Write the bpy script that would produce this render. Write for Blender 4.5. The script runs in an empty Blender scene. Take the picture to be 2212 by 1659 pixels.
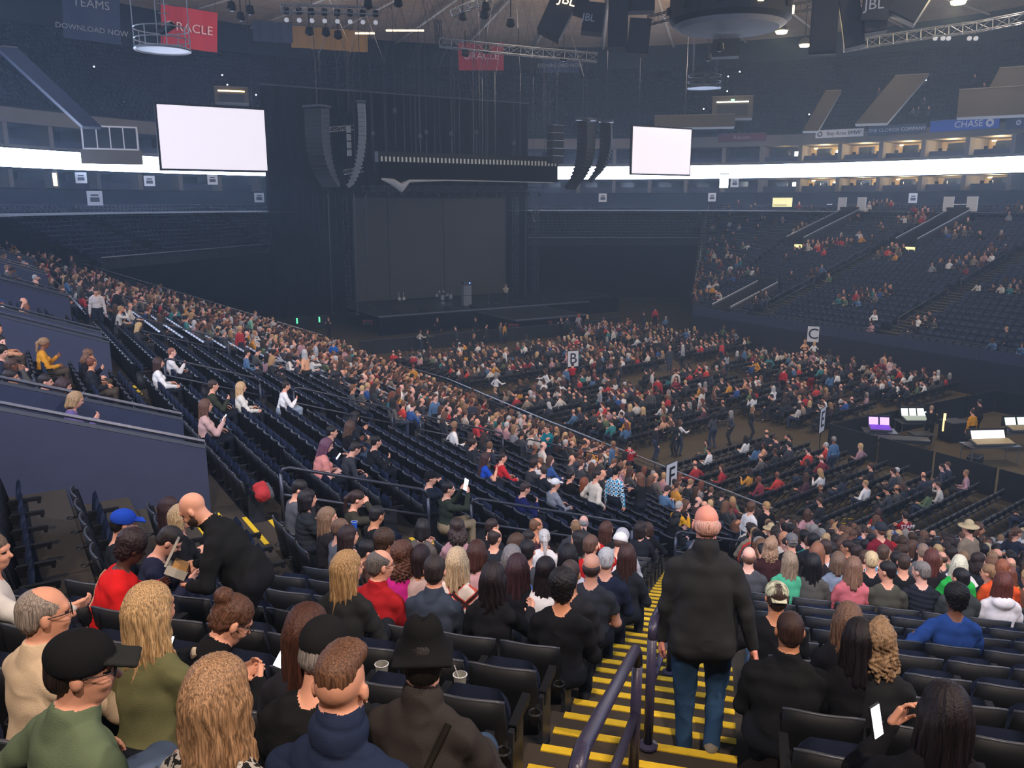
import bpy, math, random
import numpy as np
from mathutils import Vector, Matrix

R0 = random.Random(7)
pi = math.pi
# ------------------------------------------------------------------ camera
# world axes: +Y runs down the arena towards the stage, +X across it; the floor is z = 0
EYE = np.array([0.0, 0.0, 11.5]); YAW = math.radians(31); PITCH = math.radians(12.25); FOC = 1790.0
sc = bpy.context.scene
cam = bpy.data.objects.new('camera', bpy.data.cameras.new('camera'))
sc.collection.objects.link(cam)
cam.location = EYE; cam.rotation_euler = (pi/2-PITCH, 0, -YAW)
cam.data.sensor_width = 36; cam.data.lens = 36*FOC/2212; cam.data.clip_start = 0.1; cam.data.clip_end = 500
sc.camera = cam
w = bpy.data.worlds.new('dark_hall_air'); sc.world = w; w.use_nodes = True
w.node_tree.nodes['Background'].inputs[0].default_value = (0.5, 0.6, 0.8, 1)
w.node_tree.nodes['Background'].inputs[1].default_value = 0.010
sc.view_settings.view_transform = 'Standard'; sc.view_settings.look = 'None'
sc.view_settings.exposure = 0.0; sc.view_settings.gamma = 1.0; sc.view_settings.use_curve_mapping = False
cy = sc.cycles
cy.max_bounces = 5; cy.diffuse_bounces = 3; cy.glossy_bounces = 2; cy.transmission_bounces = 4
cy.volume_bounces = 0; cy.transparent_max_bounces = 6; cy.caustics_reflective = False; cy.caustics_refractive = False
cy.use_denoising = True; cy.sample_clamp_indirect = 4.0; cy.use_light_tree = True
RIBBON = 22.0; HAZE = 0.0020

C = sc.collection
def lin(c):
    if isinstance(c, str):
        c = [int(c[i:i+2], 16)/255 for i in (0, 2, 4)]
    return [x/12.92 if x <= .04045 else ((x+.055)/1.055)**2.4 for x in c]
def light(name, kind, loc, energy, color, size=1.0, aim=None, spot=None, blend=.5):
    d = bpy.data.lights.new(name, kind); d.energy = energy; d.color = color
    if kind == 'AREA': d.size = size
    else: d.shadow_soft_size = size
    if spot: d.spot_size = math.radians(spot); d.spot_blend = blend
    o = bpy.data.objects.new(name, d); C.objects.link(o); o.location = loc
    if aim is not None:
        o.rotation_euler = (Vector(aim)-Vector(loc)).to_track_quat('-Z', 'Y').to_euler()
    return o
# the arena's house lights under the roof: (place, aimed at, watts, cone, colour)
WARM = (1.0, .80, .62); PINKY = (1.0, .82, .72)
HOUSE_AND_FILL = [((-4, -7, 27), (2, 4, 8.5), 15000, 80, PINKY), ((14, -9, 28), (6, 5, 8), 14000, 75, PINKY),
         ((-12, 10, 28), (2, 18, 6), 9000, 80, PINKY), ((20, 22, 30), (22, 34, 0), 11000, 95, WARM),
         ((46, 24, 30), (36, 34, 0), 13000, 95, WARM), ((8, 40, 29), (10, 44, 3), 4000, 90, PINKY),
         ((30, 50, 30), (28, 44, 0), 8000, 90, WARM), ((60, 34, 30), (60, 40, 5), 5200, 90, WARM)]
# made-up fill spots thrown up at the roof boards to brighten them
HOUSE_AND_FILL += [((24, 66, 27), (20, 78, 33), 7600, 150, WARM), ((52, 60, 27), (56, 76, 33), 7600, 150, WARM), ((62, 40, 26.5), (74, 50, 33), 5200, 150, WARM), ((40, 40, 26), (44, 60, 33), 5600, 150, WARM)]
for hp, ha, he, hs, hc in HOUSE_AND_FILL:
    light('house_light', 'SPOT', hp, he, hc, .5, ha, hs, .7)

# ------------------------------------------------------------------ pixel sight lines (only used to measure places)
def ray(px, py):
    x = (px-1106)/FOC; y = -(py-829.5)/FOC; cp, sp, cw, sw = math.cos(PITCH), math.sin(PITCH), math.cos(YAW), math.sin(YAW)
    Y = cp+y*sp; Z = -sp+y*cp
    return np.array([x*cw+Y*sw, -x*sw+Y*cw, Z])
def at_z(px, py, z):
    r = ray(px, py); return EYE+r*(z-EYE[2])/r[2]
def at_y(px, py, y):
    r = ray(px, py); return EYE+r*y/r[1]
def at_d(px, py, d):
    r = ray(px, py); return EYE+r*d/math.hypot(r[0], r[1])
def proj(p):
    p = np.atleast_2d(p)-EYE; cp, sp, cw, sw = math.cos(PITCH), math.sin(PITCH), math.cos(YAW), math.sin(YAW)
    X = p[:, 0]*cw-p[:, 1]*sw; Y = p[:, 0]*sw+p[:, 1]*cw
    d = Y*cp-p[:, 2]*sp; u = Y*sp+p[:, 2]*cp; dd = np.where(d > .05, d, .05)
    return np.stack([1106+FOC*X/dd, 829.5-FOC*u/dd, d], 1)

# ------------------------------------------------------------------ materials
MATS = {}
def mat(name, col, rough=.75, metal=0., noise=.15, scale=6., bump=0., bscale=60., emit=None, estr=0., kind=None, spec=.3):
    if name in MATS: return MATS[name]
    m = bpy.data.materials.new(name); m.use_nodes = True; nt = m.node_tree; b = nt.nodes['Principled BSDF']
    c = lin(col); N = nt.nodes.new; L = nt.links.new
    b.inputs['Roughness'].default_value = rough; b.inputs['Metallic'].default_value = metal
    b.inputs['Specular IOR Level'].default_value = spec
    tc = N('ShaderNodeTexCoord')
    if emit is None:
        n = N('ShaderNodeTexNoise'); n.inputs['Scale'].default_value = scale; n.inputs['Detail'].default_value = 3
        mp = N('ShaderNodeMapping'); L(tc.outputs['Object'], mp.inputs[0]); L(mp.outputs[0], n.inputs['Vector'])
        if kind == 'hair': mp.inputs['Scale'].default_value = (14, 14, .7); n.inputs['Scale'].default_value = scale
        r = N('ShaderNodeMix'); r.data_type = 'RGBA'; L(n.outputs[0], r.inputs[0])
        r.inputs[6].default_value = [x*(1-noise) for x in c]+[1]; r.inputs[7].default_value = [min(1, x*(1+noise)+.003*noise) for x in c]+[1]
        if kind == 'hair':
            cr = N('ShaderNodeMapRange'); cr.inputs[1].default_value = .35; cr.inputs[2].default_value = .65
            L(n.outputs[0], cr.inputs[0]); L(cr.outputs[0], r.inputs[0])
        L(r.outputs[2], b.inputs['Base Color'])
        if bump:
            n2 = N('ShaderNodeTexNoise'); n2.inputs['Scale'].default_value = bscale; L(mp.outputs[0], n2.inputs['Vector'])
            bp = N('ShaderNodeBump'); bp.inputs['Strength'].default_value = bump; bp.inputs['Distance'].default_value = .01
            L(n2.outputs[0], bp.inputs['Height']); L(bp.outputs[0], b.inputs['Normal'])
    else:
        b.inputs['Base Color'].default_value = (*c, 1)
        b.inputs['Emission Color'].default_value = (*lin(emit), 1); b.inputs['Emission Strength'].default_value = estr
    MATS[name] = m; return m
def cloth(h, pattern=None): return mat('cloth_'+h, h, .9, noise=.12, scale=9, bump=.25, bscale=220, spec=.1)
def hairm(h): return mat('hair_'+h, h, .5, noise=.55, scale=14, bump=.5, bscale=18, kind='hair', spec=.35)
def skinm(h): return mat('skin_'+h, h, .55, noise=.06, scale=12, bump=.05, bscale=160, spec=.35)

M_BLACK = mat('black_plastic', '101114', .55, noise=.2); M_RIM = mat('seat_rim_plastic', '3c3f46', .38, noise=.15, spec=.5)  # rim grey is lightened to stand in for light along the seat tops
M_NAVY = mat('navy_upholstery', '20273a', .9, noise=.2, scale=30, bump=.3, bscale=300, spec=.1)
M_CONC = mat('tread_concrete', '3a332b', .85, noise=.25, scale=2.5, bump=.3, bscale=30)
M_CONC2 = mat('dark_tier_concrete', '2c2d31', .85, noise=.25, scale=2.5)
M_WALLB = mat('blue_grey_painted_wall', '363a4e', .7, noise=.1, scale=3, bump=.1, bscale=60)
M_YEL = mat('yellow_nosing_paint', 'd9b429', .6, noise=.2, scale=14, bump=.2, bscale=90)
M_RAILP = mat('purple_navy_rail_paint', '37334a', .35, noise=.15, scale=20, bump=.15, bscale=120, spec=.5)
M_RAIL = mat('dark_rail_steel', '3b3e48', .35, .4, noise=.1, spec=.5); M_STEEL = mat('bright_galvanised_steel', '9a9ca0', .3, .8, noise=.1)
M_FLOOR = mat('arena_floor_cover', '463c2b', .75, noise=.25, scale=1.2, bump=.15, bscale=8)
M_DRAPE = mat('black_drape', '0c0e12', .95, noise=.3, scale=.6, bump=.4, bscale=4, spec=.05)
M_SUITE = mat('suite_front_concrete', '6a645c', .8, noise=.15, scale=.8); M_TAN = mat('vomitory_tan_wall', '4c463b', .8, noise=.12, scale=.7)
M_BRIGHT = mat('polished_rail', 'e6eaf2', .25, .5, noise=.05, spec=.8)
M_WHITE = mat('white_board', 'd8d8d8', .6, noise=.05); M_INK = mat('black_ink', '101012', .6, noise=.05)
M_GLASS = mat('dark_window_glass', '20262e', .15, noise=.05, spec=.6)
M_TRUSS = mat('aluminium_truss', 'b0b2b5', .35, .6, noise=.1); M_SPK = mat('loudspeaker_black', '232428', .6, noise=.2, scale=2)
M_WARML = mat('warm_lit_lamp', 'ffffff', emit='ffd58a', estr=26); M_WARMR = mat('warm_lit_suite_lamp', 'ffffff', emit='ffe0a0', estr=6)
M_TV = mat('lit_tv_screen', 'ffffff', emit='f4f8e8', estr=5)

# ------------------------------------------------------------------ mesh builder
class MB:
    def __init__(s): s.v = []; s.f = []; s.m = []
    def add(s, v, f, m=0):
        o = len(s.v); s.v += [tuple(map(float, p)) for p in v]; s.f += [tuple(i+o for i in q) for q in f]; s.m += [m]*len(f); return s
    def box(s, c, d, m=0, rz=0., rx=0.):
        x, y, z = d[0]/2, d[1]/2, d[2]/2; P = []
        for a in (-x, x):
            for b in (-y, y):
                for e in (-z, z):
                    yy, zz = b*math.cos(rx)-e*math.sin(rx), b*math.sin(rx)+e*math.cos(rx)
                    P.append((c[0]+a*math.cos(rz)-yy*math.sin(rz), c[1]+a*math.sin(rz)+yy*math.cos(rz), c[2]+zz))
        return s.add(P, [(0, 1, 3, 2), (4, 6, 7, 5), (0, 4, 5, 1), (2, 3, 7, 6), (0, 2, 6, 4), (1, 5, 7, 3)], m)
    def tube(s, pts, r, n=6, m=0, cap=True):
        pts = [Vector(p) for p in pts]; rr = r if isinstance(r, (list, tuple)) else [r]*len(pts); V = []; up = Vector((0, 0, 1))
        for i, p in enumerate(pts):
            t = (pts[min(i+1, len(pts)-1)]-pts[max(i-1, 0)])
            t = t.normalized() if t.length > 1e-9 else Vector((0, 0, 1))
            a = t.cross(up if abs(t.z) < .95 else Vector((1, 0, 0))).normalized(); b = t.cross(a)
            for k in range(n):
                th = 2*pi*k/n; V.append(p+(a*math.cos(th)+b*math.sin(th))*rr[i])
        F = [(i*n+k, i*n+(k+1) % n, (i+1)*n+(k+1) % n, (i+1)*n+k) for i in range(len(pts)-1) for k in range(n)]
        if cap: F += [tuple(range(n))[::-1], tuple((len(pts)-1)*n+k for k in range(n))]
        return s.add(V, F, m)
    def lathe(s, prof, c=(0, 0, 0), n=16, m=0):
        V = [(c[0]+r*math.cos(2*pi*k/n), c[1]+r*math.sin(2*pi*k/n), c[2]+z) for r, z in prof for k in range(n)]
        F = [(i*n+k, i*n+(k+1) % n, (i+1)*n+(k+1) % n, (i+1)*n+k) for i in range(len(prof)-1) for k in range(n)]
        return s.add(V, F, m)
    def slab(s, quad, t, m=0):                      # quad of four points thickened along its normal by t
        q = [Vector(p) for p in quad]; nr = (q[1]-q[0]).cross(q[3]-q[0]).normalized()*t
        return s.add([*q, *[p+nr for p in q]], [(3, 2, 1, 0), (4, 5, 6, 7), (0, 1, 5, 4), (1, 2, 6, 5), (2, 3, 7, 6), (3, 0, 4, 7)], m)
    def mesh(s, name, mats, smooth=False):
        me = bpy.data.meshes.new(name); me.from_pydata(s.v, [], s.f)
        for x in (mats if isinstance(mats, (list, tuple)) else [mats]): me.materials.append(x)
        me.polygons.foreach_set('material_index', s.m)
        if smooth: me.polygons.foreach_set('use_smooth', [True]*len(s.f))
        me.update(); return me
def link(name, data, parent=None, loc=None, rz=None, **props):
    o = bpy.data.objects.new(name, data); C.objects.link(o)
    if parent is not None: o.parent = parent
    if loc is not None: o.location = loc
    if rz is not None: o.rotation_euler = (0, 0, rz)
    for k, v in props.items(): o[k] = v
    return o
def thing(name, label, cat, loc=(0, 0, 0), rz=0., group=None):
    o = link(name, None, loc=loc, rz=rz, label=label, category=cat)
    if group: o['group'] = group
    return o
def copy_tree(o, loc=None, rz=None, parent=None, kids=None, **props):
    c = o.copy(); C.objects.link(c); c.parent = parent
    if loc is not None: c.location = loc
    if rz is not None: c.rotation_euler = (0, 0, rz)
    for k, v in props.items(): c[k] = v
    for ch in (kids or KIDS).get(o.name, []): copy_tree(ch, parent=c, kids=kids)
    return c
KIDS = {}
def kid(parent, name, mb, mats, smooth=False, **props):
    o = link(name, mb.mesh(name, mats, smooth) if isinstance(mb, MB) else mb, parent, **props)
    KIDS.setdefault(parent.name, []).append(o); return o
def struct(name, mb, mats, parent=None, smooth=False):
    return link(name, mb.mesh(name, mats, smooth), parent, **({'kind': 'structure'} if parent is None else {}))
def text(s, size, loc, right, up, m, parent, name='lettering', ext=.01, ax='CENTER'):
    cu = bpy.data.curves.new(name, 'FONT'); cu.body = s; cu.size = size; cu.extrude = ext; cu.align_x = ax; cu.align_y = 'CENTER'; cu.resolution_u = 3
    cu.materials.append(m); r = Vector(right).normalized(); u = Vector(up); n = r.cross(u).normalized(); u = n.cross(r)
    o = link(name, cu, parent)
    M = Matrix((r, u, n)).transposed().to_4x4(); M.translation = Vector(loc); o.matrix_basis = M; return o
def bake(bases, T, name, mats, vcol=None, attr='tint'):
    """join many copies into one mesh: bases = [(V, F(list), matidx)], T = [(base index, 3x3, offset)]"""
    Vs, Ls, LT, MI, off = [], [], [], [], 0; cols = []
    by = {}
    for i, t in enumerate(T): by.setdefault(t[0], []).append(i)
    for b, idx in by.items():
        V, F, M = bases[b][:3]; V = np.asarray(V, float); nv = len(V)
        lt = np.array([len(f) for f in F]); li = np.array([x for f in F for x in f]); mi = np.array(M)
        A = np.stack([T[i][1] for i in idx]); O = np.stack([T[i][2] for i in idx])
        W = np.einsum('nij,vj->nvi', A, V)+O[:, None, :]; n = len(idx)
        Vs.append(W.reshape(-1, 3)); Ls.append((li[None]+off+np.arange(n)[:, None]*nv).ravel())
        LT.append(np.tile(lt, n)); MI.append(np.tile(mi, n)); off += n*nv
        if vcol is not None:
            lab = np.array(bases[b][3])                    # label per face -> colour row of that instance
            pc = np.stack([vcol[i] for i in idx])[:, lab]  # n x faces x 3
            cols.append(np.repeat(pc.reshape(-1, 3), np.tile(lt, n), axis=0))
    V = np.concatenate(Vs); L = np.concatenate(Ls); LT = np.concatenate(LT); MI = np.concatenate(MI)
    me = bpy.data.meshes.new(name); me.vertices.add(len(V)); me.vertices.foreach_set('co', V.ravel())
    me.loops.add(len(L)); me.loops.foreach_set('vertex_index', L.astype(np.int32))
    me.polygons.add(len(LT)); st = np.concatenate([[0], np.cumsum(LT)[:-1]])
    me.polygons.foreach_set('loop_start', st.astype(np.int32)); me.polygons.foreach_set('loop_total', LT.astype(np.int32))
    me.polygons.foreach_set('material_index', MI.astype(np.int32))
    for x in mats: me.materials.append(x)
    me.update(calc_edges=True)
    if vcol is not None:
        a = me.color_attributes.new(attr, 'FLOAT_COLOR', 'CORNER'); cc = np.concatenate(cols)
        a.data.foreach_set('color', np.concatenate([cc, np.ones((len(cc), 1))], 1).astype(np.float32).ravel())
        me.polygons.foreach_set('use_smooth', np.ones(len(LT), bool))
    return me
def rotz(a): c, s = math.cos(a), math.sin(a); return np.array([[c, -s, 0], [s, c, 0], [0, 0, 1.]])
def yaw_of(f): return math.atan2(-f[0], f[1])
# ================================================================== THE BOWL
struct('floor', MB().box((38, 40, -.1), (130, 130, .2)), M_FLOOR)
UA = np.array([.719, .695]); RA = np.array([.695, -.719])      # corner section: down the stairs / along a row to the right
NOS = 5.15; ROWD = .84; RISE = .2856
def A_pt(D, e, z=None):
    p = UA*D+RA*e; return np.array([p[0], p[1], z if z is not None else 9.45-.34*D])
class Block:
    def __init__(s, name, fl, fr, bl, br, n, face, aisles=(), axis=None, kf=0):
        s.name = name; s.q = [np.array(x, float) for x in (fl, fr, bl, br)]; s.n = n
        s.f = np.array(face, float)/np.hypot(*face); s.yaw = yaw_of(s.f); s.aisles = aisles; s.axis = axis; s.kf = kf
    def row(s, t):
        a = s.q[0]*(1-t)+s.q[2]*t; b = s.q[1]*(1-t)+s.q[3]*t; return a, b
    def tread(s, k):          # nosing line, back line, z
        a, b = s.row(k/s.n); c, d = s.row((k+1)/s.n); return a, b, c, d
    def z(s, k, u): a, b = s.row(k/s.n); return a[2]*(1-u)+b[2]*u
    def build(s, matl, drop=0.0):
        m = MB()
        for k in range(s.n):
            a, b, c, d = s.tread(k); A2, B2 = c.copy(), d.copy(); A2[2] = a[2]; B2[2] = b[2]
            m.add([a, b, B2, A2], [(0, 1, 2, 3)]); m.add([A2, B2, d, c], [(0, 1, 2, 3)])
            for p, q in ((a, A2), (b, B2)):
                lo1, lo2 = p.copy(), q.copy(); lo1[2] = lo2[2] = drop; m.add([p, q, lo2, lo1], [(0, 1, 2, 3)])
        a, b = s.q[0].copy(), s.q[1].copy(); a0, b0 = a.copy(), b.copy(); a0[2] = b0[2] = drop
        m.add([a, b, b0, a0], [(0, 1, 2, 3)], 1)
        return struct('floor_tier_'+s.name, m, [matl, mat('dark_floor_wall', '24262e', .8, noise=.1) if s.name in 'g f' else M_DRAPE])
    def hit(s, px, py, h):     # where a sight line meets the slope raised by h
        P = s.q; n = np.cross(P[1]-P[0], P[2]-P[0]); n = n/np.linalg.norm(n); m = np.cross(P[1]-P[0], P[3]-P[0]); n = n+m/np.linalg.norm(m)
        r = ray(px, py); o = EYE-np.array([0, 0, h]); return o+r*np.dot(P[0]-o, n)/np.dot(r, n)
    def seats(s, pitch=.54, off=.63):
        out = []
        for k in range(s.kf, s.n):
            a, b = s.row((k+off)/s.n); za, zb = s.row(k/s.n); d = b[:2]-a[:2]; Ln = np.hypot(*d); dv = d/Ln
            if s.axis is not None: base = np.dot(a[:2], s.axis)
            n = int((Ln-.3)/pitch); st = (Ln-n*pitch)/2+pitch/2
            if s.name == 'corner': st = ((-1.45-base) % pitch) if True else st
            for i in range(n):
                x = st+i*pitch
                if x > Ln-.25: continue
                p = a[:2]+dv*x; u = x/Ln; z = za[2]*(1-u)+zb[2]*u
                if s.name == 'g':
                    if u > .86: continue
                elif s.axis is not None:
                    c = np.dot(p, s.axis)
                    if any(abs(c-ac) < wd/2+.25 for ac, wd in s.aisles): continue
                out.append((p[0], p[1], z, s.yaw, k, i, s.name))
        return out
zf = 9.45-.34*26.99
def cut(D):   # corner rows end on the mitre with the left stand
    # mitre: from (21.3,17.6) towards (-7.1,5.8)
    t = (27.5-D)/27.5; return np.array([21.3-27.5*t, 17.6-12.0*t])
def A_line(D):
    # left end where the row meets the mitre, right end well out of frame
    best = None
    m0, m1 = np.array([21.5, 17.2]), np.array([-7.1, 5.76])
    d = m1-m0; t = (D-np.dot(m0, UA))/np.dot(d, UA); return m0+d*t
a0, a1 = A_line(26.99), A_line(26.99-.84*33)
r0 = UA*26.99+RA*9.5; r1 = UA*(26.99-.84*33)+RA*9.5
bA = Block('corner', (*a0, zf), (*r0, zf), (*a1, zf+RISE*33), (*r1, zf+RISE*33), 33, UA, [(-.47, 1.36)], RA)
bB = Block('side', (20.5, 63, .3), (21.5, 17.3, .1), (-9.1, 78, 11.0), (-7.1, 5.76, 9.8), 34, (1, 0), [(12.75, 1.3), (24.05, 1.3), (35.1, 1.3), (46.1, 1.3)], np.array([0, 1.]))
bC = Block('far_left', (23.5, 88.8, 6.5), (6.1, 71.9, 6.5), (19.2, 99.3, 10.9), (-1.4, 79.3, 10.9), 13, (.707, -.707), [(18, 1.3), (25, 1.2)], np.array([.707, .707])-0)
bD = Block('far_end', (54, 90, 6.5), (23.5, 88.8, 6.5), (59.4, 99.9, 10.9), (19.2, 99.3, 10.9), 13, (0, -1), [(38, 1.3)], np.array([1., 0]))
bE = Block('far_right', (74.8, 77, 6.5), (54, 90, 6.5), (81, 86, 10.9), (59.4, 99.9, 10.9), 13, (-.53, -.85), [(-2.5, 1.3)], np.array([.85, -.53]))
bF = Block('f', (50, -12, 2.2), (50, 53, 2.2), (76, -20, 10.9), (78, 62, 10.9), 30, (-1, 0), [(46.6, 1.3), (34.9, 1.3), (24, 1.3), (12, 1.3)], np.array([0, 1.]))
bG = Block('g', (50, 53, 2.2), (60, 63.5, 2.2), (78, 62, 10.9), (81.5, 85.5, 10.9), 30, (-.85, -.53), [], np.array([.53, .85]))
BL = {b.name: b for b in (bA, bB, bC, bD, bE, bF, bG)}
bC.aisles = [(np.dot((12, 78), bC.axis), 1.3)]
for b in BL.values(): b.build(M_CONC if b.name in ('corner', 'side') else M_CONC2)

# concourse deck behind the lower bowl and the outer walls (circle round the arena's middle)
CX, CY = 35.7, 46.0
def ringpt(R, a): return (CX+R*math.cos(a), CY+R*math.sin(a))
NEAR = math.atan2(-46, -35.7)
def arcs(a0, a1, n): return [a0+(a1-a0)*i/n for i in range(n+1)]
FAR = arcs(NEAR+math.radians(62), NEAR+math.radians(298), 96)   # everything but the part round the camera
FULL = arcs(0, 2*pi, 128)
def ring(m, A, R1, z1, R2, z2, mi=0):
    for i in range(len(A)-1):
        p, q = ringpt(R1, A[i]), ringpt(R1, A[i+1]); u, v = ringpt(R2, A[i]), ringpt(R2, A[i+1])
        m.add([(*p, z1), (*q, z1), (*v, z2), (*u, z2)], [(0, 1, 2, 3)], mi)
m = MB(); ring(m, FAR, 38, 10.75, 66, 10.8); struct('floor_concourse', m, M_CONC2)
m = MB(); ring(m, FAR, 58, 10.8, 58, 12.9); ring(m, FAR, 58, 12.9, 55, 12.9); ring(m, FAR, 55, 12.9, 55, 13.2); struct('wall_lower_level', m, M_WALLB)
m = MB(); ring(m, FAR, 53.4, 14.55, 58, 14.55); ring(m, FAR, 59, 12.9, 59, 14.6); ring(m, FAR, 53.3, 16.5, 58, 16.5); ring(m, FAR, 59, 16.5, 59, 18.5)
ring(m, FAR, 53.3, 16.3, 53.3, 16.6); ring(m, FAR, 53.2, 18.45, 59, 18.45); struct('wall_suite_level', m, M_SUITE)
m = MB(); ring(m, FAR, 53.2, 18.45, 53.2, 19.7); ring(m, FAR, 53.2, 19.7, 54, 19.7); struct('wall_fascia', m, M_SUITE)
# LED ribbon round the whole bowl
rib = thing('led_ribbon_board', 'glowing white ribbon display running round the bowl below the suites', 'display')
m = MB(); ring(m, FULL, 53.0, 14.65, 53.0, 16.25)
def flipn(m): m.f = [q[::-1] for q in m.f]; return m
M_RIB = mat('led_ribbon_white', 'ffffff', emit='c2d6ff', estr=RIBBON)
kid(rib, 'lit_face', m, M_RIB)
m = MB(); ring(m, FULL, 53.05, 14.55, 53.05, 16.35); ring(m, FULL, 52.98, 16.25, 53.3, 16.35); ring(m, FULL, 52.98, 14.65, 53.3, 14.55)
kid(rib, 'housing', m, M_BLACK)
# upper deck: stepped rows up into the dark
m = MB(); NU = 18
for k in range(NU):
    Ra, Rb = 54+k*1.05, 54+(k+1)*1.05; za = 19.7+k*.62
    ring(m, FAR, Ra, za, Rb, za); ring(m, FAR, Rb, za, Rb, za+.62)
ring(m, FAR, 73, 30.7, 73, 40)
struct('floor_upper_deck', m, mat('upper_deck_dark', '22262d', 1., noise=.2, scale=.5))
# suites: dividing piers, sofas of seats, lit rooms on the right hand side
def suite_row(zl, zh, nm, lit):
    n = 0
    for i in range(0, 96, 2):
        a = FAR[i]; p = ringpt(55.5, a); px, py, d = proj((p[0], p[1], (zl+zh)/2))[0]
        if d < 10 or px < -60 or px > 2280 or 560 < px < 1180: continue
        an = a; n += 1
        link('wall_pier', MB().box((0, 0, 0), (4.6, .45, zh-zl)).mesh('wall_pier', M_SUITE), loc=(p[0], p[1], (zl+zh)/2), rz=an, kind='structure')
        # front balustrade and dark window of the suite
        a2 = FAR[i+1]; q = ringpt(56.8, a2)
        warm = lit and px > 1760
        t = thing('suite_room', 'suite room %s, %s tier, bay %d from the left of those in view' % ('lit warm yellow' if warm else 'left dark', nm, n), 'suite', (q[0], q[1], zl), a2+pi/2)
        kid(t, 'balustrade', MB().box((0, 2.3, .35), (4.4, .1, .7)), M_WALLB)
        kid(t, 'back_wall', MB().box((0, -1.2, (zh-zl)/2), (4.6, .12, zh-zl)), mat('suite_cream_wall', 'a8916a', .8) if warm else M_CONC2)
        kid(t, 'glass_panel', MB().box((.6, -.9, (zh-zl)/2+.15), (1.7, .05, (zh-zl)*.62)), M_GLASS)
        if warm or (lit and px > 1600 and n % 3 == 0):
            kid(t, 'wall_television', MB().box((-1.2, -1.0, (zh-zl)*.62), (.85, .08, .55)), M_TV)
            kid(t, 'cove_lamp', MB().box((1.6 if n % 2 else -1.9, -.8, (zh-zl)*.9), (.35, .3, .12)), M_WARMR)
            if warm:
                for k in range(4): kid(t, 'bar_stool', MB().box((-1.5+k*.9, 1.6, .45), (.4, .4, .5)).box((-1.5+k*.9, 1.78, .8), (.4, .06, .45)), M_BLACK)
            light('suite_lamp', 'POINT', (*ringpt(55.2, a2), zh-.5), 420 if warm else 60, (1, .78, .45), .25)
suite_row(12.95, 14.5, 'lower', True); suite_row(16.5, 18.4, 'upper', True)

# roof: disc of acoustic boards with radial slats
M_CEIL = mat('ceiling_boards', 'b5a797', .8, noise=.2, scale=.25)
ROOFR = 57.5
m = MB(); ring(m, FULL, .5, 31.6, ROOFR, 31.6); ring(m, FULL, ROOFR, 31.6, ROOFR, 33.5)
ceil = struct('ceiling', m, M_CEIL)
m = MB()   # boards: rings of slats hung just below the boards
for i in range(96):
    R = 8+i*.52
    if R > ROOFR-.3: break
    A = FULL
    for j in range(0, 128):
        a, b = A[j], A[j+1]; p = ringpt(R, (a+b)/2); dd = proj((p[0], p[1], 31.5))[0]
        if dd[2] < 20 or dd[1] > 140 or dd[1] < -60 or dd[0] < 200 or dd[0] > 2300: continue
        p, q = ringpt(R, a), ringpt(R, b); u, v = ringpt(R+.12, a), ringpt(R+.12, b)
        m.add([(*p, 31.45), (*q, 31.45), (*v, 31.45), (*u, 31.45), (*p, 31.6), (*q, 31.6)], [(0, 1, 2, 3), (0, 1, 5, 4)])
o = kid(ceil, 'slat', m, mat('ceiling_slat_wood', '7d6e60', .8, noise=.3, scale=.6)); o['kind'] = 'stuff'
for i in range(40):
    a = 2*pi*i/40; p = ringpt(ROOFR*.5+4, a); dd = proj((p[0], p[1], 31.3))[0]
    kid(ceil, 'beam', MB().tube([(*ringpt(6, a), 31.3), (*ringpt(ROOFR, a), 31.3)], .13, 4), M_CEIL)

# ---- vomitories: walls standing out of the slope with capped rails
def wallseg(par, nm, p, q, h, dpt=1.2, th=.18, m=M_WALLB, rail=True):
    """wall between two slope points, top h above the slope, foot dpt below it"""
    p, q = Vector(p), Vector(q); d = (q-p); nrm = Vector((d.y, -d.x, 0)).normalized()*th
    w = MB().add([p-Vector((0, 0, dpt)), q-Vector((0, 0, dpt)), q+Vector((0, 0, h)), p+Vector((0, 0, h)),
                  p-Vector((0, 0, dpt))+nrm, q-Vector((0, 0, dpt))+nrm, q+Vector((0, 0, h))+nrm, p+Vector((0, 0, h))+nrm],
                 [(0, 1, 2, 3), (7, 6, 5, 4), (3, 2, 6, 7), (0, 3, 7, 4), (1, 5, 6, 2)])
    kid(par, nm, w, m)
    if rail:
        o = Vector((0, 0, h+.12)); kid(par, 'top_rail', MB().tube([p+o+nrm*.5, q+o+nrm*.5], .035, 6), M_BRIGHT if m is M_CONC2 else M_RAIL)
        kid(par, 'coping', MB().tube([p+Vector((0, 0, h+.01))+nrm*.5, q+Vector((0, 0, h+.01))+nrm*.5], .05, 4), M_RIM)
def Bz(x, y):   # height of the side stand at a place
    q = bB.q; n = 40; lo, hi = 0., 1.
    for _ in range(n):
        t = (lo+hi)/2; a, b = bB.row(t); u = (y-a[1])/(b[1]-a[1]); xx = a[0]*(1-u)+b[0]*u
        if xx > x: lo = t
        else: hi = t
    return a[2]*(1-u)+b[2]*u
VOMS = [(13.65, 15.7, 2.4), (24.95, 27.0, 2.1), (35.95, 38.0, 1.8), (46.95, 49.0, 1.5), (56.5, 58.6, 1.2)]
for i, (y0, y1, x1) in enumerate(VOMS):
    t = thing('vomitory', ['blue-grey walled entry tunnel nearest the camera in the side stand', 'second blue-grey entry tunnel of the side stand, behind the woman in a white top',
              'third blue-grey entry tunnel of the side stand', 'fourth blue-grey entry tunnel of the side stand', 'farthest blue-grey entry tunnel of the side stand'][i], 'entry tunnel')
    for y in (y0, y1):
        wallseg(t, 'side_wall', (x1, y, Bz(x1, y)), (-6.5, y, Bz(x1, y)+.36*(x1+6.5)), 1.0)
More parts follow.
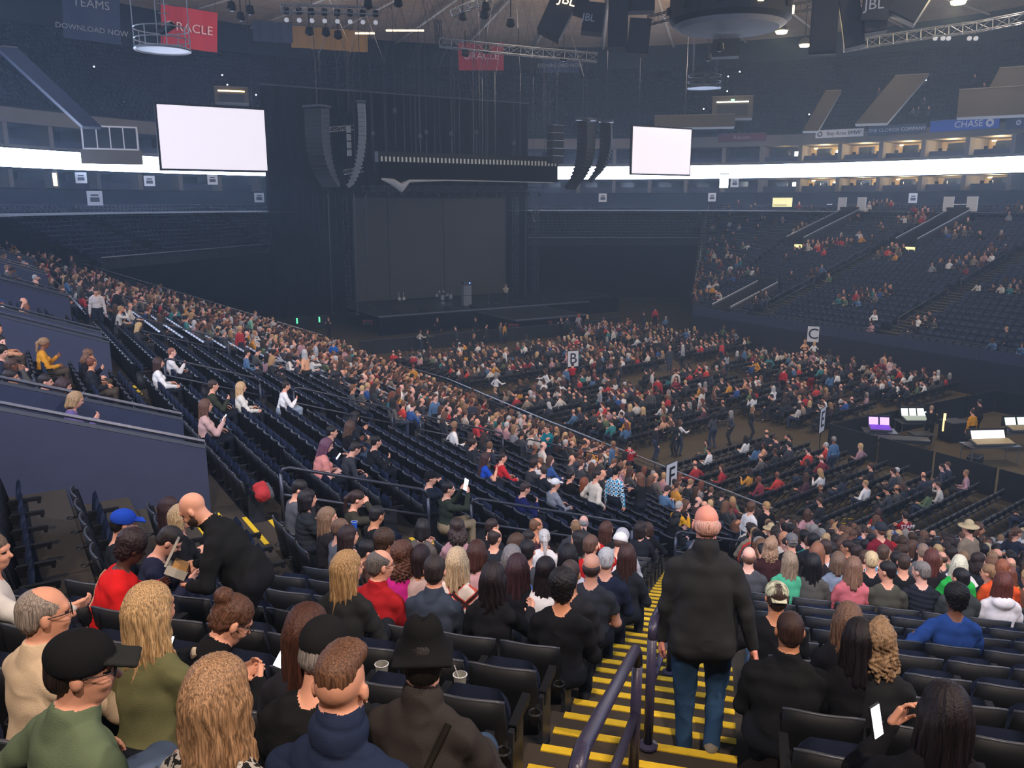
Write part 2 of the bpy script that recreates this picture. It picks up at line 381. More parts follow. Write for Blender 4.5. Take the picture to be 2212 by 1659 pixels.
VB = [(a, b, c) for a, b, c in VOMS]
def FzG(x): return 2.2+(x-50)/26.5*8.7
FV = [(54.9, 57.0, 65.6, 73.5), (43.6, 45.6, 66.3, 73.5), (48.9, 51.0, 50.2, 55.6)]
for i, (y0, y1, x0, x1) in enumerate(FV):
    t = thing('vomitory', ['grey sided entry tunnel with bright rails high in the far stand, left of the pair', 'grey sided entry tunnel with bright rails high in the far stand, right of the pair', 'low entry tunnel beside the floor at the foot of the far stand'][i], 'entry tunnel')
    for y in (y0, y1): wallseg(t, 'side_wall', (x0, y, FzG(x0)), (x1, y, FzG(x1)), .95 if i < 2 else .9, m=M_CONC2)
    kid(t, 'back_wall', MB().box(((x1 if i < 2 else x1), (y0+y1)/2, FzG(x1)+.3), (.2, y1-y0, 2.0)), M_CONC2)
    if i < 2:
        kid(t, 'doorway_lamp', MB().box((x0+.1, y0+.5, FzG(x0)+.1), (.3, .8, .5)), mat('dim_yellow_lamp', 'ffffff', emit='fff08a', estr=5 if i else 1.2))
        for y in (y0-.1, y1+.1): 
            sg = kid(t, 'section_board', MB().box((73.8, y, FzG(73.5)+1.6), (.06, 1.0, 1.3)), M_WHITE)

# ---- stairs: each aisle carries half steps and yellow nosings
def stairs(bl, c, wd, k0, k1, name, label, pieces=True, yel=M_YEL, mstep=M_CONC):
    t = thing(name, label, 'stairs'); t['kind'] = 'structure'
    joined = MB(); jst = MB()
    for k in range(k0, k1):
        for hf in (0, 1):
            tt = (k+.5*hf)/bl.n; a, b = bl.row(tt); za, zb = bl.row(k/bl.n); zc = bl.row((k+1)/bl.n)
            d = (b-a)[:2]; L = np.hypot(*d); dv = d/L; u = (c-np.dot(a[:2], bl.axis))/(np.dot(dv, bl.axis)*L) if c is not None else .93
            p = a[:2]+d*u; z = za[2]*(1-u)+zb[2]*u; rise = (zc[0][2]-za[2])
            zz = z+hf*rise/2; yaw = math.atan2(dv[1], dv[0]); bk = -bl.f
            if hf:
                dep = .42 if bl.name in ('corner', 'side') else .4; q = p+bk*(dep/2)
                (jst if not pieces else MB())
                s_ = MB().box((0, 0, 0), (wd, dep, rise/2), 0)
                if pieces: kid(t, 'step', s_, mstep, loc=(q[0], q[1], z+rise/4), rz=yaw)
                else: jst.box((q[0], q[1], z+rise/4), (wd, dep, rise/2), 0, yaw)
            q = p+bk*.035
            if pieces: kid(t, 'nosing_strip', NOSM(wd), yel, loc=(q[0], q[1], zz+.004), rz=yaw)
            else: joined.box((q[0], q[1], zz+.004), (wd, .07 if c is not None else .16, .012), 0, yaw)
    if not pieces:
        o = kid(t, 'nosing_strip', joined, yel); o['kind'] = 'stuff'; o = kid(t, 'step', jst, mstep); o['kind'] = 'stuff'
    return t
_nm = {}
def NOSM(wd):
    if wd not in _nm: _nm[wd] = MB().box((0, 0, 0), (wd, .075, .012)).mesh('nosing_strip', M_YEL)
    return _nm[wd]
def kid_mesh(par, nm, me, **k): return kid(par, nm, me, None, **k)
stairs(bA, -.47, 1.36, 0, 33, 'aisle_stairs', 'wide concrete aisle stairs with yellow nosings beside the walking man')
for i, (c, wd) in enumerate(bB.aisles):
    stairs(bB, c, wd, 0, 24, 'aisle_stairs', ['stairs with yellow nosings down the side stand below the nearest tunnel', 'second flight of stairs down the side stand', 'third flight of stairs down the side stand', 'farthest flight of stairs down the side stand'][i], pieces=(i == 0))
M_NOSD = mat('worn_tan_nosing', '8a7f5a', .7)
for i, (c, wd) in enumerate(bF.aisles):
    stairs(bF, c, wd, 0, 30, 'aisle_stairs', 'tan edged stairs of the far stand, flight %s from the far corner' % ['first', 'second', 'third', 'fourth'][i], False, M_NOSD, M_CONC2)
bG.aisles = []
# far right chamfer stairs down to the floor
bG.aisles = 'edge'
ge = [bG.row(k/30) for k in (0, 10, 20, 30)]
ge = [tuple(a*.07+b*.93) for a, b in ge]
GRAIL = ge
for b, c, lb in ((bG, None, 'long straight stairs climbing the far corner'), (bE, bE.aisles[0][0], 'short flight of stairs in the empty far end stand'), (bC, bC.aisles[0][0], 'stairs in the empty stand left of the stage')):
    stairs(b, c, 2.3 if c is None else 1.4, 0, b.n, 'aisle_stairs', lb, False, mat('pale_tan_nosing', 'efe0a8', .6) if c is None else M_NOSD, M_CONC2 if c is not None else mat('tan_stair_tread', '6a6150', .8))  # corner flight: paler treads and nosings stand in for light falling on them
# landing where the corner stairs meet the floor, with yellow marking lines
lt = link('floor_marking', MB().mesh('x', M_YEL), kind='structure'); bpy.data.objects.remove(lt)
m = MB()
for i in range(5):
    p = at_z(1740+i*18, 1160-i*10, 0.01)
    m.box((p[0], p[1], .01), (1.1, .07, .012), 0, -.6)
m.box((*(at_z(1780, 1140, .01)[:2]), .01), (2.2, .07, .012), 0, .35)
struct('floor_marking', m, M_YEL)

# ---- rails
def rail(name, label, pts, h=.95, posts=None, r=.024, m=M_RAIL, mid=True, cat='handrail', grp=None):
    """pts: slope points; a top pipe h above with rounded ends, a mid pipe, posts"""
    t = thing(name, label, cat, group=grp); P = [Vector(p) for p in pts]; up = Vector((0, 0, h))
    a, b = P[0], P[-1]; d = (P[1]-P[0]).normalized(); e = (P[-1]-P[-2]).normalized()
    top = [a+up*.86, a+up*.96+d*.05, a+up+d*.16]+[p+up for p in P[1:-1]]+[b+up-e*.16, b+up*.96-e*.05, b+up*.86]
    kid(t, 'top_pipe', MB().tube(top, r, 8), m, True)
    if mid: kid(t, 'mid_pipe', MB().tube([p+up*.5 for p in P], r*.85, 6), m, True)
    L = [a, b] if posts is None else [P[0].lerp(P[-1], i/(posts-1)) for i in range(posts)] if len(P) == 2 else P
    for i, p in enumerate(L): 
        kid(t, 'post', MB().tube([p, p+up*(.87 if p in (a, b) else .99)], r, 8), m, True)
        if r > .022: kid(t, 'base_plate', MB().lathe([(0, .0), (r*2.2, 0), (r*2.2, .015), (r, .03)], p, 10), m)
    return t
rail('handrail', 'purple painted centre handrail at the bottom edge of the picture', [A_pt(2.6, -.46), A_pt(4.78, -.46)], .97, r=.034, m=M_RAILP)
rail('handrail', 'purple painted handrail behind the legs of the walking man', [A_pt(5.5, -.43), A_pt(7.9, -.43)], 1.0, r=.034, m=M_RAILP)
rail('handrail', 'dark handrail lower down the wide stairs, past the walking man', [A_pt(12.2, -.46), A_pt(15.0, -.46)], .97, r=.03, m=M_RAILP)
rail('handrail', 'dark handrail near the foot of the wide stairs', [A_pt(21.2, -.46), A_pt(24.6, -.46)], .97, r=.03, m=M_RAILP)
def Bp(x, y): return (x, y, Bz(x, y))
for j, (y, segs) in enumerate([(13.35, [(3.5, 6.2), (7.1, 11.1), (12.4, 15.5), (16.6, 19.8)]), (24.6, [(3.4, 6.0), (7.0, 10.2), (11.2, 14.4), (15.4, 19.0)]), (35.7, [(4, 7.5), (9, 13), (14.5, 18.5)]), (46.7, [(4, 7.5), (9, 13), (14.5, 18)])]):
    for i, (x0, x1) in enumerate(segs):
        rail('handrail', 'dark two-pipe handrail in the side stand, %s aisle from the camera, %s down' % (['first', 'second', 'third', 'fourth'][j], ['highest', 'second', 'third', 'lowest'][i]), [Bp(x0, y), Bp(x1, y)], 1.0, r=.03)
for j, y in enumerate((46.6, 34.9, 24.0)):
    for i, (x0, x1) in enumerate([(52, 57.5), (59, 64.5)]):
        rail('handrail', 'thin grey handrail in the far stand, %s aisle from the corner, %s piece' % (['first', 'second', 'third'][j], ['lower', 'upper'][i]), [(x0, y, FzG(x0)), (x1, y, FzG(x1))], 1.0, r=.035)
for i in range(3): rail('handrail', 'bright centre handrail of the long far corner stairs, %s length' % ['lower', 'middle', 'upper'][i], [tuple(np.array(GRAIL[i])*.95+np.array(GRAIL[i+1])*.05), tuple(np.array(GRAIL[i])*.12+np.array(GRAIL[i+1])*.88)], 1.0, r=.05, m=M_BRIGHT)
# barrier along the foot of the near stands
b0 = thing('barrier', 'long grey barrier with wall panels at the foot of the side stand', 'barrier')
pts = [(18.3, 62.9), (20.8, 52.5), (21.9, 44.1), (21.6, 33), (21.6, 26.2), (21.7, 18.6)]
for i in range(len(pts)-1):
    p, q = Vector((*pts[i], 0)), Vector((*pts[i+1], 0)); w = MB().slab([p, q, q+Vector((0, 0, .85)), p+Vector((0, 0, .85))], .08)
    kid(b0, 'wall_panel', w, M_CONC2); kid(b0, 'top_rail', MB().tube([p+Vector((0, 0, 1.2)), q+Vector((0, 0, 1.2))], .035, 6), M_STEEL)
    kid(b0, 'mid_rail', MB().tube([p+Vector((0, 0, 1.0)), q+Vector((0, 0, 1.0))], .02, 6), M_RAIL)
    for k in range(5):
        s_ = p.lerp(q, k/5); kid(b0, 'post', MB().tube([s_, s_+Vector((0, 0, 1.2))], .025, 5), M_RAIL)
b1 = thing('barrier', 'grey barrier rail at the foot of the corner stand, right of the stairs', 'barrier')
p, q = Vector((*(UA*27.4+RA*1.2), 0)), Vector((*(UA*27.4+RA*9), 0))
kid(b1, 'wall_panel', MB().slab([p, q, q+Vector((0, 0, .8)), p+Vector((0, 0, .8))], .08), M_CONC2)
kid(b1, 'top_rail', MB().tube([p+Vector((0, 0, 1.15)), q+Vector((0, 0, 1.15))], .03, 6), M_RAIL)
for k in range(6): s_ = p.lerp(q, k/5); kid(b1, 'post', MB().tube([s_, s_+Vector((0, 0, 1.15))], .025, 5), M_RAIL)
# rail round the top end of the side stand beside the black void by the stage
t = thing('barrier', 'steep grey barrier closing the far end of the side stand beside the black drape', 'barrier')
ee = [Vector((*bB.row(k/34)[0][:2], bB.row(k/34)[0][2])) for k in (0, 5, 10, 15, 18)]
for i in range(4):
    kid(t, 'panel', MB().slab([ee[i], ee[i+1], ee[i+1]+Vector((0, 0, .9)), ee[i]+Vector((0, 0, .9))], .06), M_CONC2)
    kid(t, 'top_rail', MB().tube([ee[i]+Vector((0, 0, 1.1)), ee[i+1]+Vector((0, 0, 1.1))], .04, 6), M_STEEL)
for nm_, b, lb in (('a', bC, 'bright rail along the foot of the empty stand left of the stage'), ('b', bE, 'bright rail along the foot of the empty far end stand'), ('c', bD, 'bright rail along the foot of the stand behind the stage'), ('d', bF, 'grey rail on the wall at the foot of the far stand'), ('e', bG, 'grey rail at the foot of the far corner stand')):
    t = thing('barrier', lb, 'barrier'); p, q = Vector(b.q[0]), Vector(b.q[1]); big = b in (bF, bG)
    kid(t, 'top_rail', MB().tube([p+Vector((0, 0, .95)), q+Vector((0, 0, .95))], .03 if big else .05, 6), M_BRIGHT if not big else M_RAIL)
    kid(t, 'panel', MB().slab([p, q, q+Vector((0, 0, .7)), p+Vector((0, 0, .7))], .05), M_CONC2 if not big else M_WALLB)
    for k in range(14): s_ = p.lerp(q, k/13); kid(t, 'post', MB().tube([s_, s_+Vector((0, 0, .95))], .03, 5), M_RAIL)
t = thing('barrier', 'thin rail along the concourse above the far stand', 'barrier')
kid(t, 'top_rail', MB().tube([(78, -20, 11.45), (79, 62, 11.45), (82, 86, 11.45), (60, 100, 11.45)], .04, 5), M_STEEL)
kid(t, 'panel', MB().slab([(78, -20, 10.6), (79, 62, 10.6), (79, 62, 11.3), (78, -20, 11.3)], .08), M_CONC2)
# section number boards along the concourse
sg = MB().box((0, 0, 0), (1.0, .06, 1.0)).mesh('panel', M_WHITE)
for i, (px, py, d, _s) in enumerate([(205, 428, 66, '113'), (175, 384, 90, '111'), (323, 391, 92, '110'), (459, 388, 94, '109'), (560, 427, 95, '108'), (1302, 427, 104, '106'), (1538, 426, 106, '105'), (1587, 395, 106, '104'), (1972, 428, 98, '101')]):
    p = at_d(px, py, d); t = thing('section_sign', 'small white section board on the concourse, %s counting from the left' % ['second', 'first', 'third', 'fourth', 'fifth', 'sixth', 'seventh', 'eighth', 'last'][i], 'sign', p, YAW*-.6)
    kid(t, 'panel', sg, None); kid(t, 'printing', MB().box((0, -.035, .2), (.5, .01, .12)).box((0, -.035, -.1), (.6, .01, .3)), M_RAIL)
# ================================================================== SEATS
def shell(w, z0, z1, y0, y1, bulge, th, nx=6, m=0, mb=None, mi=0):
    """curved panel from (y0,z0) to (y1,z1), bowed backwards (-y) by bulge"""
    V = []; nz = 3
    for s_ in (0, 1):
        for j in range(nz+1):
            t = j/nz; z = z0+(z1-z0)*t; yc = y0+(y1-y0)*t
            for i in range(nx+1):
                u = i/nx*2-1; ww = w*(1-.06*(t-.5)**2*4*.5)
                V.append((u*ww/2, yc-bulge*(1-u*u)-(th if s_ == 0 else 0), z-.018*abs(u)**4*(t > .9)))
    def I(s_, j, i): return s_*(nz+1)*(nx+1)+j*(nx+1)+i
    F = []
    for j in range(nz):
        for i in range(nx):
            F.append((I(0, j, i), I(0, j, i+1), I(0, j+1, i+1), I(0, j+1, i))); F.append((I(1, j, i+1), I(1, j, i), I(1, j+1, i), I(1, j+1, i+1)))
    for i in range(nx):
        F.append((I(0, 0, i+1), I(0, 0, i), I(1, 0, i), I(1, 0, i+1)))
        F.append((I(0, nz, i), I(0, nz, i+1), I(1, nz, i+1), I(1, nz, i)))
    for j in range(nz):
        F.append((I(0, j, 0), I(0, j+1, 0), I(1, j+1, 0), I(1, j, 0))); F.append((I(0, j+1, nx), I(0, j, nx), I(1, j, nx), I(1, j+1, nx)))
    mb.add(V, F, mi); return mb
SEATM = {}
mb = shell(.51, .30, .875, -.20, -.30, .045, .03, mb=MB()); SEATM['seat_back'] = mb.mesh('seat_back', M_BLACK, True)
mb = shell(.44, .40, .84, -.175, -.262, .04, .03, mb=MB()); SEATM['back_cushion'] = mb.mesh('back_cushion', mat('back_cushion_dark', '13161d', .9, noise=.2, scale=30, bump=.3, bscale=300, spec=.1), True)
mb = MB(); mb.tube([((i/8*2-1)*.25, -.315-.045*(1-(i/8*2-1)**2), .878-.018*abs(i/8*2-1)**4) for i in range(9)], .013, 5); SEATM['rim'] = mb.mesh('rim', M_RIM, True)
def pan(fold):
    mb = MB(); V = []; n = 7
    for s_ in (0, 1):
        for j in range(n):
            t = j/(n-1); hw = .225*(1-.35*max(0, t-.55)**2/.2)
            for u in (-1, -.5, 0, .5, 1):
                a = t*.40; b = (.05 if s_ == 0 else 0)+(.012*(1-u*u) if s_ else 0)
                if j == n-1: b = .025
                if fold: V.append((u*hw, -.14+b+a*.12, .41+a*.95))
                else: V.append((u*hw, -.16+a, .40+(.05-b)+.0))
    F = []
    for j in range(n-1):
        for i in range(4):
            q = [j*5+i, j*5+i+1, (j+1)*5+i+1, (j+1)*5+i]; F.append(tuple(q)); F.append(tuple(x+n*5 for x in q[::-1]))
    for j in range(n-1):
        for i in (0, 4):
            q = [j*5+i, (j+1)*5+i, (j+1)*5+i+n*5, j*5+i+n*5]; F.append(tuple(q if i else q[::-1]))
    mb.add(V, F); return mb.mesh('seat_pan', M_NAVY, True)
SEATM['pan_up'] = pan(True); SEATM['pan_down'] = pan(False)
mb = MB().box((.27, -.02, .62), (.055, .36, .045)).box((.27, -.16, .58), (.05, .08, .1)).box((.27, .13, .585), (.04, .04, .05)); SEATM['armrest'] = mb.mesh('armrest', M_BLACK)
mb = MB().box((.27, -.12, .31), (.035, .26, .62)).box((.27, -.12, .01), (.07, .34, .02)); SEATM['stanchion'] = mb.mesh('stanchion', mat('seat_stanchion_grey', '24262c', .5))
mb = MB()
for k in range(10):
    a, b = 2*pi*k/10, 2*pi*(k+1)/10
    mb.tube([(.265+.045*math.cos(a), -.40+.045*math.sin(a), .60), (.265+.045*math.cos(b), -.40+.045*math.sin(b), .60)], .008, 4, cap=False)
mb.box((.265, -.34, .60), (.02, .06, .02)); SEATM['cup_holder'] = mb.mesh('cup_holder', M_BLACK)
SEATM['plate'] = MB().box((0, -.385, .55), (.035, .004, .028)).mesh('number_plate', M_WHITE)

def make_seat(up=True, arm_left=False):
    t = link('arena_seat', None)
    for n, k in (('seat_back', 'seat_back'), ('back_cushion', 'back_cushion'), ('rim', 'rim'), ('seat_pan', 'pan_up' if up else 'pan_down'), ('armrest', 'armrest'), ('stanchion', 'stanchion'), ('cup_holder', 'cup_holder')):
        kid(t, n, SEATM[k], None)
    if arm_left:
        for n in ('armrest', 'stanchion'):
            o = kid(t, n, SEATM[n], None); o.location = (-.54, 0, 0)
    return t
SEAT_UP, SEAT_DN, SEAT_UL = make_seat(), make_seat(False), make_seat(True, True)
for p_ in (SEAT_UP, SEAT_DN, SEAT_UL): p_.location = (0, -60, 0)

# ---- floor folding chair
FCM = {}
mb = MB()
shell(.43, .60, .80, -.20, -.235, .03, .02, nx=4, mb=mb); FCM['chair_back'] = mb.mesh('chair_back', M_BLACK, True)
FCM['chair_seat'] = MB().box((0, 0, .44), (.42, .40, .035)).mesh('chair_seat', M_BLACK)
mb = MB()
for s_ in (-1, 1):
    mb.tube([(s_*.22, .22, 0), (s_*.22, -.20, .62), (s_*.22, -.24, .84)], .013, 5); mb.tube([(s_*.20, -.25, 0), (s_*.20, .16, .44)], .013, 5)
mb.tube([(-.22, -.24, .84), (-.1, -.27, .85), (.1, -.27, .85), (.22, -.24, .84)], .013, 5); FCM['frame'] = mb.mesh('frame', M_RIM)
FCHAIR = link('folding_chair', None, loc=(0, -60, 0))
for n in FCM: kid(FCHAIR, n, FCM[n], None)

# ---- low detail versions for the mass of seats further off
def lowseat():
    V, F, M = [], [], []
    def bx(c, d, m):
        mm = MB().box(c, d, m); o = len(V); V.extend(mm.v); F.extend([tuple(i+o for i in f) for f in mm.f]); M.extend(mm.m)
    mm = MB()
    for i in range(4):
        x0, x1 = -.25+i*.125, -.25+(i+1)*.125; g = lambda x: -.25-.045*(1-(x/.25)**2)
        mm.add([(x0, g(x0)+.04, .32), (x1, g(x1)+.04, .32), (x1, g(x1)-.03, .87), (x0, g(x0)-.03, .87)], [(0, 1, 2, 3)], 0)
        mm.add([(x0, g(x0)+.075, .34), (x1, g(x1)+.075, .34), (x1, g(x1)+.01, .85), (x0, g(x0)+.01, .85)], [(3, 2, 1, 0)], 1)
        mm.add([(x0, g(x0)-.035, .86), (x1, g(x1)-.035, .86), (x1, g(x1)-.0, .885), (x0, g(x0)-.0, .885)], [(0, 1, 2, 3)], 2)
    V, F, M = list(mm.v), list(mm.f), list(mm.m)
    bx((0, -.06, .62), (.42, .05, .38), 1); bx((.27, -.02, .62), (.05, .34, .04), 0); bx((.27, -.12, .31), (.03, .22, .6), 0)
    return V, F, M
def farseat():
    mm = MB()
    mm.add([(-.25, -.22, .3), (.25, -.22, .3), (.25, -.29, .85), (-.25, -.29, .85)], [(0, 1, 2, 3)], 0)
    mm.add([(-.25, -.20, .3), (.25, -.20, .3), (.25, -.26, .85), (-.25, -.26, .85)], [(3, 2, 1, 0)], 1)
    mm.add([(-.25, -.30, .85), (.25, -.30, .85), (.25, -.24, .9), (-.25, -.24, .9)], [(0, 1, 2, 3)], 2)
    mm.box((0, -.08, .6), (.42, .05, .36), 1); return mm.v, mm.f, mm.m
def lowchair():
    mm = MB(); mm.box((0, -.23, .72), (.43, .03, .2), 0).box((0, 0, .44), (.42, .4, .03), 0)
    for s_ in (-1, 1): mm.box((s_*.21, 0, .22), (.02, .42, .02), 2, 0, .9); mm.box((s_*.21, -.2, .6), (.02, .02, .36), 2)
    mm.box((0, -.245, .845), (.44, .025, .02), 2); return mm.v, mm.f, mm.m

ALLSEATS = []
for b in BL.values(): ALLSEATS += b.seats(pitch={'corner': .54, 'side': .54}.get(b.name, .56))
def in_vom(x, y):
    for a, b, c in VB:
        if a-.3 < y < b+.3 and x < c+.2: return True
    for (y0, y1, x0, x1) in FV:
        if y0-.3 < y < y1+.3 and x0-.3 < x < x1+.5: return True
    return False
ALLSEATS = [s for s in ALLSEATS if not in_vom(s[0], s[1])]
ALLSEATS = [s for s in ALLSEATS if not (s[6] == 'corner' and s[4] > 29)]
PX = proj(np.array([[s[0], s[1], s[2]+.6] for s in ALLSEATS]))
# keep what the picture can see, plus a margin for other viewpoints
vis = [i for i in range(len(ALLSEATS)) if -250 < PX[i][0] < 2450 and PX[i][1] < 1950 and PX[i][2] > .6]
SEATS = [ALLSEATS[i] for i in vis]; SPX = PX[vis]
TAKEN = {}      # seat index -> occupied
# ---- floor chairs
FLOORCH = []
ang = math.radians(8); fr = np.array([math.cos(ang), math.sin(ang)]); ff = np.array([-math.sin(ang), math.cos(ang)])
def fblock(x0, x1, y0, y1, sec):
    k = 0; c = np.array([(x0+x1)/2, (y0+y1)/2])
    nr = int((y1-y0)/.92); nc = int((x1-x0)/.52)
    for j in range(nr):
        for i in range(nc):
            p = c+fr*((i-(nc-1)/2)*.52)+ff*((j-(nr-1)/2)*.92)
            FLOORCH.append((p[0], p[1], 0., yaw_of(ff), j, i, sec))
fblock(22.8, 31.6, 12.5, 26.5, 'rear'); fblock(22.8, 31.6, 29.2, 42, 'left middle'); fblock(33.2, 39.8, 26.8, 40.5, 'centre middle'); fblock(41.4, 48.6, 27.5, 42, 'right middle')
fblock(22.8, 30.6, 44.2, 55, 'left front'); fblock(32.2, 39.2, 43, 53.5, 'centre front'); fblock(41, 48.6, 44.5, 58.5, 'right front')
FPX = proj(np.array([[s[0], s[1], .6] for s in FLOORCH]))
# ================================================================== PEOPLE (smooth bodies grown from blended limb volumes)
def seg_d(P, a, b, ra, rb):
    a = np.array(a, np.float32); b = np.array(b, np.float32); ab = b-a; L = float(ab@ab)+1e-9
    t = np.clip(((P-a)@ab)/L, 0, 1); q = P-a-t[..., None]*ab
    return np.sqrt((q*q).sum(-1))-(ra+(rb-ra)*t)
def ell_d(P, c, r, R=None):
    q = P-np.array(c, np.float32)
    if R is not None: q = q@np.asarray(R, np.float32)
    r = np.array(r, np.float32); k0 = np.sqrt(((q/r)**2).sum(-1)); k1 = np.sqrt(((q/(r*r))**2).sum(-1))+1e-9
    return k0*(k0-1)/k1
def box_d(P, c, r, rad, R=None):
    q = P-np.array(c, np.float32)
    if R is not None: q = q@np.asarray(R, np.float32)
    q = np.abs(q)-(np.array(r, np.float32)-rad); return np.sqrt((np.maximum(q, 0)**2).sum(-1))+np.minimum(q.max(-1), 0)-rad
def prim_d(pr, P):
    k = pr[0]
    return seg_d(P, *pr[1]) if k == 's' else ell_d(P, *pr[1]) if k == 'e' else box_d(P, *pr[1])
def prim_box(pr):
    k, g = pr[0], pr[1]
    if k == 's': a, b, ra, rb = g; a = np.array(a); b = np.array(b); return np.minimum(a-ra, b-rb), np.maximum(a+ra, b+rb)
    r = np.array(g[1]); r = np.full(3, np.linalg.norm(r)) if (len(g) > (2 if k == 'e' else 3)) and g[-1] is not None else r
    return np.array(g[0])-r, np.array(g[0])+r
def snet(prims, h, k=.03):
    """prims: (kind, geometry, label, blend, op) -> vertices, quads, face labels (surface nets)"""
    add = [p for p in prims if p[4] != 'sub']
    bx = [prim_box(p) for p in add]; lo = np.min([b[0] for b in bx], 0)-3*h; hi = np.max([b[1] for b in bx], 0)+3*h
    n = np.ceil((hi-lo)/h).astype(int)+1; F = np.full(n, .3, np.float32)
    ax = [lo[i]+h*np.arange(n[i]) for i in range(3)]
    for p in prims:
        kk = p[3] if p[3] is not None else k
        b0, b1 = prim_box(p); i0 = np.maximum(((b0-lo-kk-2*h)/h).astype(int), 0); i1 = np.minimum(((b1-lo+kk+2*h)/h).astype(int)+2, n)
        if (i1 <= i0).any(): continue
        sl = tuple(slice(i0[i], i1[i]) for i in range(3))
        G = np.stack(np.meshgrid(*[ax[i][sl[i]] for i in range(3)], indexing='ij'), -1).astype(np.float32)
        d = prim_d(p, G); f = F[sl]
        if p[4] == 'sub':
            d = -d; hh = np.clip(.5-.5*(d-f)/kk*-1-.0, 0, 1); hh = np.maximum(kk-np.abs(d-f), 0)/kk; F[sl] = np.maximum(d, f)+hh*hh*kk*.25
        else:
            hh = np.maximum(kk-np.abs(d-f), 0)/kk; F[sl] = np.minimum(d, f)-hh*hh*kk*.25
    S = F < 0; c = np.array([n[0]-1, n[1]-1, n[2]-1])
    cnt = np.zeros(c, np.int8)
    offs = [(i, j, l) for i in (0, 1) for j in (0, 1) for l in (0, 1)]
    for o in offs: cnt += S[o[0]:o[0]+c[0], o[1]:o[1]+c[1], o[2]:o[2]+c[2]]
    act = np.argwhere((cnt > 0) & (cnt < 8)); idx = -np.ones(c, np.int64); idx[tuple(act.T)] = np.arange(len(act))
    acc = np.zeros((len(act), 3)); num = np.zeros(len(act))
    for o in offs:
        for a in range(3):
            if o[a]: continue
            e = list(o); e[a] = 1
            f0 = F[tuple((act+o).T)]; f1 = F[tuple((act+e).T)]; m = (f0 < 0) != (f1 < 0)
            t = np.where(m, f0/np.where(f0-f1 == 0, 1, f0-f1), 0); p = np.tile(np.array(o, float), (len(act), 1)); p[:, a] += t
            acc[m] += p[m]; num[m] += 1
    V = lo+h*(act+acc/num[:, None])
    Q = []
    for a in range(3):
        b, d = (a+1) % 3, (a+2) % 3
        sl0 = [slice(1, n[i]-1) for i in range(3)]; sl0[a] = slice(0, n[a]-1); s1 = list(sl0); s1[a] = slice(1, n[a])
        A = S[tuple(sl0)]; B = S[tuple(s1)]; E = np.argwhere(A != B); base = E.copy(); off = np.array([1, 1, 1]); off[a] = 0; base += off
        inside = A[tuple(E.T)]
        def g(db, dd): t = base.copy(); t[:, b] -= db; t[:, d] -= dd; return idx[tuple(t.T)]
        q = np.stack([g(1, 1), g(0, 1), g(0, 0), g(1, 0)], 1); q[~inside] = q[~inside][:, ::-1]; Q.append(q)
    Q = np.concatenate(Q); Q = Q[(Q >= 0).all(1)]
    ctr = V[Q].mean(1).astype(np.float32)
    D = np.full((len(add), len(Q)), 9, np.float32)
    for i, p in enumerate(add):
        b0, b1 = prim_box(p); m = ((ctr > b0-.04) & (ctr < b1+.04)).all(1)
        if m.any(): D[i, m] = prim_d(p, ctr[m])
    return V, Q, np.array([p[2] for p in add])[D.argmin(0)]
_rs = np.random.RandomState(3); ND = _rs.normal(size=(10, 3)); NP = _rs.rand(10)*6.28
def fold(P, s=1., seed=0.):
    f = np.zeros(len(P)); W = P+.03*np.sin(P[:, [1, 2, 0]]*17*s+seed)
    for i in range(10):
        fr = (14+i*5)*s; f += np.sin((W@(ND[i]/np.linalg.norm(ND[i])*[1, 1, .7]))*fr+NP[i]+seed)/(1+i*.35)
    return 1-np.abs(f)/1.6
def vnormals(V, Q):
    nr = np.cross(V[Q[:, 2]]-V[Q[:, 0]], V[Q[:, 3]]-V[Q[:, 1]]); N = np.zeros_like(V)
    for i in range(4): np.add.at(N, Q[:, i], nr)
    return N/(np.linalg.norm(N, axis=1, keepdims=True)+1e-9)
def np_mesh(name, V, Q, L, mats, smooth=True):
    me = bpy.data.meshes.new(name); me.vertices.add(len(V)); me.vertices.foreach_set('co', np.asarray(V, np.float32).ravel())
    me.loops.add(len(Q)*4); me.loops.foreach_set('vertex_index', np.asarray(Q, np.int32).ravel())
    me.polygons.add(len(Q)); me.polygons.foreach_set('loop_start', np.arange(0, len(Q)*4, 4, dtype=np.int32)); me.polygons.foreach_set('loop_total', np.full(len(Q), 4, np.int32))
    me.polygons.foreach_set('material_index', np.asarray(L, np.int32)); me.polygons.foreach_set('use_smooth', np.ones(len(Q), bool))
    for m in mats: me.materials.append(m)
    me.update(calc_edges=True); return me
def rot(ax, a):
    c, s = math.cos(a), math.sin(a)
    return np.array({'x': [[1, 0, 0], [0, c, -s], [0, s, c]], 'y': [[c, 0, s], [0, 1, 0], [-s, 0, c]], 'z': [[c, -s, 0], [s, c, 0], [0, 0, 1]]}[ax])
def ik(a, b, l1, l2, pole):
    a, b = np.array(a, float), np.array(b, float); d = b-a; L = np.linalg.norm(d)
    if L > (l1+l2)*.995: b = a+d/L*(l1+l2)*.995; d = b-a; L = np.linalg.norm(d)
    t = (l1*l1-l2*l2+L*L)/(2*L); hgt = math.sqrt(max(l1*l1-t*t, 0)); u = d/L
    p = np.array(pole, float); p = p-u*(p@u); p /= np.linalg.norm(p)+1e-9
    return a+u*t+p*hgt, b
SKIN, SHIRT, PANTS, SHOE, ACC, DARK = range(6)
